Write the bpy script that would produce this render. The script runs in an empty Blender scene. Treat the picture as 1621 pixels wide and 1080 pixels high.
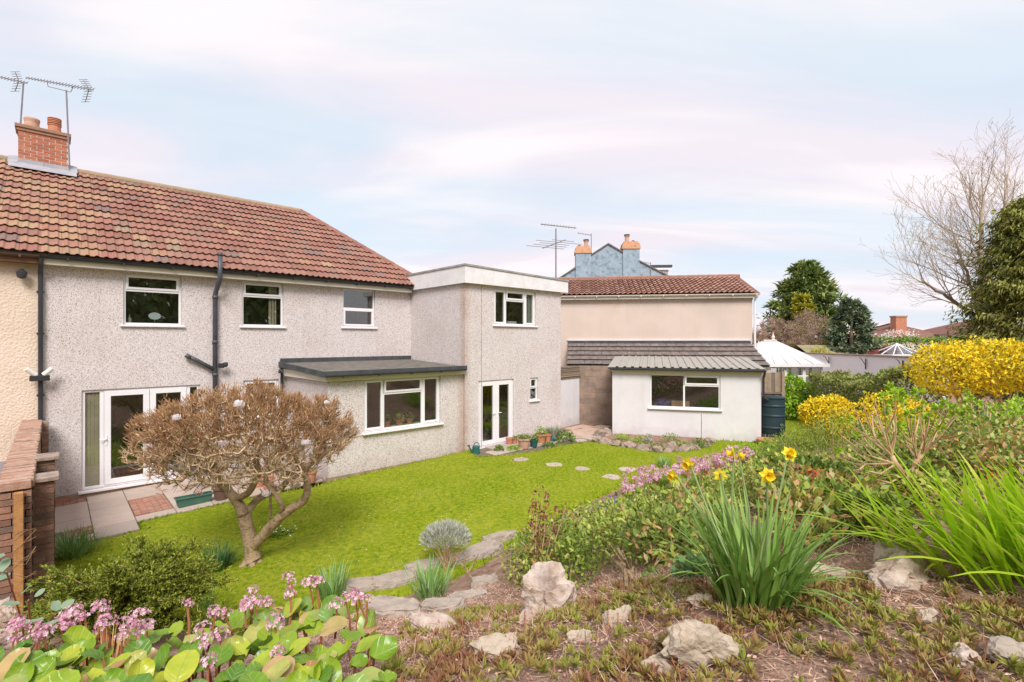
import bpy, bmesh, math, random
import numpy as np
from mathutils import Vector, Matrix

scene = bpy.context.scene
COL = scene.collection
RNG = np.random.default_rng(11)
RD = random.Random(11)

# ------------------------------------------------------------------ camera, sky, sun, exposure
HC = 3.2                      # camera height above the lawn
FPX, CX, CY = 780.0, 810.5, 541.0
cam_data = bpy.data.cameras.new('camera')
cam_data.sensor_width = 36.0
cam_data.lens = 36.0 * FPX / 1621.0
cam_data.shift_y = 1.0 / 1621.0
cam_data.clip_end = 1000.0
cam = bpy.data.objects.new('camera', cam_data)
COL.objects.link(cam)
cam.location = (0, 0, HC)
cam.rotation_euler = (math.radians(90), 0, 0)
scene.camera = cam

SUN_AZ = math.radians(172)    # compass style: from +y clockwise
SUN_EL = math.radians(46)
world = bpy.data.worlds.new('World')
scene.world = world
world.use_nodes = True
wn, wl = world.node_tree.nodes, world.node_tree.links
wn.clear()
w_out = wn.new('ShaderNodeOutputWorld')
w_bg = wn.new('ShaderNodeBackground')
w_bg.inputs['Strength'].default_value = 0.1
w_sky = wn.new('ShaderNodeTexSky')
w_sky.sky_type = 'NISHITA'
w_sky.sun_disc = False
w_sky.sun_elevation = SUN_EL
w_sky.sun_rotation = SUN_AZ
w_tc = wn.new('ShaderNodeTexCoord')
w_sep = wn.new('ShaderNodeSeparateXYZ')
wl.new(w_tc.outputs['Generated'], w_sep.inputs[0])
def w_math(op, a, b=None, clamp=False):
    n = wn.new('ShaderNodeMath'); n.operation = op; n.use_clamp = clamp
    for i, x in enumerate((a, b)):
        if x is None: continue
        if isinstance(x, (int, float)): n.inputs[i].default_value = x
        else: wl.new(x, n.inputs[i])
    return n.outputs[0]
# clouds lie on a high flat layer: direction / height gives their place on it
w_h = w_math('ADD', w_math('MAXIMUM', w_sep.outputs['Z'], 0.0), 0.16)
w_px = w_math('DIVIDE', w_sep.outputs['X'], w_h)
w_py = w_math('DIVIDE', w_sep.outputs['Y'], w_h)
w_comb = wn.new('ShaderNodeCombineXYZ')
wl.new(w_px, w_comb.inputs[0]); wl.new(w_py, w_comb.inputs[1])
w_map = wn.new('ShaderNodeMapping')
w_map.inputs['Rotation'].default_value = (0, 0, math.radians(-28))
w_map.inputs['Scale'].default_value = (0.34, 1.0, 1.0)
w_map.inputs['Location'].default_value = (1.3, 0.4, 0)
wl.new(w_comb.outputs[0], w_map.inputs[0])
w_n1 = wn.new('ShaderNodeTexNoise')
w_n1.inputs['Scale'].default_value = 1.3
w_n1.inputs['Detail'].default_value = 7
w_n1.inputs['Roughness'].default_value = 0.52
w_n1.inputs['Distortion'].default_value = 0.5
wl.new(w_map.outputs[0], w_n1.inputs['Vector'])
w_cov = wn.new('ShaderNodeMapRange')
w_cov.interpolation_type = 'SMOOTHSTEP'
w_cov.inputs['From Min'].default_value = 0.36
w_cov.inputs['From Max'].default_value = 0.62
w_cov.inputs['To Min'].default_value = 0.30
w_cov.inputs['To Max'].default_value = 1.0
wl.new(w_n1.outputs['Fac'], w_cov.inputs['Value'])
w_n2 = wn.new('ShaderNodeTexNoise')
w_n2.inputs['Scale'].default_value = 1.7
w_n2.inputs['Detail'].default_value = 7
w_n2.inputs['Distortion'].default_value = 0.8
wl.new(w_map.outputs[0], w_n2.inputs['Vector'])
w_cc = wn.new('ShaderNodeMixRGB')           # cloud colour: mauve grey to warm white
w_cc.inputs[1].default_value = (6.05, 5.6, 6.1, 1)
w_cc.inputs[2].default_value = (6.8, 6.35, 6.5, 1)
w_n2m = wn.new('ShaderNodeMapRange'); w_n2m.interpolation_type = 'SMOOTHSTEP'
w_n2m.inputs['From Min'].default_value = 0.40; w_n2m.inputs['From Max'].default_value = 0.60
wl.new(w_n2.outputs['Fac'], w_n2m.inputs['Value'])
wl.new(w_n2m.outputs[0], w_cc.inputs[0])
w_veil = wn.new('ShaderNodeMixRGB')         # thin high veil over the blue sky
w_veil.inputs[0].default_value = 0.85
w_veil.inputs[2].default_value = (4.6, 5.7, 6.5, 1)
wl.new(w_sky.outputs[0], w_veil.inputs[1])
w_mix = wn.new('ShaderNodeMixRGB')
wl.new(w_cov.outputs[0], w_mix.inputs[0])
wl.new(w_veil.outputs[0], w_mix.inputs[1])
wl.new(w_cc.outputs[0], w_mix.inputs[2])
wl.new(w_mix.outputs[0], w_bg.inputs['Color'])
wl.new(w_bg.outputs[0], w_out.inputs[0])

sun_data = bpy.data.lights.new('sun', 'SUN')
sun_data.energy = 2.6
sun_data.angle = math.radians(24)
sun_data.color = (1.0, 0.95, 0.92)
sun = bpy.data.objects.new('sun', sun_data)
COL.objects.link(sun)
sdir = Vector((math.sin(SUN_AZ) * math.cos(SUN_EL), math.cos(SUN_AZ) * math.cos(SUN_EL), math.sin(SUN_EL)))
sun.rotation_euler = (-sdir).to_track_quat('-Z', 'Y').to_euler()

scene.render.engine = 'CYCLES'
scene.view_settings.view_transform = 'Standard'
scene.view_settings.look = 'None'
scene.view_settings.exposure = 0.62
scene.view_settings.gamma = 1.0
scene.view_settings.use_curve_mapping = False
scene.cycles.use_denoising = True
scene.cycles.denoising_prefilter = 'NONE'
scene.cycles.use_adaptive_sampling = False
scene.cycles.max_bounces = 6
scene.cycles.diffuse_bounces = 3
scene.cycles.glossy_bounces = 3
scene.cycles.transparent_max_bounces = 8
scene.cycles.caustics_reflective = False
scene.cycles.caustics_refractive = False

# ------------------------------------------------------------------ helpers
def P(u, v, Z):
    """point of the place at distance Z ahead of the camera"""
    return Vector(((u - CX) / FPX * Z, Z, HC + (CY - v) / FPX * Z))

def tag(o, label=None, cat=None, group=None, kind=None):
    if label: o['label'] = label
    if cat: o['category'] = cat
    if group: o['group'] = group
    if kind: o['kind'] = kind
    return o

def thing(name, label, cat, loc=(0, 0, 0), rz=0.0, group=None):
    o = bpy.data.objects.new(name, None)
    o.empty_display_size = 0.1
    COL.objects.link(o)
    o.location = loc
    o.rotation_euler = (0, 0, rz)
    return tag(o, label, cat, group)

def link(name, me, parent=None, loc=None, rot=None, scale=None):
    o = bpy.data.objects.new(name, me)
    COL.objects.link(o)
    if parent is not None: o.parent = parent
    if loc is not None: o.location = loc
    if rot is not None: o.rotation_euler = rot
    if scale is not None: o.scale = scale if hasattr(scale, '__len__') else (scale,) * 3
    return o

class MB:
    def __init__(self):
        self.v = []; self.f = []
    def add(self, vs, fs):
        k = len(self.v)
        self.v.extend([tuple(p) for p in vs])
        self.f.extend([tuple(i + k for i in f) for f in fs])
        return self
    def quad(self, a, b, c, d): return self.add([a, b, c, d], [(0, 1, 2, 3)])
    def poly(self, pts): return self.add(pts, [tuple(range(len(pts)))])
    def box(self, x0, x1, y0, y1, z0, z1, M=None):
        vs = [Vector((x, y, z)) for z in (z0, z1) for y in (y0, y1) for x in (x0, x1)]
        if M is not None: vs = [M @ v for v in vs]
        return self.add(vs, [(0, 2, 3, 1), (4, 5, 7, 6), (0, 1, 5, 4), (2, 6, 7, 3), (0, 4, 6, 2), (1, 3, 7, 5)])
    def prism(self, poly, z0, z1):
        """vertical prism over a 2d polygon (ccw)"""
        n = len(poly)
        vs = [(x, y, z0) for x, y in poly] + [(x, y, z1) for x, y in poly]
        fs = [tuple(range(n - 1, -1, -1)), tuple(range(n, 2 * n))]
        fs += [(i, (i + 1) % n, n + (i + 1) % n, n + i) for i in range(n)]
        return self.add(vs, fs)
    def tube(self, pts, r, n=8, cap=True):
        pts = [Vector(p) for p in pts]
        rs = r if hasattr(r, '__len__') else [r] * len(pts)
        vs = []; fs = []
        ref = None
        for i, p in enumerate(pts):
            t = (pts[min(i + 1, len(pts) - 1)] - pts[max(i - 1, 0)])
            if t.length < 1e-9: t = Vector((0, 0, 1))
            t.normalize()
            if ref is None:
                ref = Vector((0, 0, 1)) if abs(t.z) < 0.9 else Vector((1, 0, 0))
            a = (ref - t * ref.dot(t))
            if a.length < 1e-6: a = t.orthogonal()
            a.normalize(); ref = a
            b = t.cross(a)
            for k in range(n):
                w = 2 * math.pi * k / n
                vs.append(p + (a * math.cos(w) + b * math.sin(w)) * rs[i])
        for i in range(len(pts) - 1):
            for k in range(n):
                k2 = (k + 1) % n
                fs.append((i * n + k, i * n + k2, (i + 1) * n + k2, (i + 1) * n + k))
        if cap:
            fs.append(tuple(range(n - 1, -1, -1)))
            m = (len(pts) - 1) * n
            fs.append(tuple(range(m, m + n)))
        return self.add(vs, fs)
    def lathe(self, prof, n=16, c=(0, 0, 0), cap0=True, cap1=True):
        vs = []; fs = []
        for r, z in prof:
            for k in range(n):
                w = 2 * math.pi * k / n
                vs.append((c[0] + r * math.cos(w), c[1] + r * math.sin(w), c[2] + z))
        for i in range(len(prof) - 1):
            for k in range(n):
                k2 = (k + 1) % n
                fs.append((i * n + k, i * n + k2, (i + 1) * n + k2, (i + 1) * n + k))
        if cap0: fs.append(tuple(range(n - 1, -1, -1)))
        if cap1:
            m = (len(prof) - 1) * n
            fs.append(tuple(range(m, m + n)))
        return self.add(vs, fs)
    def mesh(self, name, mat=None, smooth=False):
        me = bpy.data.meshes.new(name)
        me.from_pydata(self.v, [], self.f)
        if mat is not None: me.materials.append(mat)
        if smooth:
            me.polygons.foreach_set('use_smooth', [True] * len(me.polygons))
        me.update()
        return me
    def build(self, name, mat=None, parent=None, smooth=False, bevel=0.0, loc=None, rot=None):
        me = self.mesh(name, mat, smooth)
        if bevel > 0:
            bm = bmesh.new(); bm.from_mesh(me)
            bmesh.ops.bevel(bm, geom=list(bm.edges), offset=bevel, segments=1, affect='EDGES', clamp_overlap=True)
            bm.to_mesh(me); bm.free()
        return link(name, me, parent, loc, rot)

def np_mesh(name, verts, faces, mat, tint=None, smooth=False):
    verts = np.asarray(verts, np.float32); faces = np.asarray(faces, np.int32)
    nf, k = faces.shape
    me = bpy.data.meshes.new(name)
    me.vertices.add(len(verts)); me.vertices.foreach_set('co', verts.ravel())
    me.loops.add(nf * k); me.loops.foreach_set('vertex_index', faces.ravel())
    me.polygons.add(nf)
    me.polygons.foreach_set('loop_start', np.arange(0, nf * k, k, dtype=np.int32))
    me.polygons.foreach_set('loop_total', np.full(nf, k, np.int32))
    if smooth: me.polygons.foreach_set('use_smooth', np.ones(nf, bool))
    if tint is not None:
        a = me.attributes.new('tint', 'FLOAT', 'FACE')
        a.data.foreach_set('value', np.asarray(tint, np.float32))
    me.materials.append(mat)
    me.update(calc_edges=True)
    return me

def norm(a):
    return a / np.maximum(np.linalg.norm(a, axis=-1, keepdims=True), 1e-9)

def leaf_arrays(pos, dirv, nrm, L, W, fold=0.15, droop=0.0):
    """one folded four-corner leaf per row"""
    pos = np.asarray(pos, float); n = len(pos)
    d = norm(np.asarray(dirv, float)); nn = np.asarray(nrm, float)
    nn = norm(nn - d * np.sum(nn * d, 1, keepdims=True))
    s = np.cross(d, nn)
    L = np.broadcast_to(L, (n,))[:, None]; W = np.broadcast_to(W, (n,))[:, None]
    a = pos
    m = pos + d * L * 0.45
    b = m + s * W * 0.5 + nn * W * fold
    c = pos + d * L - nn * L * droop
    e = m - s * W * 0.5 + nn * W * fold
    v = np.stack([a, b, c, e], 1).reshape(-1, 3)
    f = np.arange(4 * n).reshape(n, 4)
    return v, f

_FIELD = [RNG.random((64, 64)) for _ in range(4)]
def field(x, y, size=1.0, octaves=4):
    """smooth random patches 0..1 (value noise)"""
    x = np.asarray(x, float); y = np.asarray(y, float); tot = 0; amp = 1; acc = np.zeros(x.shape)
    for o in range(octaves):
        g = _FIELD[o % 4]; u = x / size * 2 ** o + 17.3 * o; v = y / size * 2 ** o + 9.1 * o
        i = np.floor(u).astype(int); j = np.floor(v).astype(int); fu = u - i; fv = v - j
        fu = fu * fu * (3 - 2 * fu); fv = fv * fv * (3 - 2 * fv)
        a = g[i % 64, j % 64] * (1 - fu) + g[(i + 1) % 64, j % 64] * fu; b = g[i % 64, (j + 1) % 64] * (1 - fu) + g[(i + 1) % 64, (j + 1) % 64] * fu
        acc += amp * (a * (1 - fv) + b * fv); tot += amp; amp *= .6
    return acc / tot

def rand_dirs(n, up=0.0):
    v = RNG.normal(size=(n, 3)); v[:, 2] += up
    return norm(v)

def leaves(name, pos, dirv, nrm, L, W, mat, parent=None, tint=None, fold=0.15, droop=0.0):
    v, f = leaf_arrays(pos, dirv, nrm, L, W, fold, droop)
    if tint is None: tint = RNG.random(len(f))
    return link(name, np_mesh(name, v, f, mat, tint), parent)

def blade_arrays(base, az, lean, curl, L, W, segs=4):
    """arching ribbons: lean = start angle from vertical, curl = added along the length"""
    base = np.asarray(base, float); n = len(base)
    az, lean, curl, L, W = [np.broadcast_to(np.asarray(x, float), (n,)) for x in (az, lean, curl, L, W)]
    h = np.stack([np.cos(az), np.sin(az), np.zeros(n)], 1)
    side = np.stack([-np.sin(az), np.cos(az), np.zeros(n)], 1)
    p = base.copy(); rows = []
    for i in range(segs + 1):
        t = i / segs
        w = W * (0.75 + 0.9 * t - 1.6 * t * t) * 0.5
        w = np.maximum(w, 0.0008)
        rows.append(np.stack([p - side * w[:, None], p + side * w[:, None]], 1))
        ang = lean + curl * (t ** 1.3)
        p = p + (h * np.sin(ang)[:, None] + np.array([0, 0, 1.0]) * np.cos(ang)[:, None]) * (L / segs)[:, None]
    V = np.stack(rows, 1)                      # n, segs+1, 2, 3
    m = (segs + 1) * 2
    f = []
    for i in range(segs):
        f.append([2 * i, 2 * i + 1, 2 * i + 3, 2 * i + 2])
    f = np.array(f)
    F = (f[None] + (np.arange(n) * m)[:, None, None]).reshape(-1, 4)
    return V.reshape(-1, 3), F, np.repeat(np.arange(n), segs)

def blades(name, base, az, lean, curl, L, W, mat, parent=None, segs=4, tint=None):
    v, f, idx = blade_arrays(base, az, lean, curl, L, W, segs)
    if tint is None: tint = RNG.random(len(base))
    return link(name, np_mesh(name, v, f, mat, np.asarray(tint)[idx]), parent)

def edge_tubes(A, B, ra, rb, sides=4):
    """one tapered prism per row"""
    A = np.asarray(A, float); B = np.asarray(B, float); n = len(A)
    t = norm(B - A)
    ref = np.where(np.abs(t[:, 2:3]) < 0.9, np.array([[0, 0, 1.0]]), np.array([[1.0, 0, 0]]))
    a = norm(np.cross(t, ref)); b = np.cross(t, a)
    ra = np.broadcast_to(ra, (n,)); rb = np.broadcast_to(rb, (n,))
    V = []
    for p, r in ((A, ra), (B, rb)):
        for k in range(sides):
            w = 2 * math.pi * k / sides
            V.append(p + (a * math.cos(w) + b * math.sin(w)) * r[:, None])
    V = np.stack(V, 1).reshape(-1, 3)
    f = np.array([[k, (k + 1) % sides, sides + (k + 1) % sides, sides + k] for k in range(sides)])
    F = (f[None] + (np.arange(n) * 2 * sides)[:, None, None]).reshape(-1, 4)
    return V, F

def colonize(attr, nodes, parents, step, di, dk, iters=80, jitter=0.15):
    """space colonisation growth; returns nodes, parents"""
    nodes = [np.array(p, float) for p in nodes]; parents = list(parents)
    attr = np.asarray(attr, float)
    N = np.array(nodes)
    D = np.linalg.norm(attr[:, None] - N[None], axis=2)
    near = D.argmin(1); dist = D.min(1)
    alive = np.ones(len(attr), bool)
    grown = {}
    for it in range(iters):
        ok = alive & (dist < di)
        if not ok.any(): break
        acc = {}
        idx = np.nonzero(ok)[0]
        N = np.array(nodes)
        dv = norm(attr[idx] - N[near[idx]])
        sums = np.zeros((len(nodes), 3)); np.add.at(sums, near[idx], dv)
        src = np.unique(near[idx])
        new = []
        for s in src:
            if grown.get(s, 0) > 3: continue
            d = sums[s]; l = np.linalg.norm(d)
            if l < 1e-6: d = RNG.normal(size=3); l = np.linalg.norm(d)
            d = d / l + RNG.normal(size=3) * jitter
            d /= np.linalg.norm(d)
            new.append((s, N[s] + d * step)); grown[s] = grown.get(s, 0) + 1
        if not new: break
        k0 = len(nodes)
        for s, p in new:
            nodes.append(p); parents.append(int(s))
        M = np.array([p for _, p in new])
        D = np.linalg.norm(attr[:, None] - M[None], axis=2)
        j = D.argmin(1); dj = D.min(1)
        better = dj < dist
        near[better] = j[better] + k0; dist[better] = dj[better]
        alive &= dist > dk
    return np.array(nodes), np.array(parents)

def pipe_radii(parents, tip, e=2.3, given=None):
    n = len(parents); acc = np.zeros(n)
    r = np.zeros(n)
    for i in range(n - 1, -1, -1):
        r[i] = tip if acc[i] == 0 else acc[i] ** (1 / e)
        if parents[i] >= 0: acc[parents[i]] += r[i] ** e
    return r

# ------------------------------------------------------------------ materials
def new_mat(name):
    m = bpy.data.materials.new(name); m.use_nodes = True
    nt = m.node_tree; nt.nodes.clear()
    return m, nt.nodes, nt.links

def rgba(c): return (c[0], c[1], c[2], 1.0)

def ramp_node(nodes, stops):
    r = nodes.new('ShaderNodeValToRGB')
    el = r.color_ramp.elements
    while len(el) > 1: el.remove(el[-1])
    el[0].position = stops[0][0]; el[0].color = rgba(stops[0][1])
    for p, c in stops[1:]:
        e = el.new(p); e.color = rgba(c)
    return r

def even(cols): return [(i / max(1, len(cols) - 1), c) for i, c in enumerate(cols)]

def streaks(N, Lk, geo, col, amt, low=0.42, tone=(0.50, 0.42, 0.36)):
    """rain streaks that run down a wall and a dirty splash zone above the ground"""
    mp = N.new('ShaderNodeMapping'); mp.inputs['Scale'].default_value = (5.0, 5.0, 0.35)
    Lk.new(geo.outputs['Position'], mp.inputs[0])
    n = N.new('ShaderNodeTexNoise'); n.inputs['Scale'].default_value = 1.0; n.inputs['Detail'].default_value = 5
    Lk.new(mp.outputs[0], n.inputs['Vector'])
    mr = N.new('ShaderNodeMapRange'); mr.inputs[1].default_value = .5; mr.inputs[2].default_value = .78; mr.inputs[4].default_value = amt
    Lk.new(n.outputs['Fac'], mr.inputs[0])
    sp = N.new('ShaderNodeSeparateXYZ'); Lk.new(geo.outputs['Position'], sp.inputs[0])
    n2 = N.new('ShaderNodeTexNoise'); n2.inputs['Scale'].default_value = 4.0; n2.inputs['Detail'].default_value = 6
    Lk.new(geo.outputs['Position'], n2.inputs['Vector'])
    ad = N.new('ShaderNodeMath'); ad.operation = 'MULTIPLY_ADD'; ad.inputs[1].default_value = -.9; Lk.new(n2.outputs['Fac'], ad.inputs[0]); Lk.new(sp.outputs[2], ad.inputs[2])
    lo = N.new('ShaderNodeMapRange'); lo.inputs[1].default_value = -.35; lo.inputs[2].default_value = low - .35; lo.inputs[3].default_value = .35; lo.inputs[4].default_value = 0
    Lk.new(ad.outputs[0], lo.inputs[0])
    mx2 = N.new('ShaderNodeMath'); mx2.operation = 'MAXIMUM'; Lk.new(mr.outputs[0], mx2.inputs[0]); Lk.new(lo.outputs[0], mx2.inputs[1])
    mm = N.new('ShaderNodeMixRGB'); mm.blend_type = 'MULTIPLY'; mm.inputs[2].default_value = (*tone, 1)
    Lk.new(mx2.outputs[0], mm.inputs[0]); Lk.new(col, mm.inputs[1])
    return mm.outputs[0]

def mat(name, cols, src='noise', scale=6.0, detail=5, rough=0.7, spec=0.3, transl=0.0,
        bump=0.0, bscale=None, bdist=0.01, mottle=0.0, mscale=3.0, metal=0.0, mcol=None, streak=0.0):
    """src: noise (position), obj (one value per object), tint (one value per leaf)"""
    m, N, Lk = new_mat(name)
    out = N.new('ShaderNodeOutputMaterial')
    geo = N.new('ShaderNodeNewGeometry')
    if len(cols) == 1: cols = [cols[0], tuple(c * 0.88 for c in cols[0])]
    r = ramp_node(N, cols if isinstance(cols[0][1], tuple) else even(cols))
    if src == 'noise':
        n = N.new('ShaderNodeTexNoise'); n.inputs['Scale'].default_value = scale; n.inputs['Detail'].default_value = detail
        Lk.new(geo.outputs['Position'], n.inputs['Vector'])
        mr = N.new('ShaderNodeMapRange'); mr.inputs[1].default_value = 0.3; mr.inputs[2].default_value = 0.7
        Lk.new(n.outputs['Fac'], mr.inputs[0]); Lk.new(mr.outputs[0], r.inputs[0])
    elif src == 'obj':
        n = N.new('ShaderNodeObjectInfo'); Lk.new(n.outputs['Random'], r.inputs[0])
    else:
        n = N.new('ShaderNodeAttribute'); n.attribute_name = 'tint'; Lk.new(n.outputs['Fac'], r.inputs[0])
    col = r.outputs[0]
    if mottle > 0:
        n2 = N.new('ShaderNodeTexNoise'); n2.inputs['Scale'].default_value = mscale; n2.inputs['Detail'].default_value = 6
        n2.inputs['Roughness'].default_value = 0.65
        Lk.new(geo.outputs['Position'], n2.inputs['Vector'])
        mr2 = N.new('ShaderNodeMapRange'); mr2.inputs[1].default_value = 0.42; mr2.inputs[2].default_value = 0.68
        mr2.inputs[4].default_value = mottle
        Lk.new(n2.outputs['Fac'], mr2.inputs[0])
        mx = N.new('ShaderNodeMixRGB')
        mx.blend_type = 'MIX' if mcol else 'MULTIPLY'
        Lk.new(mr2.outputs[0], mx.inputs[0]); Lk.new(col, mx.inputs[1])
        mx.inputs[2].default_value = rgba(mcol) if mcol else (0.35, 0.33, 0.3, 1)
        col = mx.outputs[0]
    if streak > 0: col = streaks(N, Lk, geo, col, streak)
    b = N.new('ShaderNodeBsdfPrincipled')
    b.inputs['Roughness'].default_value = rough
    b.inputs['Specular IOR Level'].default_value = spec
    b.inputs['Metallic'].default_value = metal
    Lk.new(col, b.inputs['Base Color'])
    if bump > 0:
        bn = N.new('ShaderNodeTexNoise'); bn.inputs['Scale'].default_value = bscale or scale * 6
        bn.inputs['Detail'].default_value = 6
        Lk.new(geo.outputs['Position'], bn.inputs['Vector'])
        bp = N.new('ShaderNodeBump'); bp.inputs['Strength'].default_value = bump; bp.inputs['Distance'].default_value = bdist
        Lk.new(bn.outputs['Fac'], bp.inputs['Height']); Lk.new(bp.outputs[0], b.inputs['Normal'])
    sh = b.outputs[0]
    if transl > 0:
        t = N.new('ShaderNodeBsdfTranslucent'); Lk.new(col, t.inputs['Color'])
        ms = N.new('ShaderNodeMixShader'); ms.inputs[0].default_value = transl
        Lk.new(sh, ms.inputs[1]); Lk.new(t.outputs[0], ms.inputs[2]); sh = ms.outputs[0]
    Lk.new(sh, out.inputs['Surface'])
    return m

def mat_pebble(name, base, dark, light, stain, cell=95.0, dark_share=0.13):
    """roughcast: every stone its own tone, raised from the mortar, damp stains above"""
    m, N, Lk = new_mat(name)
    out = N.new('ShaderNodeOutputMaterial'); geo = N.new('ShaderNodeNewGeometry')
    vo = N.new('ShaderNodeTexVoronoi'); vo.inputs['Scale'].default_value = cell
    Lk.new(geo.outputs['Position'], vo.inputs['Vector'])
    sp = N.new('ShaderNodeSeparateColor'); Lk.new(vo.outputs['Color'], sp.inputs[0])
    r = ramp_node(N, [(0, dark), (dark_share, tuple(a * .6 + b * .4 for a, b in zip(dark, base))), (dark_share + .1, base), (0.8, base), (1, light)])
    Lk.new(sp.outputs[0], r.inputs[0])
    n = N.new('ShaderNodeTexNoise'); n.inputs['Scale'].default_value = 0.9; n.inputs['Detail'].default_value = 6
    Lk.new(geo.outputs['Position'], n.inputs['Vector'])
    mr = N.new('ShaderNodeMapRange'); mr.inputs[1].default_value = 0.48; mr.inputs[2].default_value = 0.75; mr.inputs[4].default_value = 0.45
    Lk.new(n.outputs['Fac'], mr.inputs[0])
    mx = N.new('ShaderNodeMixRGB'); mx.blend_type = 'MULTIPLY'; mx.inputs[2].default_value = rgba(stain)
    Lk.new(mr.outputs[0], mx.inputs[0]); Lk.new(r.outputs[0], mx.inputs[1])
    col = streaks(N, Lk, geo, mx.outputs[0], .16, tone=(0.66, 0.56, 0.50))
    # rust coloured stain down the inner corner between the low room and the extension
    vd = N.new('ShaderNodeVectorMath'); vd.operation = 'DISTANCE'; fl = N.new('ShaderNodeVectorMath'); fl.operation = 'MULTIPLY'
    fl.inputs[1].default_value = (1, 1, 0); Lk.new(geo.outputs['Position'], fl.inputs[0]); Lk.new(fl.outputs[0], vd.inputs[0]); vd.inputs[1].default_value = (-1.37, 13.86, 0)
    sr = N.new('ShaderNodeMapRange'); sr.inputs[1].default_value = .04; sr.inputs[2].default_value = .26; sr.inputs[3].default_value = .75; sr.inputs[4].default_value = 0
    Lk.new(vd.outputs['Value'], sr.inputs[0])
    sm_ = N.new('ShaderNodeMath'); sm_.operation = 'MULTIPLY'; Lk.new(sr.outputs[0], sm_.inputs[0]); Lk.new(n.outputs['Fac'], sm_.inputs[1])
    st_ = N.new('ShaderNodeMixRGB'); st_.blend_type = 'MULTIPLY'; st_.inputs[2].default_value = (0.62, 0.36, 0.22, 1)
    Lk.new(sm_.outputs[0], st_.inputs[0]); Lk.new(col, st_.inputs[1])
    b = N.new('ShaderNodeBsdfPrincipled'); b.inputs['Roughness'].default_value = 0.9; b.inputs['Specular IOR Level'].default_value = 0.15
    Lk.new(st_.outputs[0], b.inputs['Base Color'])
    bp = N.new('ShaderNodeBump'); bp.invert = True; bp.inputs['Strength'].default_value = 0.5; bp.inputs['Distance'].default_value = 0.012
    Lk.new(vo.outputs['Distance'], bp.inputs['Height']); Lk.new(bp.outputs[0], b.inputs['Normal'])
    Lk.new(b.outputs[0], out.inputs[0])
    return m

def mat_glass(name, refl=0.13, tint=(0.86, 0.89, 0.87)):
    m, N, Lk = new_mat(name)
    out = N.new('ShaderNodeOutputMaterial')
    geo = N.new('ShaderNodeNewGeometry')
    def m2(op, x, y=None):
        n = N.new('ShaderNodeMath'); n.operation = op
        for i, q in enumerate((x, y)):
            if q is None: continue
            if isinstance(q, (int, float)): n.inputs[i].default_value = q
            else: Lk.new(q, n.inputs[i])
        return n.outputs[0]
    dt = N.new('ShaderNodeVectorMath'); dt.operation = 'DOT_PRODUCT'
    Lk.new(geo.outputs['Normal'], dt.inputs[0]); Lk.new(geo.outputs['Incoming'], dt.inputs[1])
    c = m2('SUBTRACT', 1.0, m2('ABSOLUTE', dt.outputs['Value']))
    fac = m2('ADD', m2('MULTIPLY', m2('POWER', c, 5.0), .9), refl)      # one face of the pane
    class _o: pass
    ma = _o(); ma.outputs = [fac]
    tr = N.new('ShaderNodeBsdfTransparent'); tr.inputs[0].default_value = rgba(tint)
    gl = N.new('ShaderNodeBsdfGlossy'); gl.inputs['Roughness'].default_value = 0.012
    ms = N.new('ShaderNodeMixShader')
    Lk.new(ma.outputs[0], ms.inputs[0]); Lk.new(tr.outputs[0], ms.inputs[1]); Lk.new(gl.outputs[0], ms.inputs[2])
    Lk.new(ms.outputs[0], out.inputs[0])
    return m

M = {}
M['pebble'] = mat_pebble('roughcast', (0.70, 0.638, 0.62), (0.22, 0.165, 0.15), (0.92, 0.81, 0.82), (0.84, 0.76, 0.71))
M['cream_render'] = mat('cream_render', [(0.80, 0.66, 0.53), (0.72, 0.58, 0.46)], scale=1.2, rough=0.9, bump=0.8, bscale=24, bdist=0.03, streak=.08)
M['peach_render'] = mat('peach_render', [(0.60, 0.49, 0.40), (0.65, 0.53, 0.455), (0.57, 0.48, 0.41)], scale=0.55, rough=0.9, bump=0.3, bscale=20, mottle=0.35, mscale=0.8, mcol=(0.58, 0.47, 0.40), streak=.07)
M['white_render'] = mat('white_render', [(0.74, 0.725, 0.74), (0.69, 0.675, 0.69)], scale=1.5, rough=0.85, bump=0.25, bscale=12, mottle=0.3, mscale=1.6, mcol=(0.60, 0.55, 0.52), streak=.10)
M['blue_render'] = mat('blue_render', [(0.20, 0.285, 0.35), (0.29, 0.38, 0.44), (0.13, 0.185, 0.24)], scale=3.2, detail=9, rough=0.9, mottle=0.6, mscale=2.5, mcol=(0.42, 0.48, 0.52))
M['upvc'] = mat('white_upvc', [(0.84, 0.82, 0.83), (0.80, 0.78, 0.79)], scale=2, rough=0.35, spec=0.4)
M['fascia'] = mat('white_fascia', [(0.82, 0.80, 0.81), (0.78, 0.76, 0.77)], scale=2.5, rough=0.5, mottle=0.3, mscale=3.5, mcol=(0.50, 0.46, 0.42))
M['cream_paint'] = mat('cream_paint', [(0.78, 0.72, 0.62), (0.72, 0.66, 0.56)], scale=2, rough=0.5)
M['black_plastic'] = mat('black_plastic', [(0.030, 0.030, 0.034), (0.05, 0.05, 0.055)], scale=4, rough=0.4, spec=0.4)
M['grey_pipe'] = mat('slate_grey_pipe', [(0.085, 0.09, 0.105), (0.06, 0.062, 0.07)], scale=4, rough=0.45, spec=0.4)
M['felt'] = mat('roof_felt', [(0.10, 0.095, 0.09), (0.20, 0.18, 0.15)], scale=5, rough=0.9, bump=0.5, bscale=60, mottle=0.4, mscale=8, mcol=(0.28, 0.24, 0.19))
M['felt_edge'] = mat('felt_edge', [(0.05, 0.055, 0.06), (0.09, 0.095, 0.10)], scale=4, rough=0.7)
M['lead'] = mat('lead_flashing', [(0.42, 0.41, 0.44), (0.32, 0.31, 0.34)], scale=5, rough=0.55, spec=0.4)
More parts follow.
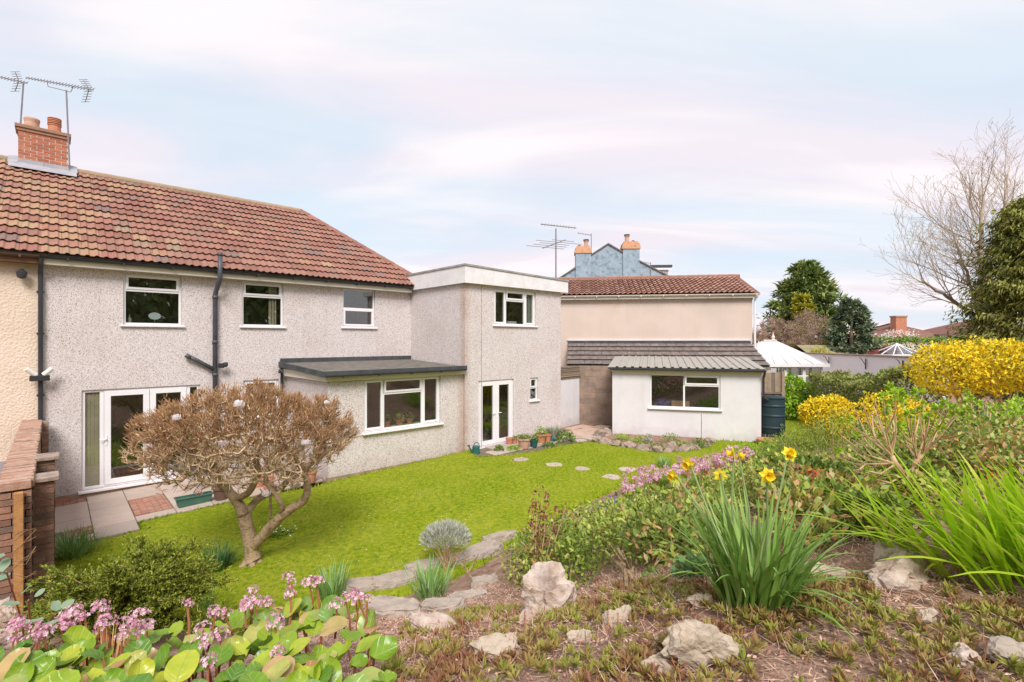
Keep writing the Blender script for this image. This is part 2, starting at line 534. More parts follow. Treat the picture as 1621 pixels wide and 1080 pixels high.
M['interior'] = mat('dim_room', [(0.60, 0.54, 0.46), (0.48, 0.43, 0.37)], scale=1, rough=0.9)
M['interior_pale'] = mat('pale_room', [(0.40, 0.35, 0.26), (0.33, 0.29, 0.22)], scale=1, rough=0.9)
M['curtain'] = mat('curtain_cloth', [(0.70, 0.58, 0.42), (0.60, 0.49, 0.35)], scale=3, rough=0.9)
M['blind'] = mat('grey_green_curtain', [(0.42, 0.45, 0.40), (0.34, 0.37, 0.33)], scale=3, rough=0.9)
M['glass'] = mat_glass('window_glass')
M['glass_roof'] = mat_glass('roof_glazing', refl=0.18, tint=(0.7, 0.74, 0.76))
M['polycarb'] = mat('polycarbonate_roof', [(0.80, 0.78, 0.79), (0.74, 0.72, 0.74)], scale=1.5, rough=0.35, spec=0.4, transl=0.1)
TILE_COLS = [(0.0, (0.26, 0.113, 0.087)), (0.3, (0.305, 0.138, 0.104)), (0.62, (0.335, 0.155, 0.115)), (0.88, (0.36, 0.185, 0.135)), (0.96, (0.28, 0.16, 0.125)), (1.0, (0.22, 0.145, 0.13))]
M['tile'] = mat('clay_roof_tile', TILE_COLS, src='obj', rough=0.85, bump=0.4, bscale=40, mottle=0.6, mscale=2.6, mcol=(0.215, 0.15, 0.11))
TILE_OLD = [(0.0, (0.32, 0.145, 0.105)), (0.5, (0.37, 0.19, 0.13)), (0.8, (0.39, 0.225, 0.15)), (0.93, (0.30, 0.19, 0.135)), (1.0, (0.22, 0.155, 0.135))]
M['tile_old'] = mat('lichened_roof_tile', TILE_OLD, src='obj', rough=0.9, bump=0.5, bscale=40, mottle=0.65, mscale=3.4, mcol=(0.38, 0.30, 0.16))
M['tile_small'] = mat('far_roof_tile', [(0.20, 0.095, 0.072), (0.31, 0.155, 0.115), (0.46, 0.28, 0.215)], src='tint', rough=0.85)
M['tile_dark'] = mat('concrete_tile', [(0.155, 0.122, 0.11), (0.175, 0.14, 0.125), (0.14, 0.115, 0.108)], src='obj', rough=0.9, bump=0.4, bscale=50, mottle=0.55, mscale=6, mcol=(0.34, 0.30, 0.26))
M['brick'] = mat('red_brick', [(0.0, (0.40, 0.13, 0.08)), (0.5, (0.50, 0.175, 0.10)), (0.85, (0.56, 0.24, 0.14)), (1.0, (0.30, 0.12, 0.09))], src='obj', rough=0.9, bump=0.5, bscale=50, mottle=0.3, mscale=14)
M['brick_old'] = mat('weathered_brick', [(0.0, (0.16, 0.095, 0.07)), (0.4, (0.27, 0.14, 0.095)), (0.7, (0.38, 0.21, 0.14)), (1.0, (0.20, 0.14, 0.11))], src='obj', rough=0.95, bump=0.8, bscale=45, mottle=0.7, mscale=6, mcol=(0.14, 0.11, 0.085))
M['brick_cap'] = mat('coping_brick', [(0.0, (0.34, 0.18, 0.12)), (0.6, (0.45, 0.26, 0.18)), (1.0, (0.27, 0.165, 0.12))], src='obj', rough=0.95, bump=0.7, bscale=40, mottle=0.5, mscale=9, mcol=(0.60, 0.50, 0.42))
M['paver'] = mat('old_paver', [(0.0, (0.33, 0.14, 0.095)), (0.6, (0.43, 0.20, 0.135)), (1.0, (0.27, 0.15, 0.115))], src='obj', rough=0.95, bump=0.6, bscale=40, mottle=0.5, mscale=9, mcol=(0.46, 0.36, 0.29))
M['mortar'] = mat('mortar', [(0.50, 0.43, 0.36), (0.40, 0.34, 0.28)], scale=12, rough=0.95, bump=0.4)
M['mortar_dark'] = mat('old_mortar', [(0.24, 0.20, 0.16), (0.34, 0.28, 0.23)], scale=12, rough=0.95, bump=0.4)
M['block'] = mat('concrete_block', [(0.0, (0.30, 0.22, 0.17)), (0.5, (0.38, 0.27, 0.20)), (1.0, (0.26, 0.20, 0.165))], src='obj', rough=0.95, bump=0.5, bscale=40, mottle=0.5, mscale=4)
M['plinth'] = mat('plinth_render', [(0.42, 0.31, 0.21), (0.30, 0.22, 0.16)], scale=3, rough=0.9, bump=0.3, mottle=0.5, mscale=5)
M['slab'] = mat('paving_slab', [(0.0, (0.47, 0.37, 0.305)), (0.5, (0.53, 0.42, 0.35)), (1.0, (0.42, 0.34, 0.29))], src='obj', rough=0.9, bump=0.3, bscale=30, mottle=0.4, mscale=6, mcol=(0.40, 0.34, 0.29))
M['path_slab'] = mat('path_slab', [(0.0, (0.46, 0.37, 0.315)), (0.5, (0.54, 0.43, 0.365)), (1.0, (0.40, 0.33, 0.285))], src='obj', rough=0.9, bump=0.4, bscale=25, mottle=0.5, mscale=5, mcol=(0.26, 0.23, 0.17))
M['pink_paving'] = mat('pink_paving', [(0.0, (0.52, 0.37, 0.28)), (1.0, (0.58, 0.42, 0.33))], src='obj', rough=0.9, bump=0.3, mottle=0.3, mscale=4)
M['joint'] = mat('sandy_joint', [(0.22, 0.17, 0.13), (0.12, 0.11, 0.06)], scale=8, rough=0.95, bump=0.4)
M['rock_pink'] = mat('pink_rock', [(0.38, 0.275, 0.215), (0.49, 0.37, 0.29), (0.27, 0.195, 0.155)], scale=4, detail=9, rough=0.95, bump=1.0, bscale=18, bdist=0.03, mottle=0.5, mscale=9, mcol=(0.70, 0.64, 0.58))
M['rock_grey'] = mat('grey_stone', [(0.34, 0.275, 0.23), (0.43, 0.35, 0.29), (0.26, 0.215, 0.185)], scale=5, detail=9, rough=0.95, bump=0.8, bscale=22, bdist=0.02, mottle=0.4, mscale=12, mcol=(0.30, 0.29, 0.20))
M['rock_buff'] = mat('buff_rock', [(0.41, 0.32, 0.235), (0.51, 0.415, 0.32), (0.31, 0.235, 0.175)], scale=6, detail=9, rough=0.95, bump=1.0, bscale=20, bdist=0.03, mottle=0.45, mscale=14, mcol=(0.42, 0.37, 0.27))
M['rock_dark'] = mat('rockery_stone', [(0.26, 0.19, 0.155), (0.36, 0.27, 0.22), (0.20, 0.16, 0.13)], scale=5, detail=8, rough=0.95, bump=1.0, bscale=14, bdist=0.03, mottle=0.4, mscale=8, mcol=(0.45, 0.38, 0.32))
M['terracotta'] = mat('terracotta', [(0.56, 0.22, 0.12), (0.48, 0.19, 0.11)], scale=9, rough=0.85, mottle=0.35, mscale=12, mcol=(0.60, 0.40, 0.30))
M['terracotta_pale'] = mat('pale_terracotta', [(0.62, 0.38, 0.27), (0.54, 0.33, 0.24)], scale=9, rough=0.85, mottle=0.3, mscale=10)
M['brown_pot'] = mat('brown_plastic', [(0.17, 0.10, 0.075), (0.13, 0.08, 0.06)], scale=9, rough=0.6)
M['green_plastic'] = mat('green_plastic', [(0.055, 0.135, 0.105), (0.075, 0.17, 0.13)], scale=6, rough=0.5)
M['dark_green_plastic'] = mat('dark_green_plastic', [(0.02, 0.10, 0.095), (0.03, 0.13, 0.115)], scale=6, rough=0.45)
M['butt'] = mat('blue_green_plastic', [(0.020, 0.042, 0.055), (0.030, 0.058, 0.07)], scale=3, rough=0.5, mottle=0.2, mscale=3)
M['blue_pot'] = mat('blue_glaze', [(0.05, 0.25, 0.40), (0.04, 0.20, 0.33)], scale=6, rough=0.3)
M['soil'] = mat('potting_soil', [(0.06, 0.04, 0.03), (0.10, 0.07, 0.05)], scale=30, rough=1.0, bump=0.6)
M['wood_post'] = mat('orange_timber', [(0.52, 0.27, 0.10), (0.42, 0.21, 0.08)], scale=10, rough=0.8, bump=0.4, mottle=0.4, mscale=14)
M['wood_grey'] = mat('weathered_timber', [(0.0, (0.26, 0.19, 0.14)), (0.5, (0.36, 0.27, 0.19)), (1.0, (0.21, 0.16, 0.125))], src='obj', rough=0.9, bump=0.5, bscale=30, mottle=0.4, mscale=8)
M['metal_roof'] = mat('grey_sheet_metal', [(0.36, 0.34, 0.30), (0.42, 0.39, 0.34)], scale=2, rough=0.55, spec=0.4, mottle=0.25, mscale=4)
M['metal_dark'] = mat('dark_metal', [(0.045, 0.045, 0.05), (0.07, 0.07, 0.075)], scale=6, rough=0.5)
M['alu'] = mat('aerial_metal', [(0.30, 0.28, 0.29), (0.22, 0.20, 0.21)], scale=6, rough=0.5, metal=0.3)
M['card'] = mat('cardboard', [(0.50, 0.32, 0.17), (0.45, 0.28, 0.15)], scale=4, rough=0.9)
M['bulb_white'] = mat('white_plastic', [(0.82, 0.78, 0.72), (0.78, 0.74, 0.68)], scale=4, rough=0.5)
M['mirror'] = mat('mirror_glass', [(0.75, 0.82, 0.84), (0.7, 0.78, 0.8)], scale=3, rough=0.2, spec=0.6)
# plants
M['bark'] = mat('pale_bark', [(0.30, 0.205, 0.125), (0.44, 0.31, 0.19), (0.20, 0.135, 0.085)], scale=11, detail=9, rough=0.95, bump=1.0, bscale=26, bdist=0.03, mottle=0.35, mscale=7, mcol=(0.30, 0.27, 0.12))
M['twig'] = mat('magnolia_twig', [(0.42, 0.28, 0.16), (0.54, 0.39, 0.23), (0.64, 0.49, 0.33), (0.42, 0.34, 0.15)], src='tint', rough=0.9)
M['shoot'] = mat('magnolia_shoot', [(0.27, 0.13, 0.07), (0.40, 0.215, 0.115), (0.51, 0.32, 0.17), (0.60, 0.46, 0.20)], src='tint', rough=0.85, transl=0.1)
M['bud'] = mat('yellow_bud', [(0.45, 0.36, 0.06), (0.52, 0.44, 0.14)], src='tint', rough=0.7, transl=0.2)
M['petal_white'] = mat('white_petal', [(0.92, 0.88, 0.88), (0.90, 0.80, 0.82)], scale=20, rough=0.6, transl=0.25)
M['petal_pink'] = mat('pink_petal', [(0.62, 0.26, 0.37), (0.76, 0.43, 0.53), (0.86, 0.66, 0.70), (0.50, 0.18, 0.28)], src='tint', rough=0.6, transl=0.25)
M['petal_yellow'] = mat('yellow_petal', [(0.93, 0.72, 0.04), (0.95, 0.77, 0.07)], scale=20, rough=0.6, transl=0.25)
M['petal_orange'] = mat('trumpet_orange', [(0.93, 0.66, 0.02), (0.92, 0.60, 0.015)], scale=20, rough=0.6, transl=0.2)
M['petal_blue'] = mat('blue_petal', [(0.10, 0.11, 0.50), (0.16, 0.16, 0.58)], src='tint', rough=0.6, transl=0.2)
M['petal_red'] = mat('red_petal', [(0.55, 0.07, 0.03), (0.68, 0.16, 0.05)], src='tint', rough=0.6, transl=0.2)
M['stem_red'] = mat('red_stem', [(0.42, 0.13, 0.08), (0.36, 0.16, 0.08)], scale=12, rough=0.7)
M['stem_green'] = mat('green_stem', [(0.20, 0.28, 0.10), (0.26, 0.33, 0.14)], scale=12, rough=0.6)
def mat_broad_leaf(name, stops):
    """round leaf: pale midrib and side veins in the leaf's own frame (y along it)"""
    m, N, Lk = new_mat(name)
    out = N.new('ShaderNodeOutputMaterial'); oi = N.new('ShaderNodeObjectInfo'); r = ramp_node(N, stops)
    Lk.new(oi.outputs['Random'], r.inputs[0])
    tc = N.new('ShaderNodeTexCoord'); sp = N.new('ShaderNodeSeparateXYZ'); Lk.new(tc.outputs['Object'], sp.inputs[0])
    def ma(op, a, b=None, clamp=False):
        n = N.new('ShaderNodeMath'); n.operation = op; n.use_clamp = clamp
        for i, x in enumerate((a, b)):
            if x is None: continue
            if isinstance(x, (int, float)): n.inputs[i].default_value = x
            else: Lk.new(x, n.inputs[i])
        return n.outputs[0]
    no = N.new('ShaderNodeTexNoise'); no.inputs['Scale'].default_value = 16; no.inputs['Detail'].default_value = 5
    geo = N.new('ShaderNodeNewGeometry'); Lk.new(geo.outputs['Position'], no.inputs['Vector'])
    ax = ma('ABSOLUTE', sp.outputs[0])
    ph = ma('MULTIPLY', ma('SUBTRACT', sp.outputs[1], ma('MULTIPLY', ax, .75)), 330.0)
    vein = ma('POWER', ma('ABSOLUTE', ma('COSINE', ma('ADD', ma('MULTIPLY', ph, .26), ma('MULTIPLY', no.outputs['Fac'], 3.0)))), 18.0)
    rib = ma('SUBTRACT', 1.0, ma('MULTIPLY', ax, 260.0), True)
    v = ma('MAXIMUM', ma('MULTIPLY', vein, .35), rib)
    mr = N.new('ShaderNodeMapRange'); mr.inputs[1].default_value = .35; mr.inputs[2].default_value = .7; Lk.new(no.outputs['Fac'], mr.inputs[0])
    hs = N.new('ShaderNodeMixRGB'); hs.blend_type = 'MULTIPLY'; hs.inputs[2].default_value = (.62, .78, .6, 1)
    Lk.new(ma('MULTIPLY', mr.outputs[0], .8), hs.inputs[0]); Lk.new(r.outputs[0], hs.inputs[1])
    mx = N.new('ShaderNodeMixRGB'); mx.inputs[2].default_value = (.52, .52, .20, 1)
    Lk.new(ma('MULTIPLY', v, .55), mx.inputs[0]); Lk.new(hs.outputs[0], mx.inputs[1])
    bs = N.new('ShaderNodeBsdfPrincipled'); bs.inputs['Roughness'].default_value = .26; bs.inputs['Specular IOR Level'].default_value = .35
    Lk.new(mx.outputs[0], bs.inputs['Base Color'])
    bp = N.new('ShaderNodeBump'); bp.inputs['Strength'].default_value = .6; bp.inputs['Distance'].default_value = .004; bp.invert = True
    Lk.new(v, bp.inputs['Height']); Lk.new(bp.outputs[0], bs.inputs['Normal'])
    t = N.new('ShaderNodeBsdfTranslucent'); Lk.new(mx.outputs[0], t.inputs['Color'])
    ms = N.new('ShaderNodeMixShader'); ms.inputs[0].default_value = .18
    Lk.new(bs.outputs[0], ms.inputs[1]); Lk.new(t.outputs[0], ms.inputs[2]); Lk.new(ms.outputs[0], out.inputs[0])
    return m
M['bergenia_leaf'] = mat_broad_leaf('bergenia_leaf', [(0.0, (0.10, 0.22, 0.025)), (0.25, (0.20, 0.34, 0.025)), (0.5, (0.34, 0.44, 0.03)), (0.72, (0.50, 0.52, 0.045)), (0.83, (0.20, 0.34, 0.08)), (0.91, (0.54, 0.48, 0.14)), (0.96, (0.58, 0.34, 0.18)), (1.0, (0.46, 0.17, 0.10))])
M['crocosmia_leaf'] = mat('sword_leaf', [(0.0, (0.30, 0.50, 0.02)), (0.5, (0.46, 0.66, 0.03)), (0.85, (0.58, 0.74, 0.06)), (1.0, (0.64, 0.62, 0.10))], src='obj', rough=0.5, transl=0.42)
M['daffodil_leaf'] = mat('daffodil_leaf', [(0.0, (0.15, 0.29, 0.05)), (0.6, (0.25, 0.41, 0.08)), (1.0, (0.42, 0.52, 0.20))], src='obj', spec=0.15, rough=0.6, transl=0.2)
M['strap_leaf'] = mat('strap_leaf', [(0.13, 0.28, 0.07), (0.24, 0.40, 0.11), (0.38, 0.50, 0.23)], src='tint', rough=0.5, transl=0.2)
M['strap_dark'] = mat('dark_strap_leaf', [(0.035, 0.10, 0.035), (0.07, 0.17, 0.05), (0.14, 0.26, 0.08)], src='tint', rough=0.5, transl=0.2)
M['lavender'] = mat('silver_foliage', [(0.34, 0.36, 0.27), (0.50, 0.51, 0.42), (0.60, 0.60, 0.53), (0.40, 0.44, 0.30)], src='tint', rough=0.8, transl=0.15)
M['yew'] = mat('yew_needle', [(0.04, 0.065, 0.012), (0.15, 0.19, 0.02), (0.29, 0.33, 0.035), (0.44, 0.44, 0.06)], src='tint', rough=0.6, transl=0.12)
M['shrub_mixed'] = mat('mixed_leaf', [(0.0, (0.07, 0.125, 0.02)), (0.35, (0.20, 0.29, 0.04)), (0.65, (0.37, 0.46, 0.07)), (0.87, (0.52, 0.54, 0.15)), (1.0, (0.50, 0.26, 0.10))], src='tint', rough=0.5, transl=0.2)
M['shrub_bronze'] = mat('bronze_leaf', [(0.0, (0.07, 0.125, 0.02)), (0.35, (0.20, 0.29, 0.045)), (0.55, (0.37, 0.42, 0.07)), (0.68, (0.52, 0.27, 0.10)), (0.77, (0.62, 0.40, 0.25)), (0.87, (0.27, 0.39, 0.12)), (1.0, (0.43, 0.54, 0.12))], src='tint', rough=0.5, transl=0.2)
M['shrub_green'] = mat('green_leaf', [(0.08, 0.16, 0.025), (0.17, 0.29, 0.04), (0.27, 0.40, 0.07)], src='tint', rough=0.5, transl=0.2)
M['shrub_lime'] = mat('lime_leaf', [(0.15, 0.30, 0.015), (0.30, 0.50, 0.025), (0.46, 0.62, 0.05)], src='tint', rough=0.5, transl=0.25)
M['hebe'] = mat('hebe_leaf', [(0.15, 0.23, 0.035), (0.27, 0.35, 0.06), (0.40, 0.46, 0.10)], src='tint', rough=0.6, transl=0.2)
M['hedge'] = mat('privet_leaf', [(0.14, 0.20, 0.035), (0.27, 0.33, 0.065), (0.40, 0.43, 0.12), (0.34, 0.27, 0.14)], src='tint', rough=0.6, transl=0.2)
M['forsythia'] = mat('forsythia_flower', [(0.0, (0.78, 0.50, 0.012)), (0.35, (0.93, 0.70, 0.02)), (0.76, (0.95, 0.80, 0.05)), (0.86, (0.42, 0.43, 0.05)), (1.0, (0.17, 0.21, 0.03))], src='tint', rough=0.6, transl=0.2)
M['conifer'] = mat('conifer_spray', [(0.08, 0.13, 0.045), (0.18, 0.26, 0.075), (0.29, 0.36, 0.10), (0.40, 0.43, 0.14)], src='tint', rough=0.7, transl=0.1)
M['conifer_blue'] = mat('dark_conifer_spray', [(0.09, 0.13, 0.08), (0.18, 0.24, 0.14), (0.28, 0.34, 0.20)], src='tint', rough=0.7, transl=0.1)
M['conifer_gold'] = mat('golden_conifer_spray', [(0.28, 0.28, 0.03), (0.42, 0.40, 0.04), (0.55, 0.50, 0.06)], src='tint', rough=0.7, transl=0.15)
M['conifer_olive'] = mat('olive_conifer_spray', [(0.08, 0.10, 0.025), (0.19, 0.21, 0.04), (0.31, 0.31, 0.065), (0.43, 0.38, 0.13)], src='tint', rough=0.7, transl=0.1)
M['bare_brown'] = mat('bare_twig', [(0.30, 0.19, 0.14), (0.42, 0.29, 0.21), (0.52, 0.38, 0.29)], src='tint', rough=0.9)
M['bare_tree'] = mat('bare_tree_bark', [(0.40, 0.31, 0.235), (0.53, 0.425, 0.33)], scale=4, rough=0.9)
M['hyd_stem'] = mat('hydrangea_stem', [(0.50, 0.31, 0.165), (0.64, 0.45, 0.26), (0.36, 0.20, 0.105)], scale=7, rough=0.85)
M['blossom'] = mat('white_blossom', [(0.80, 0.74, 0.70), (0.70, 0.60, 0.52), (0.84, 0.80, 0.78)], src='tint', rough=0.7, transl=0.2)
M['rosette'] = mat('rosette_leaf', [(0.0, (0.13, 0.18, 0.025)), (0.25, (0.26, 0.29, 0.045)), (0.45, (0.36, 0.33, 0.07)), (0.65, (0.34, 0.23, 0.08)), (0.82, (0.33, 0.165, 0.08)), (1.0, (0.25, 0.11, 0.065))], src='tint', rough=0.6, transl=0.2)
M['litter'] = mat('dry_litter', [(0.27, 0.135, 0.095), (0.44, 0.25, 0.175), (0.56, 0.36, 0.255), (0.66, 0.49, 0.38)], src='tint', rough=0.95)
M['red_spike'] = mat('dead_red_stem', [(0.36, 0.14, 0.07), (0.46, 0.22, 0.12)], src='tint', rough=0.9)
M['grass_blade'] = mat('grass_blade', [(0.0, (0.07, 0.145, 0.010)), (0.3, (0.175, 0.275, 0.012)), (0.6, (0.29, 0.375, 0.015)), (0.83, (0.42, 0.445, 0.03)), (1.0, (0.64, 0.56, 0.16))], src='tint', spec=0.05, rough=0.8, transl=0.25)

# ------------------------------------------------------------------ the ground
HA = (-9.62, 10.07); HD = (0.7325, 0.6807); HP = (0.6807, -0.7325)      # house corner, along the wall, out of the wall
HROT = math.atan2(HD[1], HD[0])
def HW(s, t): return (HA[0] + s * HD[0] + t * HP[0], HA[1] + s * HD[1] + t * HP[1])

LAWN = [HW(.12, 3.12), HW(1.3, 3.12), HW(1.32, 2.62), HW(1.95, 2.62), HW(3.2, 2.68), HW(4.55, 2.95), HW(4.8, 2.86), HW(8.9, 2.9),
        (-0.95, 13.15), (-0.2, 13.25), (0.7, 13.75), (1.4, 14.5), (2.1, 14.95), (2.65, 15.05), (3.46, 14.2), (4.37, 13.66), (5.19, 13.95),
        (5.9, 14.7), (6.1, 15.35), (7.55, 14.98), (7.95, 15.3), (9.0, 18.4), (9.6, 20.4), (12.2, 19.6), (11.3, 15.6), (9.9, 13.9), (8.6, 13.2),
        (7.0, 12.7), (5.4, 12.4), (4.0, 11.7), (2.66, 10.85), (2.0, 10.1), (0.9, 8.95), (0.0, 7.8), (-0.4, 7.15), (-0.94, 6.6), (-1.67, 6.15),
        (-2.0, 5.95), (-3.0, 5.65), (-4.3, 5.6), (-5.3, 5.75)]
LP = np.array(LAWN)

def lawn_sd(x, y):
    """distance to the lawn's edge, positive inside"""
    x = np.asarray(x, float); y = np.asarray(y, float)
    p = np.stack([x.ravel(), y.ravel()], 1)
    best = np.full(len(p), 1e9); ins = np.zeros(len(p), bool)
    n = len(LP)
    for i in range(n):
        a = LP[i]; b = LP[(i + 1) % n]; ab = b - a
        t = np.clip(((p - a) @ ab) / max(ab @ ab, 1e-9), 0, 1)
        best = np.minimum(best, np.linalg.norm(p - a - t[:, None] * ab, axis=1))
        if abs(b[1] - a[1]) > 1e-9:
            c = ((a[1] > p[:, 1]) != (b[1] > p[:, 1])) & (p[:, 0] < (b[0] - a[0]) * (p[:, 1] - a[1]) / (b[1] - a[1]) + a[0])
            ins ^= c
    return np.where(ins, best, -best).reshape(x.shape)

def lawn_z(x, y):
    s = (np.asarray(x) - HA[0]) * HD[0] + (np.asarray(y) - HA[1]) * HD[1]
    return -0.18 + 0.0333 * np.clip(s, 0, 9)

CTRL = np.array([
    (-2, 5.75, .02), (-.6, 6.3, .12), (.6, 7.6, .2), (-.75, 4.6, .70), (-1.35, 4.4, .75), (-.1, 4.95, .68), (.33, 4.1, .95),
    (-.35, 2.34, 1.6), (.5, 2.0, 1.87), (.85, 3.4, 1.52), (1.2, 4.8, 1.1), (1.5, 6.5, .75), (2.5, 8.5, .5), (4, 10.6, .3),
    (-1.4, 2.2, 1.62), (-2.8, 2.3, 1.45), (-2.5, 3.5, .9), (-3.5, 4.6, .35), (-5.5, 5.2, .1), (-4.5, 3.5, .75), (-1.8, 3.3, 1.12),
    (1.8, 2.8, 1.88), (1.19, 2.42, 1.92), (3.4, 4.4, 1.82), (2.1, 2.1, 1.99), (4, 6.4, 1.4), (5.5, 9, 1.0), (6.5, 11.5, .45), (9, 9, 1.85), (8, 6, 2.0),
    (7, 13, .2), (10, 12.5, .8), (12, 15, .4), (0, 0, 2.0), (0, -4, 2.6), (0, -8, 3.3), (-5, -4, 2.5), (5, -4, 2.7), (5, 0, 2.1), (-5, 0, 1.9),
    (9, 2, 2.2), (13, 9, 1.9), (-10, 10, -.2), (0, 14, .1), (4, 16, .12), (10, 19, .12), (14, 24, .12), (-2, 22, .1), (-12, 4, .1), (-16, 10, -.1),
    (-20, 0, .5), (-20, -20, 3.6), (20, -20, 4.2), (0, -22, 5.2), (22, 5, 1.8), (22, 20, .6), (0, 35, .1), (30, 30, .2), (-25, 30, .1), (2.4, 6.5, .95),
    (2.6, 4.9, 1.5)], float)
def _rbf_fit():
    X = CTRL[:, :2]; n = len(X)
    r = np.linalg.norm(X[:, None] - X[None], axis=2)
    A = np.zeros((n + 3, n + 3)); A[:n, :n] = r - 0.02 * np.eye(n); A[:n, n] = 1; A[:n, n + 1:] = X; A[n, :n] = 1; A[n + 1:, :n] = X.T
    return np.linalg.solve(A, np.concatenate([CTRL[:, 2], [0, 0, 0]]))
RBF = _rbf_fit()
def ground_z(x, y):
    x = np.asarray(x, float); y = np.asarray(y, float)
    p = np.stack([x.ravel(), y.ravel()], 1); n = len(CTRL)
    r = np.linalg.norm(p[:, None] - CTRL[None, :, :2], axis=2)
    z = (r @ RBF[:n] + RBF[n] + p @ RBF[n + 1:]).reshape(x.shape)
    sd = lawn_sd(x, y)
    k = np.clip(-sd / 0.45, 0, 1); k = k * k * (3 - 2 * k)
    lz = lawn_z(x, y)
    # the built part of the plot is level with the lawn
    s = (x - HA[0]) * HD[0] + (y - HA[1]) * HD[1]; t = (x - HA[0]) * HP[0] + (y - HA[1]) * HP[1]
    built = np.clip((3.1 - t) / 0.4, 0, 1) * np.clip((s + 0.6) / 0.6, 0, 1)
    k = k * (1 - built)
    lz = lz - 0.09 * built * np.clip(-sd / 0.05, 0, 1) * np.clip((4.9 - s) / 0.2, 0, 1)
    far = np.clip((np.hypot(x, y) - 26) / 12, 0, 1)
    z = z * (1 - far) + 0.1 * far
    z = lz * (1 - k) + np.maximum(z, lz - 0.05) * k
    bump = 0.02 * np.sin(x * 7.3 + np.cos(y * 5.1) * 2) * np.cos(y * 6.7 + x * 2.3) + 0.012 * np.sin(x * 19 + y * 13) * np.sin(y * 17 - x * 11)
    return z + bump * k * np.clip(1 - far, 0, 1)
def gz(x, y): return float(ground_z(np.array([x]), np.array([y]))[0])

def gnd(u, v):
    """point of the ground seen at image place (u, v)"""
    Z = np.concatenate([np.arange(1.2, 8, .02), np.arange(8, 40, .1)])
    x = (u - CX) / FPX * Z; z = HC + (CY - v) / FPX * Z
    hit = np.nonzero(z <= ground_z(x, Z))[0]
    return P(u, v, Z[hit[0]] if len(hit) else 40.0)

def axis(segs):
    out = []
    for a, b, st in segs: out += list(np.arange(a, b, st))
    out.append(segs[-1][1]); return np.array(out)
gx = axis([(-300, -60, 40), (-60, -24, 6), (-24, -7, 0.5), (-7, 12, 0.1), (12, 24, 0.5), (24, 60, 6), (60, 300, 40)])
gy = axis([(-300, -60, 40), (-60, -24, 6), (-24, 0.5, 0.5), (0.5, 14, 0.1), (14, 26, 0.4), (26, 60, 4), (60, 500, 40)])
GX, GY = np.meshgrid(gx, gy)
GZ = ground_z(GX, GY)
nx, ny = len(gx), len(gy)
idx = np.arange(nx * ny).reshape(ny, nx)
faces = np.stack([idx[:-1, :-1], idx[:-1, 1:], idx[1:, 1:], idx[1:, :-1]], -1).reshape(-1, 4)
M['earth'] = mat('garden_soil', [(0.17, 0.095, 0.065), (0.29, 0.175, 0.12), (0.42, 0.27, 0.19)], scale=9, detail=9, rough=1.0, bump=1.0, bscale=40, bdist=0.03, mottle=0.5, mscale=2.2, mcol=(0.42, 0.29, 0.22))
ground = link('ground', np_mesh('ground', np.stack([GX, GY, GZ], -1).reshape(-1, 3), faces, M['earth'], smooth=True))
tag(ground, 'bare brown garden soil and terrain under everything', kind='structure')

# lawn: a sheet that dips under the soil along its edge
lx = np.arange(-7.5, 12.6, 0.1); ly = np.arange(5.2, 20.8, 0.1)
LX, LY = np.meshgrid(lx, ly); LSD = lawn_sd(LX, LY)
LZ = ground_z(LX, LY) + 0.03 * np.clip(LSD / 0.08 + 0.3, -1, 1)
idx = np.arange(LX.size).reshape(LX.shape)
q = np.stack([idx[:-1, :-1], idx[:-1, 1:], idx[1:, 1:], idx[1:, :-1]], -1).reshape(-1, 4)
q = q[(LSD.ravel()[q] > -0.16).all(1)]
M['lawn'] = mat('mown_turf', [(0.11, 0.19, 0.012), (0.22, 0.28, 0.014), (0.34, 0.35, 0.025)], scale=14, detail=10, rough=0.95, spec=0.05, bump=0.8, bscale=90, bdist=0.02, mottle=0.35, mscale=.8, mcol=(0.40, 0.39, 0.06))
lawn = link('lawn', np_mesh('lawn', np.stack([LX, LY, LZ], -1).reshape(-1, 3), q, M['lawn'], smooth=True))
tag(lawn, 'short bright yellow-green mown lawn', kind='structure')

# short blades all over it
n = 420000
bx = RNG.uniform(-7.0, 12.4, n); by = RNG.uniform(5.4, 20.6, n)
sd = lawn_sd(bx, by)
keep = (sd > -0.03) & (RNG.random(n) < np.clip(1.25 - by / 17, 0.25, 1))
bx, by, sd = bx[keep], by[keep], sd[keep]
n = len(bx)
h = RNG.uniform(0.02, 0.060, n) * (1 + 0.9 * np.clip(1 - np.abs(sd) / 0.12, 0, 1))
bz = ground_z(bx, by) + 0.01
d = rand_dirs(n, 1.6); d[:, 2] = np.abs(d[:, 2]) * 0.7 + 0.25; d = norm(d)
B0 = np.stack([bx, by, bz], 1)
sv = norm(np.cross(d, RNG.normal(size=(n, 3))))
w = (RNG.uniform(0.005, 0.0115, n) * np.clip(by / 7.5, 1, 1.9))[:, None]
V = np.stack([B0 - sv * w, B0 + sv * w, B0 + d * h[:, None]], 1).reshape(-1, 3)
patch = np.clip((field(bx, by, 1.7, 4) - .5) * 3.0 + .5, 0, 1)
grain = np.clip((field(bx, by, .07, 2) - .5) * 1.8 + .5, 0, 1)
tint = np.clip(0.34 * patch + 0.16 * grain + 0.60 * RNG.random(n) - .05, 0, 1)
grass = link('grass', np_mesh('grass', V, np.arange(3 * n).reshape(n, 3), M['grass_blade'], tint))
ux, uy = np.meshgrid(np.arange(-22, 22, .5), np.arange(-14, .1, .5))
idx = np.arange(ux.size).reshape(ux.shape)
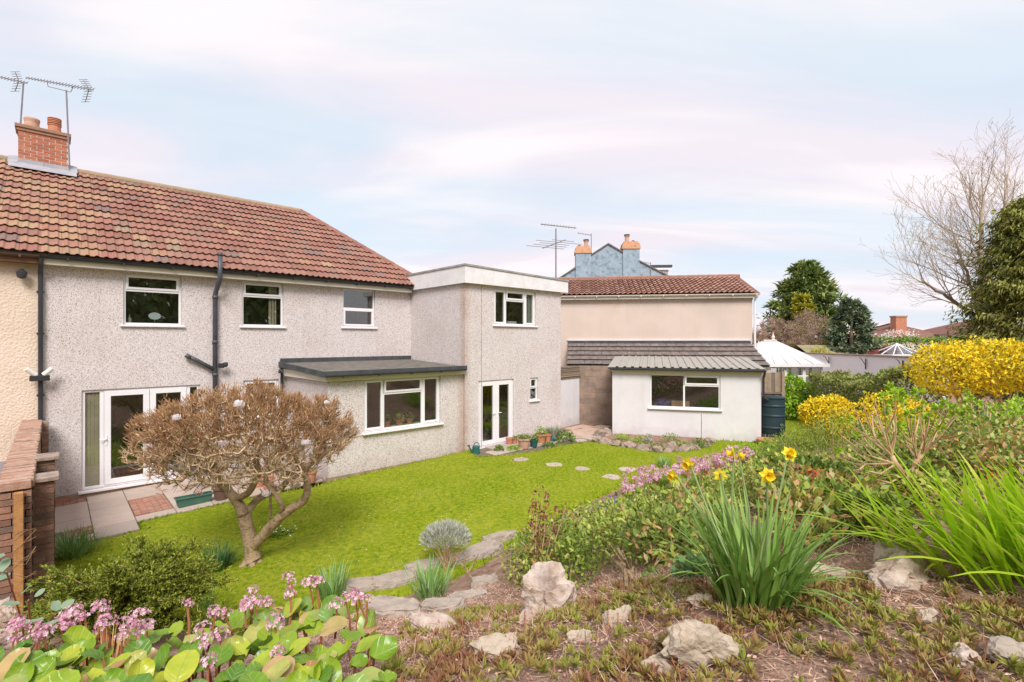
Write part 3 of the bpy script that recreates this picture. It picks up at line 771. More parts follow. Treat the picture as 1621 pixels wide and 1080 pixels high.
ul = link('upper_lawn', np_mesh('upper_lawn', np.stack([ux, uy, ground_z(ux, uy) + .03], -1).reshape(-1, 3), np.stack([idx[:-1, :-1], idx[:-1, 1:], idx[1:, 1:], idx[1:, :-1]], -1).reshape(-1, 4),
    mat('rough_turf', [(0.13, 0.20, 0.02), (0.22, 0.30, 0.03), (0.17, 0.20, 0.04)], scale=1.5, detail=9, rough=.95, spec=.05, bump=.8, bscale=30), smooth=True))
tag(ul, 'rough grass of the upper garden rising behind the viewpoint', kind='structure')
tag(grass, 'short grass blades covering the lawn', 'grass', kind='stuff')

# ------------------------------------------------------------------ building helpers (x along a wall, -y out of it)
def wall_panel(mb, x0, x1, z0, z1, y, holes, depth=0.11):
    """front face at y with openings and their reveals; outside is -y"""
    xs = sorted({x0, x1, *[h[0] for h in holes], *[h[1] for h in holes]})
    zs = sorted({z0, z1, *[h[2] for h in holes], *[h[3] for h in holes]})
    xs = [x for x in xs if x0 <= x <= x1]; zs = [z for z in zs if z0 <= z <= z1]
    for i in range(len(xs) - 1):
        for j in range(len(zs) - 1):
            cx, cz = (xs[i] + xs[i + 1]) / 2, (zs[j] + zs[j + 1]) / 2
            if any(h[0] < cx < h[1] and h[2] < cz < h[3] for h in holes): continue
            mb.quad((xs[i], y, zs[j]), (xs[i + 1], y, zs[j]), (xs[i + 1], y, zs[j + 1]), (xs[i], y, zs[j + 1]))
    for a, b, c, e in holes:
        mb.quad((a, y, c), (a, y, e), (a, y + depth, e), (a, y + depth, c))
        mb.quad((b, y, e), (b, y, c), (b, y + depth, c), (b, y + depth, e))
        mb.quad((a, y, e), (b, y, e), (b, y + depth, e), (a, y + depth, e))
        mb.quad((a, y, c), (a, y + depth, c), (b, y + depth, c), (b, y, c))

def room(parent, x0, x1, z0, z1, y, depth=2.2, m=None, margin=0.5):
    """the dim room behind an opening"""
    a, b, c, e = x0 - margin, x1 + margin, z0 - 0.35, z1 + 0.15
    mb = MB()
    mb.quad((a, y + depth, c), (b, y + depth, c), (b, y + depth, e), (a, y + depth, e))
    mb.quad((a, y, c), (a, y + depth, c), (a, y + depth, e), (a, y, e))
    mb.quad((b, y + depth, c), (b, y, c), (b, y, e), (b, y + depth, e))
    mb.quad((a, y, e), (a, y + depth, e), (b, y + depth, e), (b, y, e))
    mb.quad((a, y, c), (b, y, c), (b, y + depth, c), (a, y + depth, c))
    return mb.build('room_interior', m or M['interior'], parent)

def frame_ring(mb, x0, x1, z0, z1, y0, y1, w):
    mb.box(x0, x1, y0, y1, z0, z0 + w); mb.box(x0, x1, y0, y1, z1 - w, z1)
    mb.box(x0, x0 + w, y0, y1, z0 + w, z1 - w); mb.box(x1 - w, x1, y0, y1, z0 + w, z1 - w)

def window(parent, x0, x1, z0, z1, y, lights, sill=True, w=0.045, inset=0.05, name='window', sash=0.05, sill_out=0.06, sill_side=0.06):
    """lights: (x0, x1, z0, z1, opens) ; frame mesh with panes, sashes and sill below it"""
    ya, yb = y + inset, y + inset + 0.06
    mb = MB(); frame_ring(mb, x0 + .002, x1 - .002, z0 + .002, z1 - .002, ya, yb, w)
    xs = sorted({l[0] for l in lights} | {l[1] for l in lights})
    done = set()
    for l in lights:
        for x in (l[0], l[1]):
            if x0 + 0.08 < x < x1 - 0.08 and (round(x, 3), round(l[2], 3)) not in done:
                done.add((round(x, 3), round(l[2], 3)))
                za, zb = max(l[2], z0 + w), min(l[3], z1 - w)
                mb.box(x - w * .6, x + w * .6, ya + .001, yb - .001, za, zb)
        for z in (l[2], l[3]):
            if z0 + 0.08 < z < z1 - 0.08 and ('h', round(l[0], 3), round(z, 3)) not in done:
                done.add(('h', round(l[0], 3), round(z, 3)))
                mb.box(max(l[0], x0 + w), min(l[1], x1 - w), ya + .002, yb - .002, z - w * .6, z + w * .6)
    fr = mb.build(name, M['upvc'], parent, bevel=0.004)
    for a, b, c, e, op in lights:
        ga = 0.03
        if op:
            sb = MB(); frame_ring(sb, a + 0.022, b - 0.022, c + 0.022, e - 0.022, ya - 0.016, yb - 0.02, sash)
            sb.build('sash', M['upvc'], fr, bevel=0.004); ga = sash + 0.01
        pb = MB(); pb.box(a + ga, b - ga, ya + 0.028, ya + 0.034, c + ga, e - ga)
        pb.build('pane', M['glass'], fr)
    if sill:
        sb = MB(); sb.box(x0 - sill_side, x1 + sill_side, y - sill_out, y + inset + .02, z0 - 0.045, z0 - 0.001)
        sb.build('sill', M['upvc'], fr, bevel=0.006)
    return fr

def french_door(parent, x0, x1, z0, z1, y, leaves_, sides=(), w=0.055, inset=0.04, handle_at=None):
    ya, yb = y + inset, y + inset + 0.07
    mb = MB(); frame_ring(mb, x0 + .002, x1 - .002, z0 + .002, z1 - .002, ya, yb, w)
    for a, b in sides:
        for x in (a, b):
            if x0 + 0.1 < x < x1 - 0.1: mb.box(x - .035, x + .035, ya + .001, yb - .001, z0 + w, z1 - w)
    fr = mb.build('door_frame', M['upvc'], parent, bevel=0.004)
    for a, b in sides:
        MB().box(a + .035, b - .035, ya + .03, ya + .036, z0 + .05, z1 - .05).build('side_pane', M['glass'], fr)
    for i, (a, b) in enumerate(leaves_):
        sb = MB(); frame_ring(sb, a + .004, b - .004, z0 + .045, z1 - .045, ya - .018, yb - .02, 0.115)
        lf = sb.build('door', M['upvc'], parent, bevel=0.005)
        MB().box(a + .11, b - .11, ya + .012, ya + .018, z0 + .16, z1 - .16).build('pane', M['glass'], lf)
        zz = (z0 + z1) / 2 - 0.05
        if handle_at is None or handle_at[i] is not None:
            hx = (handle_at[i] if handle_at else (b - .06 if i == 0 else a + .06))
            hb = MB(); hb.box(hx - .015, hx + .015, ya - .03, ya - .016, zz - .11, zz + .11)
            sg = -1 if i == 0 else 1
            hb.tube([(hx, ya - .03, zz + .03), (hx, ya - .06, zz + .03), (hx + sg * .12, ya - .06, zz + .03)], .011, 6)
            hb.build('handle', M['upvc'], lf)
    return fr

_tile_me = {}
def roof_tile_mesh(w, L, h, m, key):
    if key in _tile_me: return _tile_me[key]
    xs = np.linspace(0, w, 11)
    prof = [h * (math.exp(-((x / w - .25) / .085) ** 2) + math.exp(-((x / w - .75) / .085) ** 2)) for x in xs]
    mb = MB(); n = len(xs)
    vs = [(x, 0, z + .050) for x, z in zip(xs, prof)] + [(x, L, z * .8 + .002) for x, z in zip(xs, prof)] + [(x, 0.004, z + .036) for x, z in zip(xs, prof)] + [(x, .14, z + .028) for x, z in zip(xs, prof)]
    fs = [(i, i + 1, n + i + 1, n + i) for i in range(n - 1)] + [(2 * n + i, 2 * n + i + 1, i + 1, i) for i in range(n - 1)] + [(3 * n + i, 3 * n + i + 1, 2 * n + i + 1, 2 * n + i) for i in range(n - 1)]
    mb.add(vs, fs)
    _tile_me[key] = mb.mesh('roof_tile', m)
    return _tile_me[key]

def clip_mesh(me, mats, planes):
    """copy of a mesh placed by mats, cut by (point, normal) planes: the side along the normal is dropped"""
    bm = bmesh.new(); bm.from_mesh(me); bm.transform(mats)
    for co, no in planes:
        bmesh.ops.bisect_plane(bm, geom=list(bm.verts) + list(bm.edges) + list(bm.faces), plane_co=co, plane_no=no, clear_outer=True)
    if not bm.faces: bm.free(); return None
    nm = bpy.data.meshes.new('roof_tile'); bm.to_mesh(nm); bm.free()
    for m in me.materials: nm.materials.append(m)
    return nm

# ------------------------------------------------------------------ the house (local x along the wall, y inwards)
house = thing('house', 'pebbledashed house with red tiled roof, flat roofed extension and patio doors', 'house', (HA[0], HA[1], 0), HROT)
def SU(u, t):
    """distance along the house for image column u on the plane t out of the wall"""
    r = (u - CX) / FPX; x0 = HA[0] + t * HP[0]; y0 = HA[1] + t * HP[1]
    return (r * y0 - x0) / (HD[0] - r * HD[1])

# main wall
wb = MB()
holes = [(1.32, 2.41, 3.58, 4.74), (3.71, 4.72, 3.60, 4.76), (6.38, 7.40, 3.63, 4.76), (0.62, 2.79, 0.02, 2.16), (3.74, 4.60, 1.25, 2.2)]
wall_panel(wb, 0, 8.66, -0.02, 4.80, 0, holes)
main_wall = wb.build('wall', M['pebble'], house)
MB().box(0, 4.79, -0.03, 0.05, -0.5, -0.02).build('plinth', M['plinth'], house)
for x in (0.22, 2.05):
    ab = MB()
    for k in range(3): ab.box(x, x + .24, -.036, -.02, -.135 + k * .024, -.12 + k * .024)
    MB().box(x - .01, x + .25, -.034, -.02, -.145, -.06).build('air_brick', M['terracotta'], house)
for h in holes: room(house, h[0], h[1], h[2], h[3], 0.17)
# the rest of the shell
sb = MB()
sb.box(8.66, 8.9, 0.0, 7.0, -.3, 4.8); sb.box(0, 8.9, 6.9, 7.0, -.3, 4.8)
sb.build('rear_wall', M['pebble'], house)
w = window(house, 1.32, 2.41, 3.58, 4.74, 0, [(1.345, 2.385, 3.60, 4.36, False), (1.345, 2.385, 4.36, 4.72, True)])
w = window(house, 3.71, 4.72, 3.60, 4.76, 0, [(3.735, 4.70, 3.62, 4.38, False), (3.735, 4.70, 4.38, 4.74, True)])
w = window(house, 6.38, 7.40, 3.63, 4.76, 0, [(6.40, 7.38, 3.65, 4.18, True), (6.40, 7.38, 4.18, 4.75, False)])
w = window(house, 3.74, 4.60, 1.25, 2.20, 0, [(3.76, 4.58, 1.27, 1.9, False), (3.76, 4.58, 1.9, 2.18, True)])
# patio doors with a narrow light at each side
xl, xa, xm, xb = 0.96, 0.96, 1.80, 2.55
french_door(house, 0.62, 2.79, 0.02, 2.16, 0, [(0.99, 1.80), (1.80, 2.52)], [(0.655, 0.955), (2.555, 2.755)], handle_at=[1.03, 2.48])
MB().box(0.56, 2.84, -0.09, 0.05, -0.035, 0.018).build('door_sill', M['upvc'], house, bevel=.008)
cb = MB()
for k in range(9):
    cb.box(.66 + k * .034, .692 + k * .034, .085 + .010 * (k % 2), .092 + .010 * (k % 2), .05, 2.12)
cb.build('curtain', M['curtain'], house)
cb = MB()
for k in range(5): cb.box(4.55 - .04 * k, 4.575 - .04 * k, .13 + .012 * (k % 2), .14 + .012 * (k % 2), 3.62, 4.74)
cb.build('curtain', M['curtain'], house)

# eaves: soffit, fascia, gutter
MB().box(0, 8.55, -0.20, 0.0, 4.775, 4.80).build('soffit', M['cream_paint'], house)
MB().box(0, 8.56, -0.225, -0.2, 4.765, 4.91).build('fascia', M['cream_paint'], house)
def gutter(parent, a, b, y, z, r, m, n=7):
    mb = MB(); vs = []; fs = []
    for x in (a, b):
        for k in range(n):
            w_ = math.pi + math.pi * k / (n - 1)
            vs.append((x, y + r * math.cos(w_), z + r * math.sin(w_)))
    for k in range(n - 1): fs.append((k, k + 1, n + k + 1, n + k))
    fs += [tuple(range(n)), tuple(range(n, 2 * n))]
    mb.add(vs, fs)
    c = a + .4
    while c < b:
        mb.box(c - .02, c + .02, y - r - .006, y + r, z - r - .012, z - r * .4); c += 0.9
    return mb.build('gutter', m, parent)
gutter(house, 0.0, 8.56, -0.285, 4.93, 0.058, M['black_plastic'])

# main roof
EZ, RZ_, YE, YR = 4.955, 7.69, -0.35, 3.5       # eave and ridge heights, y of each
PITCH = math.atan2(RZ_ - EZ, YR - YE); SL = math.hypot(RZ_ - EZ, YR - YE)
def tiled_roof(parent, x_from, x_to, hip, old, key):
    """slope with every tile its own object; roof frame: x along the eave, y up the slope"""
    end = 6.41 if hip else x_to
    ub = MB()
    ub.poly([(x_from, 0, -.012), (x_to, 0, -.012), (end, SL, -.012), (x_from, SL, -.012)])
    if hip:     # hipped end and the slope behind
        ub.poly([(x_to, 0, -.012), (x_to, 2 * (YR - YE) * math.cos(PITCH), -.012 - 2 * (YR - YE) * math.sin(PITCH)), (end, SL, -.012)])
    c2, s2 = math.cos(2 * PITCH), math.sin(2 * PITCH)
    ub.poly([(x_from, SL, -.012), (end, SL, -.012), (x_to, SL + SL * c2, -SL * s2), (x_from, SL + SL * c2, -SL * s2)])
    roof = ub.build('roof', M['felt'], parent, loc=(0, YE, EZ), rot=(PITCH, 0, 0))
    w, e = 0.31, 0.336
    me = {0: roof_tile_mesh(w, .42, .040, M['tile'], 'tile'), 1: roof_tile_mesh(w, .42, .040, M['tile_old'], 'tile_old')}
    spots = []
    rows = int(SL / e) + 1
    for r in range(rows):
        for c in range(int((x_to - x_from) / w) + 1):
            x = x_from + c * w; y = r * e - 0.02
            if x > x_to - .02: continue
            spots.append((x, y, r))
    cx, cy = -x_from, 0
    # nearest first: the far rest is joined
    spots.sort(key=lambda p: p[0] * 1.0 + p[1] * 0.35 if not key == 'neighbour' else -p[0])
    rest = bmesh.new(); rest_m = M['tile']; nrest = 0; nsolo = 0
    hn = Vector((SL, x_to - end, 0)).normalized() if hip else None
    for x, y, r in spots:
        o_ = 1 if RD.random() < old(x + w / 2, y / SL) else 0
        jit = Matrix.Translation((x + RD.uniform(-.004, .004), y + RD.uniform(-.008, .008), RD.uniform(0, .006))) @ Matrix.Rotation(RD.uniform(-.008, .008), 4, 'Z')
        planes = []
        if hip:
            d0 = hn.dot(Vector((x - x_to, y, 0))); d1 = hn.dot(Vector((x + w - x_to, y + .42, 0)))
            if d0 > 0: continue
            if d1 > 0: planes.append((Vector((x_to, 0, 0)), hn))
        if y + .42 > SL: planes.append((Vector((0, SL - .005, 0)), Vector((0, 1, 0))))
        if not hip and x + w > x_to + .001: planes.append((Vector((x_to, 0, 0)), Vector((1, 0, 0))))
        if nsolo < 300:
            if planes:
                nm = clip_mesh(me[o_], jit, planes)
                if nm: link('tile', nm, roof); nsolo += 1
            else:
                o = link('tile', me[o_], roof); o.matrix_local = jit; nsolo += 1
        else:
            nm = clip_mesh(me[0], jit, planes)
            if nm: rest.from_mesh(nm); bpy.data.meshes.remove(nm); nrest += 1
    if nrest:
        rm = bpy.data.meshes.new('tile'); rest.to_mesh(rm)
        a = rm.attributes.new('tint', 'FLOAT', 'FACE')
        k = 30
        vals = np.repeat(RNG.random(len(rm.polygons) // k + 1), k)[:len(rm.polygons)]
        a.data.foreach_set('value', vals.astype(np.float32))
        rm.materials.append(M['tile_rest'])
        tag(link('tile', rm, roof), kind='stuff')
    rest.free()
    # ridge and hip caps
    n = 7; R_ = .105
    hb = []
    def cap_run(p0, p1, m):
        p0, p1 = Vector(p0), Vector(p1); d = p1 - p0; cnt = max(1, int(d.length / .38))
        for i in range(cnt):
            a = p0 + d * (i / cnt); b = p0 + d * ((i + 1.06) / cnt)
            mb = MB(); vs = []
            t = d.normalized(); s = Vector((0, 0, 1)).cross(t).normalized(); u_ = t.cross(s)
            for q, rr in ((a, R_ * 1.08), (b, R_)):
                for k in range(n):
                    w_ = math.pi * (k / (n - 1)) ; vs.append(q + s * (rr * math.cos(w_)) + u_ * (rr * math.sin(w_) * .8 - .02))
            mb.add(vs, [(k, k + 1, n + k + 1, n + k) for k in range(n - 1)] + [tuple(range(n))])
            mb.build('ridge_tile', m, roof)
    cap_run((x_from, SL, .03), (end, SL, .03), M['ridge'])
    if hip: cap_run((x_to + .05, -.05, .03), (end, SL, .03), M['tile'])
    return roof
M['tile_rest'] = mat('clay_roof_tile_joined', TILE_COLS, src='tint', rough=0.85, bump=0.4, bscale=40, mottle=0.55, mscale=4.5, mcol=(0.24, 0.17, 0.12))
M['ridge'] = mat('mossy_ridge_tile', [(0.30, 0.22, 0.15), (0.38, 0.25, 0.17), (0.26, 0.22, 0.13)], src='obj', rough=0.95, bump=0.5, mottle=0.5, mscale=7, mcol=(0.36, 0.33, 0.20))
def old_share(x, h):
    if x < 0.9 + 0.6 * h: return 0.55
    if x < 2.6: return 0.25
    return 0.05
tiled_roof(house, 0.0, 9.2, True, old_share, 'house')

# soil pipe through the eaves, branch at first floor level
sp = MB()
sp.tube([(3.09, -.09, -.2), (3.09, -.09, 4.32), (3.10, -.12, 4.42), (3.13, -.33, 4.68), (3.14, -.36, 4.78), (3.14, -.36, 5.28)], .055, 10)
sp.tube([(3.14, -.36, 5.27), (3.14, -.36, 5.36)], .058, 10)
for z in (0.9, 2.35, 3.15, 4.25): sp.tube([(3.09, -.09, z), (3.09, -.09, z + .08)], .064, 10)
sp.tube([(3.09, -.09, 2.50), (2.72, -.10, 2.74), (2.52, -.11, 2.86)], .048, 8)
sp.tube([(2.56, -.11, 2.82), (2.48, -.11, 2.885)], .056, 8)
sp.build('soil_pipe', M['grey_pipe'], house, smooth=True)
dp = MB()
dp.tube([(0.0, -.285, 4.88), (0.0, -.27, 4.78), (-.01, -.09, 4.62), (-.01, -.075, 4.55), (-.01, -.075, -.2)], .04, 8)
for z in (1.0, 2.1, 3.35, 4.2): dp.box(-.07, .05, -.1, 0, z, z + .03)
dp.build('rain_pipe', M['black_plastic'], house)

# chimney across the ridge
cbm = MB(); cbm.box(-.45, .45, 3.208, 3.74, 6.9, 8.40)
chim = cbm.build('chimney', mat('pale_mortar', [(0.66, 0.56, 0.48), (0.58, 0.48, 0.41)], scale=12, rough=.95), house)
bme = {}
def brick_mesh(l, d, h, m, key):
    if key not in bme:
        mb = MB(); mb.box(0, l, 0, d, 0, h); bme[key] = mb.mesh('brick', m)
    return bme[key]
for c in range(16):
    z = 7.22 + c * .075
    if z > 8.38: break
    x = -.455 - (0.1125 if c % 2 else 0)
    while x < .45:
        a, b = max(x, -.455), min(x + .207, .455)
        if b - a > .04:
            l = round(b - a, 3)
            o = link('brick', brick_mesh(l, .1025, .058, M['brick'], ('b', l)), chim, (a, 3.20 + RD.uniform(-.003, .003), z))
        x += .225
    y = 3.31 + (0 if c % 2 else .11)
    while y < 3.70:
        l = round(min(.215, 3.745 - y), 3)
        link('brick', brick_mesh(.1025, l, .058, M['brick'], ('s', l)), chim, (.3525, y, z)); y += .225
cp = MB(); cp.box(-.485, .485, 3.17, 3.775, 8.40, 8.475); cp.box(-.515, .515, 3.14, 3.805, 8.475, 8.56)
cp.build('chimney_cap', mat('chimney_cap_brick', [(0.34, 0.19, 0.13), (0.42, 0.25, 0.17)], scale=9, rough=0.95, bump=.5, mottle=.5, mscale=9), chim, bevel=.008)
MB().lathe([(.15, 8.54), (.14, 8.72), (.155, 8.80), (.15, 8.83), (.12, 8.83)], 16, (-.22, 3.47, 0)).build('chimney_pot', M['terracotta_pale'], chim, smooth=False)
lp = MB().lathe([(.135, 8.54), (.125, 8.76), (.14, 8.78), (.14, 8.80), (.125, 8.805)], 16, (.2, 3.47, 0))
for k in range(4): lp.lathe([(.125, 8.82 + k * .04), (.14, 8.825 + k * .04), (.135, 8.845 + k * .04), (.11, 8.85 + k * .04)], 16, (.2, 3.47, 0))
lp.lathe([(.09, 8.8), (.09, 8.97)], 12, (.2, 3.47, 0))
lp.build('chimney_pot', M['terracotta'], chim)
fl = MB()
tp = math.tan(PITCH)
def ry(y): return EZ + (y - YE) * tp
for x in (-.46, -.0):
    fl.quad((x, 3.185, ry(3.185) + .02), (x + .47, 3.185, ry(3.185) + .02), (x + .47, 3.186, ry(3.19) + .24), (x, 3.186, ry(3.19) + .24))
fl.quad((-.62, 2.96, ry(2.96) + .13), (.62, 2.96, ry(2.96) + .13), (.62, 3.184, ry(3.19) + .14), (-.62, 3.184, ry(3.19) + .14))
for sx in (-1, 1):
    fl.quad((sx * .46, 3.15, ry(3.15) + .15), (sx * .64, 3.15, ry(3.15) + .14), (sx * .64, 3.5, ry(3.5) + .14), (sx * .46, 3.5, ry(3.5) + .16))
fl.build('flashing', M['lead'], chim)

# two storey flat roofed extension
ex0, ex1, fy = 8.66, 12.72, -2.86
xb = MB()
eh = [(9.75, 11.52, 3.70, 4.78), (9.15, 10.55, 0.13, 2.06), (11.27, 11.62, 1.33, 2.05)]
wall_panel(xb, ex0, ex1, 0.12, 4.88, fy, eh)
xb.quad((ex0, 0, .12), (ex0, fy, .12), (ex0, fy, 4.88), (ex0, 0, 4.88))
xb.quad((ex1, fy, -.2), (ex1, 2.2, -.2), (ex1, 2.2, 4.88), (ex1, fy, 4.88))
xb.quad((ex1, 2.2, -.2), (ex0, 2.2, -.2), (ex0, 2.2, 4.88), (ex1, 2.2, 4.88))
xb.build('wall', M['pebble'], house)
MB().box(ex0 + .004, ex1 - .004, fy - .012, fy + .1, -.4, .118).build('plinth', M['plinth'], house)
for h in eh: room(house, h[0], h[1], h[2], h[3], fy + 0.17, 1.9, margin=.25, m=M['interior_pale'] if h[2] < 1 else None)
for x in (SU(762, 2.86),): MB().box(x - .006, x + .006, fy - .006, fy, .14, 4.85).build('render_bead', M['plinth'], house)
m1, m2 = SU(802, 2.86), SU(832, 2.86)
window(house, 9.75, 11.52, 3.70, 4.78, fy, [(9.77, m1, 3.72, 4.76, True), (m1, m2, 3.72, 4.46, False), (m1, m2, 4.46, 4.76, True), (m2, 11.5, 3.72, 4.76, True)])
window(house, 11.27, 11.62, 1.33, 2.05, fy, [(11.285, 11.605, 1.345, 1.72, False), (11.285, 11.605, 1.72, 2.035, True)], w=.035, sash=.035)
french_door(house, 9.15, 10.55, 0.13, 2.06, fy, [(9.21, 9.85), (9.85, 10.49)])
MB().box(9.12, 10.58, fy - .05, fy + .04, 0.085, .128).build('door_sill', M['upvc'], house)
cb = MB()
for k in range(7): cb.box(11.04 + k * .06, 11.09 + k * .06, fy + .12 + .012 * (k % 2), fy + .125 + .012 * (k % 2), 3.7, 4.76)
cb.build('curtain', M['blind'], house)
# fascia boards sloping down a little to the right, grey trim on top
def slope_board(mb, x0, x1, y0, y1, zb0, zb1, zt0, zt1):
    vs = [(x0, y0, zb0), (x1, y0, zb1), (x1, y1, zb1), (x0, y1, zb0), (x0, y0, zt0), (x1, y0, zt1), (x1, y1, zt1), (x0, y1, zt0)]
    mb.add(vs, [(3, 2, 1, 0), (4, 5, 6, 7), (0, 1, 5, 4), (2, 3, 7, 6), (1, 2, 6, 5), (3, 0, 4, 7)])
fb = MB(); slope_board(fb, ex0 - .1, ex1 + .22, fy - .14, fy - .11, 4.845, 4.85, 5.32, 5.22)
slope_board(fb, ex0 - .1, ex0 - .07, fy - .11, .28, 4.845, 4.845, 5.32, 5.32)
fb.box(ex1 + .19, ex1 + .22, fy - .11, 2.3, 4.85, 5.21)
fb.build('fascia', M['fascia'], house)
MB().box(ex0 - .07, ex1 + .19, fy - .11, 2.2, 4.86, 4.885).build('soffit', M['cream_paint'], house)
tb = MB(); slope_board(tb, ex0 - .125, ex1 + .25, fy - .165, 2.3, 5.323, 5.223, 5.375, 5.275)
tb.build('flat_roof', mat('grey_roof_trim', [(0.42, 0.40, 0.39), (0.30, 0.28, 0.27)], scale=3, rough=.8, mottle=.4, mscale=5), house)

# single storey room with a felt roof
sx0, sx1, sy = 4.79, 8.655, -2.80
srb = MB(); sh = [(5.66, 7.88, 1.0, 2.29)]
wall_panel(srb, sx0, sx1, .08, 2.38, sy, sh)
srb.quad((sx0, 0, .0), (sx0, sy, .0), (sx0, sy, 2.38), (sx0, 0, 2.5))
srb.build('wall', M['pebble'], house)
pb = MB(); pb.box(sx0 - .02, sx1, sy - .022, sy + .1, -.4, .078); pb.box(sx0 - .02, sx0 + .1, sy + .1, -.03, -.4, -.002)
pb.build('plinth', M['plinth'], house)
room(house, 5.66, 7.88, 1.0, 2.29, sy + .17, 2.2, margin=.5)
a, b = 6.20, 7.33
window(house, 5.66, 7.88, 1.0, 2.29, sy, [(5.685, a, 1.02, 2.27, True), (a, b, 1.02, 1.90, False), (a, b, 1.90, 2.27, True), (b, 7.855, 1.02, 2.27, True)], sill_out=.09)
fb = MB(); fb.box(sx0 - .1, sx1 - .02, sy - .1, sy - .078, 2.29, 2.46); fb.box(sx0 - .1, sx0 - .078, sy - .078, -.1, 2.29, 2.47)
fb.build('fascia', M['cream_paint'], house)
MB().box(sx0 - .078, sx1 - .02, sy - .078, -.02, 2.365, 2.385).build('soffit', M['cream_paint'], house)
rb = MB(); slope_y = MB()
vs = [(sx0 - .17, sy - .17, 2.47), (sx1 - .01, sy - .17, 2.47), (sx1 - .01, -.005, 2.60), (sx0 - .17, -.005, 2.60)]
rb.add(vs + [(x, y, z + .03) for x, y, z in vs], [(3, 2, 1, 0), (4, 5, 6, 7), (0, 1, 5, 4), (2, 3, 7, 6), (1, 2, 6, 5), (3, 0, 4, 7)])
flat = rb.build('felt_roof', M['felt'], house)
eb = MB()
eb.box(sx0 - .20, sx1 - .015, sy - .20, sy - .165, 2.40, 2.53)
vs = [(sx0 - .20, sy - .165, 2.40), (sx0 - .165, sy - .165, 2.40), (sx0 - .165, -.01, 2.53), (sx0 - .2, -.01, 2.53)]
eb.add(vs + [(x, y, z + .13) for x, y, z in vs], [(3, 2, 1, 0), (4, 5, 6, 7), (0, 1, 5, 4), (2, 3, 7, 6), (1, 2, 6, 5), (3, 0, 4, 7)])
eb.box(sx0 - .16, sx1 - .01, -.03, -.004, 2.63, 2.75)
eb.build('roof_edge', M['felt_edge'], flat)
gutter(house, sx0 - .15, sx1 - .1, sy - .245, 2.44, .045, M['black_plastic'])
d2 = MB(); d2.tube([(sx0 - .25, -.30, 2.45), (sx0 - .24, -.22, 2.40), (sx0 - .14, -.10, 2.36), (sx0 - .14, -.09, -.1)], .038, 8)
d2.build('rain_pipe', M['black_plastic'], house)
# faint rust and damp streak down the inner corner
# ------------------------------------------------------------------ the other half of the pair
nb = thing('neighbour_house', 'cream rendered house joined on the left behind the brick wall', 'house', (HA[0], HA[1], 0), HROT)
wb = MB(); wall_panel(wb, -7, -.003, -.3, 4.80, .004, [(-2.9, -1.4, 3.5, 4.6)]); wb.box(-7, -.02, 6.9, 7, -.3, 4.8)
wb.build('wall', M['cream_render'], nb)
room(nb, -2.9, -1.4, 3.5, 4.6, .17)
window(nb, -2.9, -1.4, 3.5, 4.6, .004, [(-2.88, -2.15, 3.52, 4.58, True), (-2.15, -1.42, 3.52, 4.58, False)])
MB().box(-7, -.003, -.05, .04, -.5, .85).build('plinth', mat('grey_plinth', [(0.40, 0.37, 0.38), (0.34, 0.31, 0.32)], scale=2, rough=.9), nb)
MB().box(-7, -.003, -.225, -.0, 4.77, 4.91).build('fascia', mat('brown_fascia', [(0.20, 0.10, 0.06), (0.26, 0.13, 0.08)], scale=3, rough=.6), nb)
gutter(nb, -7, -.02, -.285, 4.93, .058, mat('brown_gutter', [(0.10, 0.06, 0.05), (0.13, 0.08, 0.06)], scale=3, rough=.5))
tiled_roof(nb, -3.1, -0.001, False, lambda x, h: 0.6, 'neighbour')

# outside lights fixed to the walls
sl = thing('security_light', 'black twin floodlight with two cream lamps on the corner rain pipe', 'light', (*HW(-.01, .13), 2.52), HROT)
MB().box(-.16, .14, -.10, .0, -.11, 0).build('housing', M['black_plastic'], sl, bevel=.01)
for sx in (-1, 1):
    MB().tube([(sx * .06 - .01, -.05, .01), (sx * .19 - .01, -.09, .14)], [.05, .045], 10).build('lamp', M['bulb_white'], sl)
wl_ = thing('wall_lamp', 'small black lamp high on the cream neighbouring wall', 'light', (*HW(-.28, .02), 4.55), HROT)
lb = MB(); lb.box(-.03, .03, -.02, .02, -.03, .1); lb.tube([(0, -.02, .05), (0, -.1, .04)], .02, 6); lb.build('bracket', M['black_plastic'], wl_)
MB().lathe([(.04, 0), (.085, -.03), (.07, -.14), (.03, -.17)], 10, (0, -.12, .07)).build('lamp_head', M['black_plastic'], wl_)
cl = thing('floodlight', 'small dark floodlight clipped beside the grey soil pipe', 'light', (*HW(3.2, .12), 2.60), HROT)
MB().box(-.05, .07, -.10, .0, -.05, .07).build('housing', M['black_plastic'], cl, bevel=.01)
MB().lathe([(.03, 0), (.06, .05), (.05, .12)], 10, (.1, -.05, -.03)).build('lamp_head', M['metal_dark'], cl)

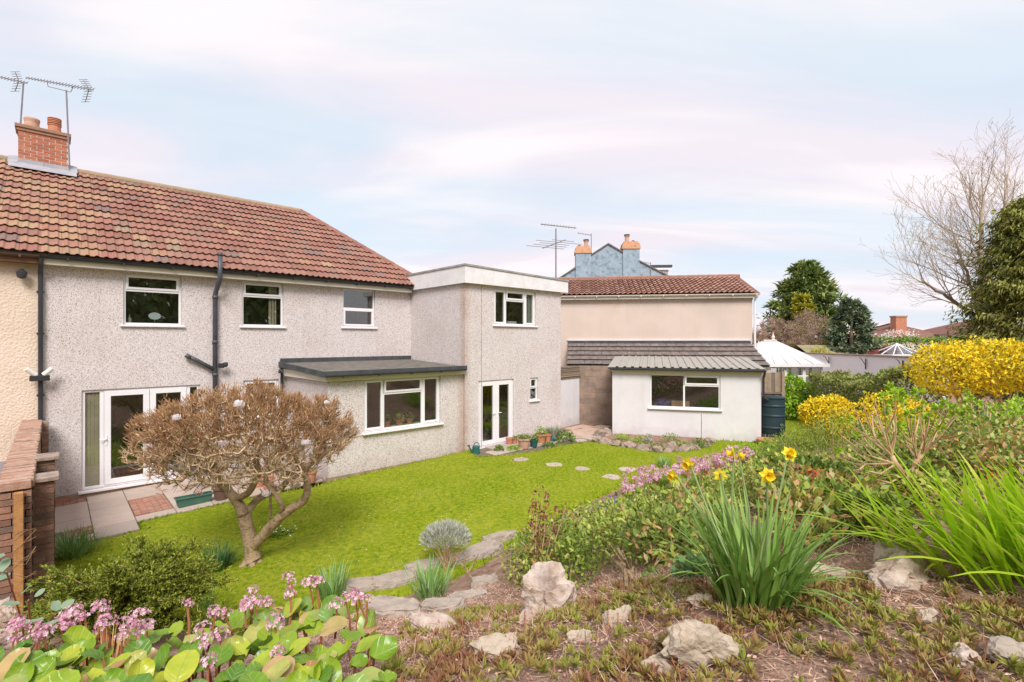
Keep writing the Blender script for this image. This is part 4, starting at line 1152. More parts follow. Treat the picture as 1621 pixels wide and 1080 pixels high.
# ------------------------------------------------------------------ patio and paths
pm = MB()
pm.poly([(0, 0, -.2), (0, -3.12, -.2), (1.3, -3.12, -.2), (1.3, -2.6, -.2), (4.75, -2.7, -.2), (4.75, 0, -.2)])
patio = tag(pm.build('patio', M['joint'], None, loc=(HA[0], HA[1], .03), rot=(0, -.0333, HROT)), 'pale slab patio with brick insets below the patio doors', kind='structure')
def slab(parent, x0, x1, y0, y1, z, m, th=.03, name='slab'):
    mb = MB(); g = .006
    mb.box(x0 + g, x1 - g, y0 + g, y1 - g, z - th, z + RD.uniform(0, .006))
    return mb.build(name, m, parent, bevel=.004)
def brick_patch(x0, x1, t0, t1, along=True):
    bw, bl = (.068, .215)
    y = t0; r = 0
    while y + bw <= t1 + .01:
        x = x0 - (bl / 2 if r % 2 else 0)
        while x < x1 - .02:
            a, b = max(x, x0), min(x + bl, x1)
            if b - a > .03:
                slab(patio, a, b, -(y + bw), -y, -.172, M['paver'], name='brick')
            x += bl + .004
        y += bw + .004; r += 1
z = -.172
cols = [(.08, .69), (.69, 1.30), (1.30, 1.92), (1.92, 2.53), (2.53, 3.14), (3.14, 3.75), (3.75, 4.36), (4.36, 4.74)]
for t0, t1 in ((.42, 1.03), (1.03, 1.63), (1.63, 2.24)): slab(patio, .08, .69, -t1, -t0, z, M['slab'])
brick_patch(.10, .68, .05, .40); brick_patch(.30, .68, 2.26, 2.72); slab(patio, .3, .69, -3.08, -2.75, z, M['slab'])
for k in range(5): slab(patio, .69, 1.30, -(k + 1) * .62, -k * .62 - .01, z, M['slab'])
slab(patio, 1.30, 1.92, -.62, -.01, z, M['slab']); slab(patio, 1.30, 1.92, -.98, -.63, z, M['slab'])
brick_patch(1.31, 1.91, 1.0, 2.26); slab(patio, 1.30, 1.92, -2.60, -2.28, z, M['slab'])
for i, (a, b) in enumerate(cols[3:]):
    for k in range(4):
        t1 = min((k + 1) * .66, 2.66)
        slab(patio, a, b, -t1, -k * .66 - .01, z, M['slab'])

# path from the glazed doors round to the side passage
path = []
PZ = .125
poly = [(-0.95, 13.22), (-0.2, 13.32), (0.7, 13.8), (1.4, 14.55), (2.1, 15.0), (2.7, 15.15), (3.3, 16.2), (3.9, 18.3), (2.5, 18.6), (1.62, 17.0), (-1.15, 14.05)]
pb = MB(); pb.poly([(x, y, .116) for x, y in poly])
path = tag(pb.build('path', M['joint']), 'stone slab path curving from the glazed doors to the side passage', kind='structure')
def in_poly(p, pl):
    c = False; n = len(pl)
    for i in range(n):
        a, b = pl[i], pl[(i + 1) % n]
        if (a[1] > p[1]) != (b[1] > p[1]) and p[0] < (b[0] - a[0]) * (p[1] - a[1]) / (b[1] - a[1]) + a[0]: c = not c
    return c
ca, sa = math.cos(HROT), math.sin(HROT)
for i in range(12):
    for j in range(9):
        w_, d_ = .62, .5
        x0 = 8.75 + i * w_ + (.2 if j % 2 else 0); t0 = 2.88 + j * d_ - 2
        pts = []
        for ss, tt in ((x0, t0), (x0 + w_ - .03, t0), (x0 + w_ - .03, t0 + d_ - .03), (x0, t0 + d_ - .03)):
            pts.append(HW(ss + RD.uniform(-.03, .03), tt + RD.uniform(-.03, .03)))
        c = HW(x0 + w_ / 2, t0 + d_ / 2)
        if t0 < 2.8 and x0 < 12.8: continue
        if not all(in_poly(q, poly) for q in pts): 
            if not in_poly(c, poly): continue
            cc = Vector((c[0], c[1]))
            pts = [tuple(cc + (Vector(q) - cc) * .72) for q in pts]
            if not all(in_poly(q, poly) for q in pts): continue
        if c[1] > 15.9:
            m = M['pink_paving']
        else: m = M['path_slab']
        mb = MB(); mb.prism(list(reversed(pts)), .10, .137 + RD.uniform(0, .012)); mb.build('slab', m, path, bevel=.006)

# stepping stones sunk in the lawn
for (u, v), lab in zip([(824, 730), (877, 739), (922, 745), (994, 746), (969, 758)],
        ['sunken stepping stone nearest the watering can and glazed doors', 'pale oval stepping stone second from the pot corner',
         'stepping stone in the middle of the lawn row with a worn earth rim', 'pale stepping stone nearest the pink flower bank',
         'stepping stone set nearer the viewer, out of line with the other four']):
    p = P(u, v, (HC - .1) * FPX / (v - CY)); zz = gz(p.x, p.y)
    ph = [RD.uniform(.72, 1.15) for _ in range(10)]
    ring = [(p.x + .22 * ph[k] * math.cos(k * .6283), p.y + .22 * ph[k] * math.sin(k * .6283)) for k in range(10)]
    st = thing('stepping_stone', lab, 'stepping stone', (0, 0, 0), 0, 'stepping stones across the lawn')
    rim = [(p.x + (x - p.x) * 1.3, p.y + (y - p.y) * 1.3) for x, y in ring]
    MB().prism(rim, zz - .02, zz + .026).build('earth_rim', M['earth'], st)
    MB().prism(ring, zz - .02, zz + .036).build('stone', M['path_slab'], st, bevel=.008)

# ------------------------------------------------------------------ boundary wall on the left
bw = thing('brick_wall', 'old brick garden wall with piers running from the house towards the viewer', 'wall', (HA[0], HA[1], 0), HROT)
def brick_run(parent, x0, x1, t, z0, z1, face, m, l=.215, h=.065, name='brick', skip=None):
    """stretcher courses on a face; face 'end' runs along x at y=-t, 'side' runs along t at x"""
WT = 1.62
core = MB()
core.box(-.26, -.02, -5.95, -.02, -.6, WT - .12)
core.build('core', M['mortar_dark'], bw)
def face_bricks(parent, ax0, ax1, fixed, z0, z1, mode, depth=.1, m=None, stuff=False):
    acc = MB(); r = 0; z = z0
    while z < z1 - .03:
        a = ax0 - (.11 if r % 2 else 0)
        while a < ax1 - .02:
            p, q = max(a, ax0), min(a + .215, ax1)
            if q - p > .03:
                j = RD.uniform(-.006, .006); hh = min(.065, z1 - z)
                mb = MB()
                if mode == 'end': mb.box(p, q, -fixed + j - .0, -fixed + depth + j, z, z + hh)
                else: mb.box(fixed - depth + j, fixed + j, -q, -p, z, z + hh)
                if stuff: acc.add(mb.v, mb.f)
                else: mb.build('brick', m, parent)
            a += .225
        z += .075; r += 1
    if stuff: tag(acc.build('brick', m, parent), kind='stuff')
M['brick_old_far'] = mat('weathered_brick_mass', [(0.30, 0.17, 0.12), (0.42, 0.24, 0.17), (0.24, 0.16, 0.13)], scale=9, rough=0.95, bump=0.8, bscale=45, mottle=0.5, mscale=9, mcol=(0.42, 0.36, 0.30))
face_bricks(bw, -.27, 0.0, 6.0, -.3, WT - .11, 'end', m=M['brick_old'])
face_bricks(bw, 4.2, 5.95, .0, 0.3, WT - .11, 'side', m=M['brick_old'])
face_bricks(bw, .0, 4.2, .0, -.2, WT - .11, 'side', m=M['brick_old_far'], stuff=True)
t = .02
while t < 5.98:      # bricks on edge along the top
    mb = MB(); mb.box(-.275 + RD.uniform(-.012, .012), .012 + RD.uniform(-.012, .012), -t - .066, -t, WT - .105, WT + RD.uniform(-.012, .008))
    mb.build('coping_brick', M['brick_cap'], bw, bevel=.006); t += .076
def pier(t0, t1, s1, ztop, cap=True):
    pc = MB(); pc.box(.012, s1 - .01, -t1 + .01, -t0 - .01, -.4, ztop)
    pr = pc.build('pier', M['mortar_dark'], bw)
    z = -.3; r = 0
    while z < ztop - .03:
        h = min(.065, ztop - z); cut = .11 if r % 2 else .2
        xs = [(.014, min(cut, s1)), (min(cut, s1) + .008, s1)] if s1 - cut > .05 else [(.014, s1)]
        for a, b in xs:
            if b - a > .02: MB().box(a, b, -t1 + RD.uniform(-.004, .004), -t1 + .09, z, z + h).build('brick', M['brick_old'], pr)
        MB().box(s1 - .09, s1 + RD.uniform(-.004, .004), -t1 + .1, -t0, z, z + h).build('brick', M['brick_old'], pr)
        z += .075; r += 1
    if cap: MB().box(-.02, s1 + .05, -t1 - .05, -t0 + .05, ztop + .002, ztop + .06).build('coping_stone', M['rock_dark'], pr, bevel=.008)
pier(5.45, 5.68, .19, 1.50); pier(4.35, 4.58, .20, 1.56); pier(.14, .38, .11, 1.60, cap=False)
post = thing('timber_post', 'weathered orange timber post against the end of the brick wall', 'post', (*HW(-.10, 6.06), 0), HROT)
MB().box(-.04, .04, -.05, .035, -.3, 1.50).build('shaft', M['wood_post'], post, bevel=.006)
wires = MB()
for k in range(9):
    z0 = .55 + k * .06
    wires.tube([(-.045, -.055, z0), (.0, -.07, z0 + RD.uniform(-.05, .08)), (.06, -.05, z0 + RD.uniform(-.08, .1)), (.14, .0, z0 + RD.uniform(-.1, .15))], .002, 4)
wires.build('wire', M['card'], post)

# ------------------------------------------------------------------ passage walls between the buildings
swl = MB(); a, b = Vector((1.50, 17.25)), Vector((2.53, 18.52)); d = (b - a).normalized(); n_ = Vector((d.y, -d.x))
pts = [a, b, b - n_ * .15, a - n_ * .15]
swl.prism([tuple(q) for q in pts], -.2, 1.86)
white_wall = tag(swl.build('side_wall', M['white_render']), 'low white painted wall between the house extension and the block wall', 'wall')
stk = thing('timber_stack', 'stack of old brown boards on top of the low white wall', 'timber stack')
for k in range(7):
    z0 = 1.865 + k * .062
    off = RD.uniform(-.05, .08)
    aa = a + d * (.35 + off); bb = b + d * (.06 + RD.uniform(-.12, .1))
    w0 = n_ * (.02 + RD.uniform(-.03, .05)); w1 = n_ * -.22
    MB().prism([tuple(q) for q in (aa + w0, bb + w0, bb + w1, aa + w1)], z0, z0 + .05).build('board', M['wood_grey'], stk)
bkw = thing('block_wall', 'tall brown concrete block wall at the back of the side passage', 'wall', (2.5, 18.55, 0), math.radians(-8))
MB().box(0.006, 1.9, .006, .2, -.2, 2.27).build('core', mat('block_joint', [(0.32, 0.26, 0.215), (0.26, 0.21, 0.175)], scale=8, rough=.95), bkw)
for r in range(11):
    z0 = .05 + r * .205
    x = -.22 if r % 2 else 0
    while x < 1.9:
        p, q = max(x, 0), min(x + .43, 1.92)
        if q - p > .05: MB().box(p + .004, q - .004, RD.uniform(-.004, .004), .1, z0, z0 + .193).build('block', M['block'], bkw, bevel=.006)
        x += .44

# ------------------------------------------------------------------ the white outbuilding
SROT = math.radians(-16); S0 = (3.30, 16.2)
def SW(x, y): return (S0[0] + x * math.cos(SROT) - y * math.sin(SROT), S0[1] + x * math.sin(SROT) + y * math.cos(SROT))
def SX(u):
    r = (u - CX) / FPX
    return (r * S0[1] - S0[0]) / (math.cos(SROT) - r * math.sin(SROT))
shed = thing('outbuilding', 'white rendered outbuilding with ribbed metal roof and wide window', 'outbuilding', (S0[0], S0[1], 0), SROT)
L_ = SX(1205)
wx0, wx1, wxm = SX(1029), SX(1140.5), SX(1083)
def SZ(u, v):
    x = SX(u); y = SW(x, 0)[1]
    return HC + (CY - v) / FPX * y
z0w, z1w, ztr = SZ(1029, 645), SZ(1029, 592), SZ(1110, 611)
wb = MB(); wall_panel(wb, 0, L_, -.1, 2.30, 0, [(wx0, wx1, z0w, z1w)])
wb.quad((0, 3.0, -.1), (0, 0, -.1), (0, 0, 2.3), (0, 3.0, 2.5)); wb.quad((L_, 0, -.1), (L_, 3.0, -.1), (L_, 3.0, 2.5), (L_, 0, 2.3))
wb.quad((L_, 3, -.1), (0, 3, -.1), (0, 3, 2.5), (L_, 3, 2.5))
wb.build('wall', M['white_render'], shed)
room(shed, wx0, wx1, z0w, z1w, .17, 2.2, margin=.7)
window(shed, wx0, wx1, z0w, z1w, 0, [(wx0 + .02, wxm, z0w + .02, z1w - .02, False), (wxm, wx1 - .02, z0w + .02, ztr, False), (wxm, wx1 - .02, ztr, z1w - .02, True)], sill_out=.08)
MB().box(-.03, L_ + .02, -.05, -.004, 2.22, 2.345).build('fascia', M['cream_paint'], shed)
# ribbed sheet, rising a little to the back
rb = MB(); x = -.12; zf, zb, yf, yb = 2.37, 2.63, -.16, 3.05
prof = [(-.14, 0)]
xx = .16
while xx < L_ - .1:
    prof += [(xx - .05, 0), (xx - .03, .035), (xx + .03, .035), (xx + .05, 0)]; xx += .245
prof += [(L_ + .1, 0)]
npf = len(prof)
vs = [(x, yf, zf + h) for x, h in prof] + [(x, yb, zb + h) for x, h in prof] + [(x, yf, zf - .02) for x, h in prof]
rb.add(vs, [(i, i + 1, npf + i + 1, npf + i) for i in range(npf - 1)])
rf = rb.build('roof', M['metal_roof'], shed)
eb = MB(); eb.box(-.13, L_ + .09, yf + .012, yf + .06, zf - .07, zf - .005)
eb.build('roof_edge', M['metal_dark'], rf)
gutter(shed, -.05, L_ + .1, -.2, 2.325, .04, M['black_plastic'])
dpb = MB(); dpb.tube([(L_ + .06, -.2, 2.29), (L_ + .06, -.16, 2.2), (L_ + .05, -.05, 2.1), (L_ + .05, -.05, 1.62), (L_ + .08, -.04, 1.5), (L_ + .2, .0, 1.42)], .034, 8)
dpb.build('rain_pipe', M['black_plastic'], shed)
bx_ = thing('cardboard_box', 'brown cardboard box on the sill inside the outbuilding window', 'box', (*SW(wx0 + .95, .42), z0w - .05), SROT)
MB().box(-.28, .28, 0, .28, 0, .22).build('carton', M['card'], bx_, bevel=.006)
MB().box(-.285, .285, .12, .16, .221, .224).build('tape', M['bulb_white'], bx_)
sk = MB()
for k in range(14): sk.tube([(RD.uniform(-.3, .3), RD.uniform(0, .2), 0), (RD.uniform(-.25, .25), RD.uniform(0, .2), RD.uniform(.12, .3))], RD.uniform(.03, .07), 6)
tag(sk.build('storage_sack', mat('blue_sheet', [(0.05, 0.07, 0.2), (0.08, 0.1, 0.26)], scale=5, rough=.7), None, loc=(*SW(wx0 + .4, .45), z0w - .05), rot=(0, 0, SROT)), 'crumpled dark blue sheeting heaped inside the outbuilding window', 'sheet')
sgb = MB().box(wx0 - .3, wx1 + .3, .25, .9, z0w - .12, z0w - .05)
sgb.build('bench_top', M['wood_grey'], shed)

# ------------------------------------------------------------------ peach house behind
PROT = math.radians(-8.1); P0 = (2.0, 21.1)
def PW(x, y): return (P0[0] + x * math.cos(PROT) - y * math.sin(PROT), P0[1] + x * math.sin(PROT) + y * math.cos(PROT))
ph = thing('rendered_house', 'peach rendered house wall with small red tiled roof behind the outbuilding', 'house', (P0[0], P0[1], 0), PROT)
pl = 7.83
wb = MB(); wb.box(-6, pl, 0, 5.2, -.2, 5.0)
# gable
wb.poly([(pl, 0, 5.0), (pl, 5.2, 5.0), (pl, 2.6, 6.08)])
wb.build('wall', M['peach_render'], ph)
MB().box(-6, pl + .16, -.2, .0, 4.97, 5.09).build('fascia', M['cream_paint'], ph)
gutter(ph, -6, pl + .2, -.26, 5.13, .06, M['cream_paint'])
MB().tube([(pl + .1, -.26, 5.08), (pl + .1, -.2, 5.0), (pl + .08, -.06, 4.9), (pl + .08, -.06, 2.6)], .045, 8).build('rain_pipe', M['upvc'], ph)
MB().box(pl + .0, pl + .03, -.02, 2.6, 4.9, 5.05).build('bargeboard', M['upvc'], ph)
pit = math.atan2(6.2 - 5.13, 2.6 + .3); sl_ = math.hypot(1.07, 2.9)
ub = MB(); ub.quad((-6, 0, 0), (pl + .22, 0, 0), (pl + .22, sl_, 0), (-6, sl_, 0))
c2, s2 = math.cos(2 * pit), math.sin(2 * pit)
ub.quad((-6, sl_, 0), (pl + .22, sl_, 0), (pl + .22, sl_ + sl_ * c2, -sl_ * s2), (-6, sl_ + sl_ * c2, -sl_ * s2))
proof = ub.build('roof', M['tile_small'], ph, loc=(0, -.3, 5.13), rot=(pit, 0, 0))
tw, te = .21, .31
V = []; Fc = []; T = []
for r in range(int(sl_ / te)):
    for c in range(int((pl + 6.2) / tw)):
        x = -6 + c * tw; y = r * te - .01; k = len(V)
        pr_ = [(0, .02), (.05, .0), (.115, .025), (.16, .055), (.21, .025)]
        V += [(x + a, y, h + .07) for a, h in pr_] + [(x + a, y + te + .03, h + .012) for a, h in pr_] + [(x + a, y + .002, h + .05) for a, h in pr_]
        tv = RD.random()
        for i in range(4):
            Fc += [(k + i, k + i + 1, k + 6 + i, k + 5 + i), (k + 10 + i, k + 11 + i, k + 1 + i, k + i)]; T += [.25 + .6 * tv + .15 * (i == 2), .3 * tv]  # lips darker, one roll side paler: row shade and highlight put into the tint
tag(link('tile', np_mesh('tile', V, Fc, M['tile_small'], T), proof), kind='stuff')
rbm = MB()
for k in range(31): rbm.tube([(-6 + k * .455, sl_, .0), (-6 + (k + 1.03) * .455, sl_, .0)], [.10, .085], 8)
rbm.build('ridge_cap', M['tile'], proof)
# slate-brown lean-to roof against it
lt = thing('lean_to', 'low lean-to with dark brown concrete tiles against the peach house', 'outhouse', (P0[0], P0[1], 0), PROT)
lx0, lx1, ly0, lz0, lz1 = .42, 7.72, -2.25, 2.30, 3.17
lp_ = math.atan2(lz1 - lz0, -ly0); lsl = math.hypot(lz1 - lz0, ly0)
ub = MB(); ub.quad((lx0, 0, -.02), (lx1, 0, -.02), (lx1, lsl, -.02), (lx0, lsl, -.02))
lroof = ub.build('roof', M['felt_edge'], lt, loc=(0, ly0, lz0), rot=(lp_, 0, 0))
for r in range(5):
    tl = .33; e_ = lsl / 6.2
    x = lx0 - (.15 if r % 2 else 0)
    e_ = lsl / 5.3
    while x < lx1:
        p, q = max(x, lx0), min(x + .33, lx1)
        if q - p > .03:
            mb = MB(); y0 = r * e_; zz = RD.uniform(0, .006)
            mb.add([(p + .002, y0 + .02, .025 + zz), (q - .002, y0 + .02, .025 + zz), (q - .003, y0 + e_ + .04, -.015), (p + .003, y0 + e_ + .04, -.015),
                    (p + .002, y0, .062 + zz), (q - .002, y0, .062 + zz), (q - .003, y0 + e_ + .04, .012), (p + .003, y0 + e_ + .04, .012)],
                   [(4, 5, 6, 7), (0, 1, 5, 4), (1, 2, 6, 5), (3, 0, 4, 7)])
            mb.build('tile', M['tile_dark'], lroof)
        x += .335
MB().box(lx0 - .02, lx1 + .02, lsl - .16, lsl + .03, .035, .055).build('flashing', M['felt_edge'], lroof)
MB().box(lx0 - .05, lx1 + .03, -.02, .04, lz1 + .07, lz1 + .13).build('render_band', M['white_render'], lt, loc=(0, -.04, 0))
lw = MB(); lw.box(lx0 + .15, lx1 - .1, ly0 + .25, -.02, -.2, lz0 - .02)
lw.build('wall', M['block'], lt)
MB().box(lx0, lx1, ly0 - .06, ly0 + .02, lz0 - .12, lz0 - .03).build('fascia', M['wood_grey'], lt)

# blue gabled house further back
bh = thing('blue_house', 'blue grey rendered gable with two chimneys rising behind the red roof', 'house', (3.45, 36, 0), math.radians(-4))
def bz(v, Z=36): return HC + (CY - v) / FPX * Z
def bxx(u, Z=36): return (u - CX) / FPX * Z - 3.45
wb = MB()
pr = [(bxx(880), 5.0), (bxx(1072), 5.0), (bxx(1072), bz(450)), (bxx(1010), bz(415)), (bxx(962), bz(387.5)), (bxx(933), bz(405)), (bxx(885), bz(441)), (bxx(880), bz(441))]
n_p = len(pr)
wb.add([(x, 0, z_) for x, z_ in pr] + [(x, 9, z_) for x, z_ in pr], [tuple(range(n_p)), tuple(range(2 * n_p - 1, n_p - 1, -1))] + [(i, n_p + i, n_p + (i + 1) % n_p, (i + 1) % n_p) for i in range(n_p)])
wb.build('wall', M['blue_render'], bh)
vb = MB()
for (u0, v0), (u1, v1) in (((885, 441), (912, 424)), ((933, 406), (962, 387.5)), ((962, 387.5), (986, 402)), ((1010, 415), (1056, 440))):
    x0, x1 = bxx(u0), bxx(u1); za, zb_ = bz(v0), bz(v1)
    vb.add([(x0, -.1, za - .02), (x1, -.1, zb_ - .02), (x1, 9, zb_ - .02), (x0, 9, za - .02), (x0, -.1, za + .07), (x1, -.1, zb_ + .07), (x1, 9, zb_ + .07), (x0, 9, za + .07)],
           [(3, 2, 1, 0), (4, 5, 6, 7), (0, 1, 5, 4), (2, 3, 7, 6), (1, 2, 6, 5), (3, 0, 4, 7)])
vb.build('roof', M['tile_dark'], bh)
for u0, u1, vt, vb_, pot, vtop in ((911, 935, 402, 441, 928, 381), (984.5, 1010, 396, 441, 992, 374)):
    ch = MB().box(bxx(u0), bxx(u1), -.14, .9, bz(vb_ + 12), bz(vt)).build('chimney', M['blue_render'], bh)
    hb = MB(); w0 = bxx(u0), bxx(u1)
    hb.box(w0[0] - .06, w0[1] + .06, -.2, .96, bz(vt), bz(vt - 5)); hb.box(w0[0] - .02, w0[1] + .02, -.16, .92, bz(vt - 5), bz(vt - 9)); hb.box(w0[0] + .08, w0[1] - .08, -.08, .84, bz(vt - 9), bz(vt - 12))
    hb.build('brick_head', mat('orange_brick_head', [(0.56, 0.27, 0.15), (0.62, 0.36, 0.22), (0.40, 0.20, 0.12)], scale=6, rough=.9), ch)
    MB().lathe([(.16, bz(vt - 11)), (.15, bz(vtop + 2)), (.19, bz(vtop + 1)), (.19, bz(vtop))], 10, (bxx(pot), .3, 0)).build('chimney_pot', M['terracotta_pale'], ch)
    MB().lathe([(.21, bz(vtop) + .02), (.21, bz(vtop) + .1)], 10, (bxx(pot), .3, 0)).build('cowl', M['metal_dark'], ch)
    MB().lathe([(.12, bz(vt - 11)), (.1, bz(vt - 12) + .12)], 8, (bxx(pot) + (-.5 if pot < 950 else .45), .3, 0)).build('chimney_pot', M['metal_dark'], ch)
db = MB(); db.box(bxx(1024), bxx(1057), .4, 3.5, bz(450), bz(423)); dm = db.build('dormer', M['white_render'], bh)
MB().box(bxx(1018), bxx(1062), 0.2, 3.7, bz(424), bz(420.5)).build('dormer_roof', M['metal_dark'], dm)
MB().box(bxx(1018), bxx(1061), 0.26, .32, bz(428), bz(424)).build('dormer_fascia', M['upvc'], dm)
MB().box(bxx(1050), bxx(1056), 0.36, .39, bz(445), bz(429)).build('dormer_window', M['glass'], dm)

# ------------------------------------------------------------------ aerials
def aerial(name, label, mast, boom, elements, ml=.018, group=None, reflector=None, loop=None):
    a = thing(name, label, 'aerial', (0, 0, 0), 0, group)
    MB().tube(mast, ml, 6).build('mast', M['alu'], a)
    for bm_, el in zip(boom, elements):
        b0, b1 = Vector(bm_[0]), Vector(bm_[1])
        MB().tube([b0, b1], ml * .7, 6).build('boom', M['alu'], a)
        cnt, ln, dirs, rad = el
        for k in range(cnt):
            c = b0 + (b1 - b0) * ((k + .5) / cnt); ll = ln(k / max(1, cnt - 1))
            MB().tube([c - dirs * ll, c + dirs * ll], rad, 5).build('element', M['alu'], a)
    if reflector:
        c, ds, up, nn, hw = reflector
        for sg in (-1, 1):
            rb_ = MB(); rb_.tube([c, c + up * sg + ds], .01, 5)
            for k in range(nn):
                q = c + (up * sg + ds) * ((k + 1) / nn); rb_.tube([q - hw, q + hw], .007, 4)
            rb_.build('reflector', M['alu'], a)
    if loop: MB().tube(loop, .009, 5).build('bracket', M['alu'], a)
    return a
Zc = 12.5
across = Vector((HD[0] * .5 + HP[0] * .5, HD[1] * .5 + HP[1] * .5, 0)).normalized()
aerial('tv_aerial', 'television aerial on the chimney corner with boom leaving the left edge', [P(32, 204, Zc), P(37, 132, Zc)], [(P(-22, 117, Zc), P(43, 132, Zc))],
       [(13, lambda f: .05 + .02 * f, Vector((.5, .5, .7)).normalized(), .008)], reflector=(P(30, 128, Zc), Vector((-.1, 0, -.02)), Vector((-.05, 0.05, -.22)), 4, across * .12), group='aerials on the red brick chimney')
aerial('tv_aerial', 'long toothed television aerial on the tall mast right of the chimney', [P(110, 262, Zc - .3), P(108, 215, Zc - .3), P(105, 143, Zc - .3)], [(P(41, 123, Zc - .3), P(148, 142.5, Zc - .3))],
       [(22, lambda f: .05 + .03 * f, Vector((.4, .5, .75)).normalized(), .008)], reflector=(P(141, 141, Zc - .3), Vector((-.16, .05, -.02)), Vector((0, .03, -.26)), 5, across * .11), group='aerials on the red brick chimney',
       loop=[P(75, 129, Zc - .3), P(76, 137, Zc - .3), P(100, 143, Zc - .3), P(112, 146, Zc - .3), P(116, 137, Zc - .3)])
br = MB(); 
for v in (216, 245): br.box(-.02, .12, -.02, .03, 0, .03, Matrix.Translation(P(104, v, Zc - .25)))
Zm = 24.0
side = Vector((.97, .25, 0))
aerial('tv_mast', 'tall mast with two crossed aerials behind the flat roofed extension', [P(880, 452, Zm), P(880, 362, Zm)],
       [(P(856, 355, Zm), P(912, 361, Zm + 1)), (P(859, 393, Zm - .5), P(895, 380, Zm + .8))],
       [(12, lambda f: .10, Vector((.2, .4, .9)).normalized(), .012), (5, lambda f: .55 + .35 * (1 - f) + (.5 if abs(f - .75) < .1 else 0), Vector((.98, -.05, -.1)).normalized(), .013)], ml=.035)
aerial('tv_aerial', 'thin aerial standing beside the left chimney of the blue house', [P(936, 408, 36), P(936, 370, 36)], [(P(914, 369, 36), P(936, 372.5, 36))],
       [(6, lambda f: .09, Vector((.2, .4, .9)).normalized(), .015)], ml=.03)
aerial('tv_aerial', 'small aerial on the right slope of the blue house beside the dormer', [P(1030, 442, 35.5), P(1030, 416, 35.5)], [(P(1018, 415.5, 35.5), P(1031, 417, 35.5))],
       [(4, lambda f: .08, Vector((.2, .4, .9)).normalized(), .014)], ml=.025)

# ------------------------------------------------------------------ conservatory, long wall, far roofs
cv = thing('conservatory', 'white conservatory with hipped polycarbonate roof and pointed finial', 'conservatory', (0, 0, 0))
e0, e1, yf, yb, zr, ze = 9.95, 13.25, 20.7, 24.4, 3.20, 2.24
R0, R1 = (11.3, 22.4, zr), (12.1, 22.4, zr)
rb = MB()
rb.add([(e0, yf, ze), (e1, yf, ze), (e1, yb, ze), (e0, yb, ze), R0, R1], [(0, 1, 5, 4), (1, 2, 5), (2, 3, 4, 5), (3, 0, 4)])
cr = rb.build('roof', M['polycarb'], cv)
bars = MB()
for k in range(7):
    f = k / 6; x = e0 + (e1 - e0) * f; xt = R0[0] + (R1[0] - R0[0]) * f
    bars.tube([(x, yf - .02, ze + .02), (xt, 22.55, zr + .02)], .022, 4)
for k in range(1, 6):
    y = yf + (yb - yf) * k / 6; bars.tube([(e1 + .02, y, ze + .02), (12.1, 22.55, zr + .02)], .022, 4)
bars.tube([(11.5, 22.55, zr + .04), (12.1, 22.55, zr + .04)], .05, 6)
bars.build('glazing_bar', mat('grey_white_bar', [(0.62, 0.58, 0.58), (0.55, 0.52, 0.52)], scale=3, rough=.5), cr)
MB().lathe([(.03, zr), (.09, zr + .06), (.05, zr + .12), (.08, zr + .2), (.03, zr + .3), (.005, zr + .46)], 10, (11.95, 22.55, 0)).build('finial', M['cream_paint'], cr)
gb = MB(); gb.box(e0 - .06, e1 + .06, yf - .09, yf + .01, ze - .1, ze + .03); gb.box(e1 - .01, e1 + .08, yf + .01, yb, ze - .1, ze + .03); gb.build('gutter', M['upvc'], cv)
MB().box(8.4, e1 - .1, yf + .1, yb, -.1, .65).build('dwarf_wall', M['white_render'], cv)
pane_x = 9.2
while pane_x < e1 - .15:
    x1 = min(pane_x + .78, e1 - .1)
    fr = MB(); frame_ring(fr, pane_x, x1, .66, ze - .1, yf + .1, yf + .16, .06); fr.box(pane_x + .06, x1 - .06, yf + .102, yf + .158, 1.72, 1.78)
    f_ = fr.build('window', M['upvc'], cv)
    MB().box(pane_x + .05, x1 - .05, yf + .12, yf + .13, .7, 1.73).build('pane', M['glass'], f_)
    MB().box(pane_x + .05, x1 - .05, yf + .12, yf + .13, 1.77, ze - .15).build('pane', M['glass'], f_)
    pane_x = x1 + .004
py = yf + .17
while py < yb - .3:
    y1 = min(py + .8, yb)
    fr = MB(); fr.box(e1 - .16, e1 - .1, py, y1, .66, .72); fr.box(e1 - .16, e1 - .1, py, y1, ze - .16, ze - .1); fr.box(e1 - .16, e1 - .1, py, py + .06, .72, ze - .16); fr.box(e1 - .16, e1 - .1, y1 - .06, y1, .72, ze - .16)
    f_ = fr.build('window', M['upvc'], cv); MB().box(e1 - .135, e1 - .125, py + .05, y1 - .05, .71, ze - .15).build('pane', M['glass'], f_)
    py = y1 + .004
lwm = thing('garden_wall', 'long pale garden wall with dark brackets beyond the conservatory', 'wall')
MB().prism([(18.35, 21.0), (18.6, 21.0), (18.75, 34), (18.5, 34)], -.2, 2.44).build('wall', M['upvc'], lwm)
MB().prism([(18.28, 20.9), (18.68, 20.9), (18.83, 34.1), (18.42, 34.1)], 2.445, 2.52).build('coping', M['rock_dark'], lwm)
MB().prism([(12.9, 33.4), (18.49, 33.4), (18.49, 33.6), (12.9, 33.6)], -.2, 2.5).build('wall', M['white_render'], lwm)
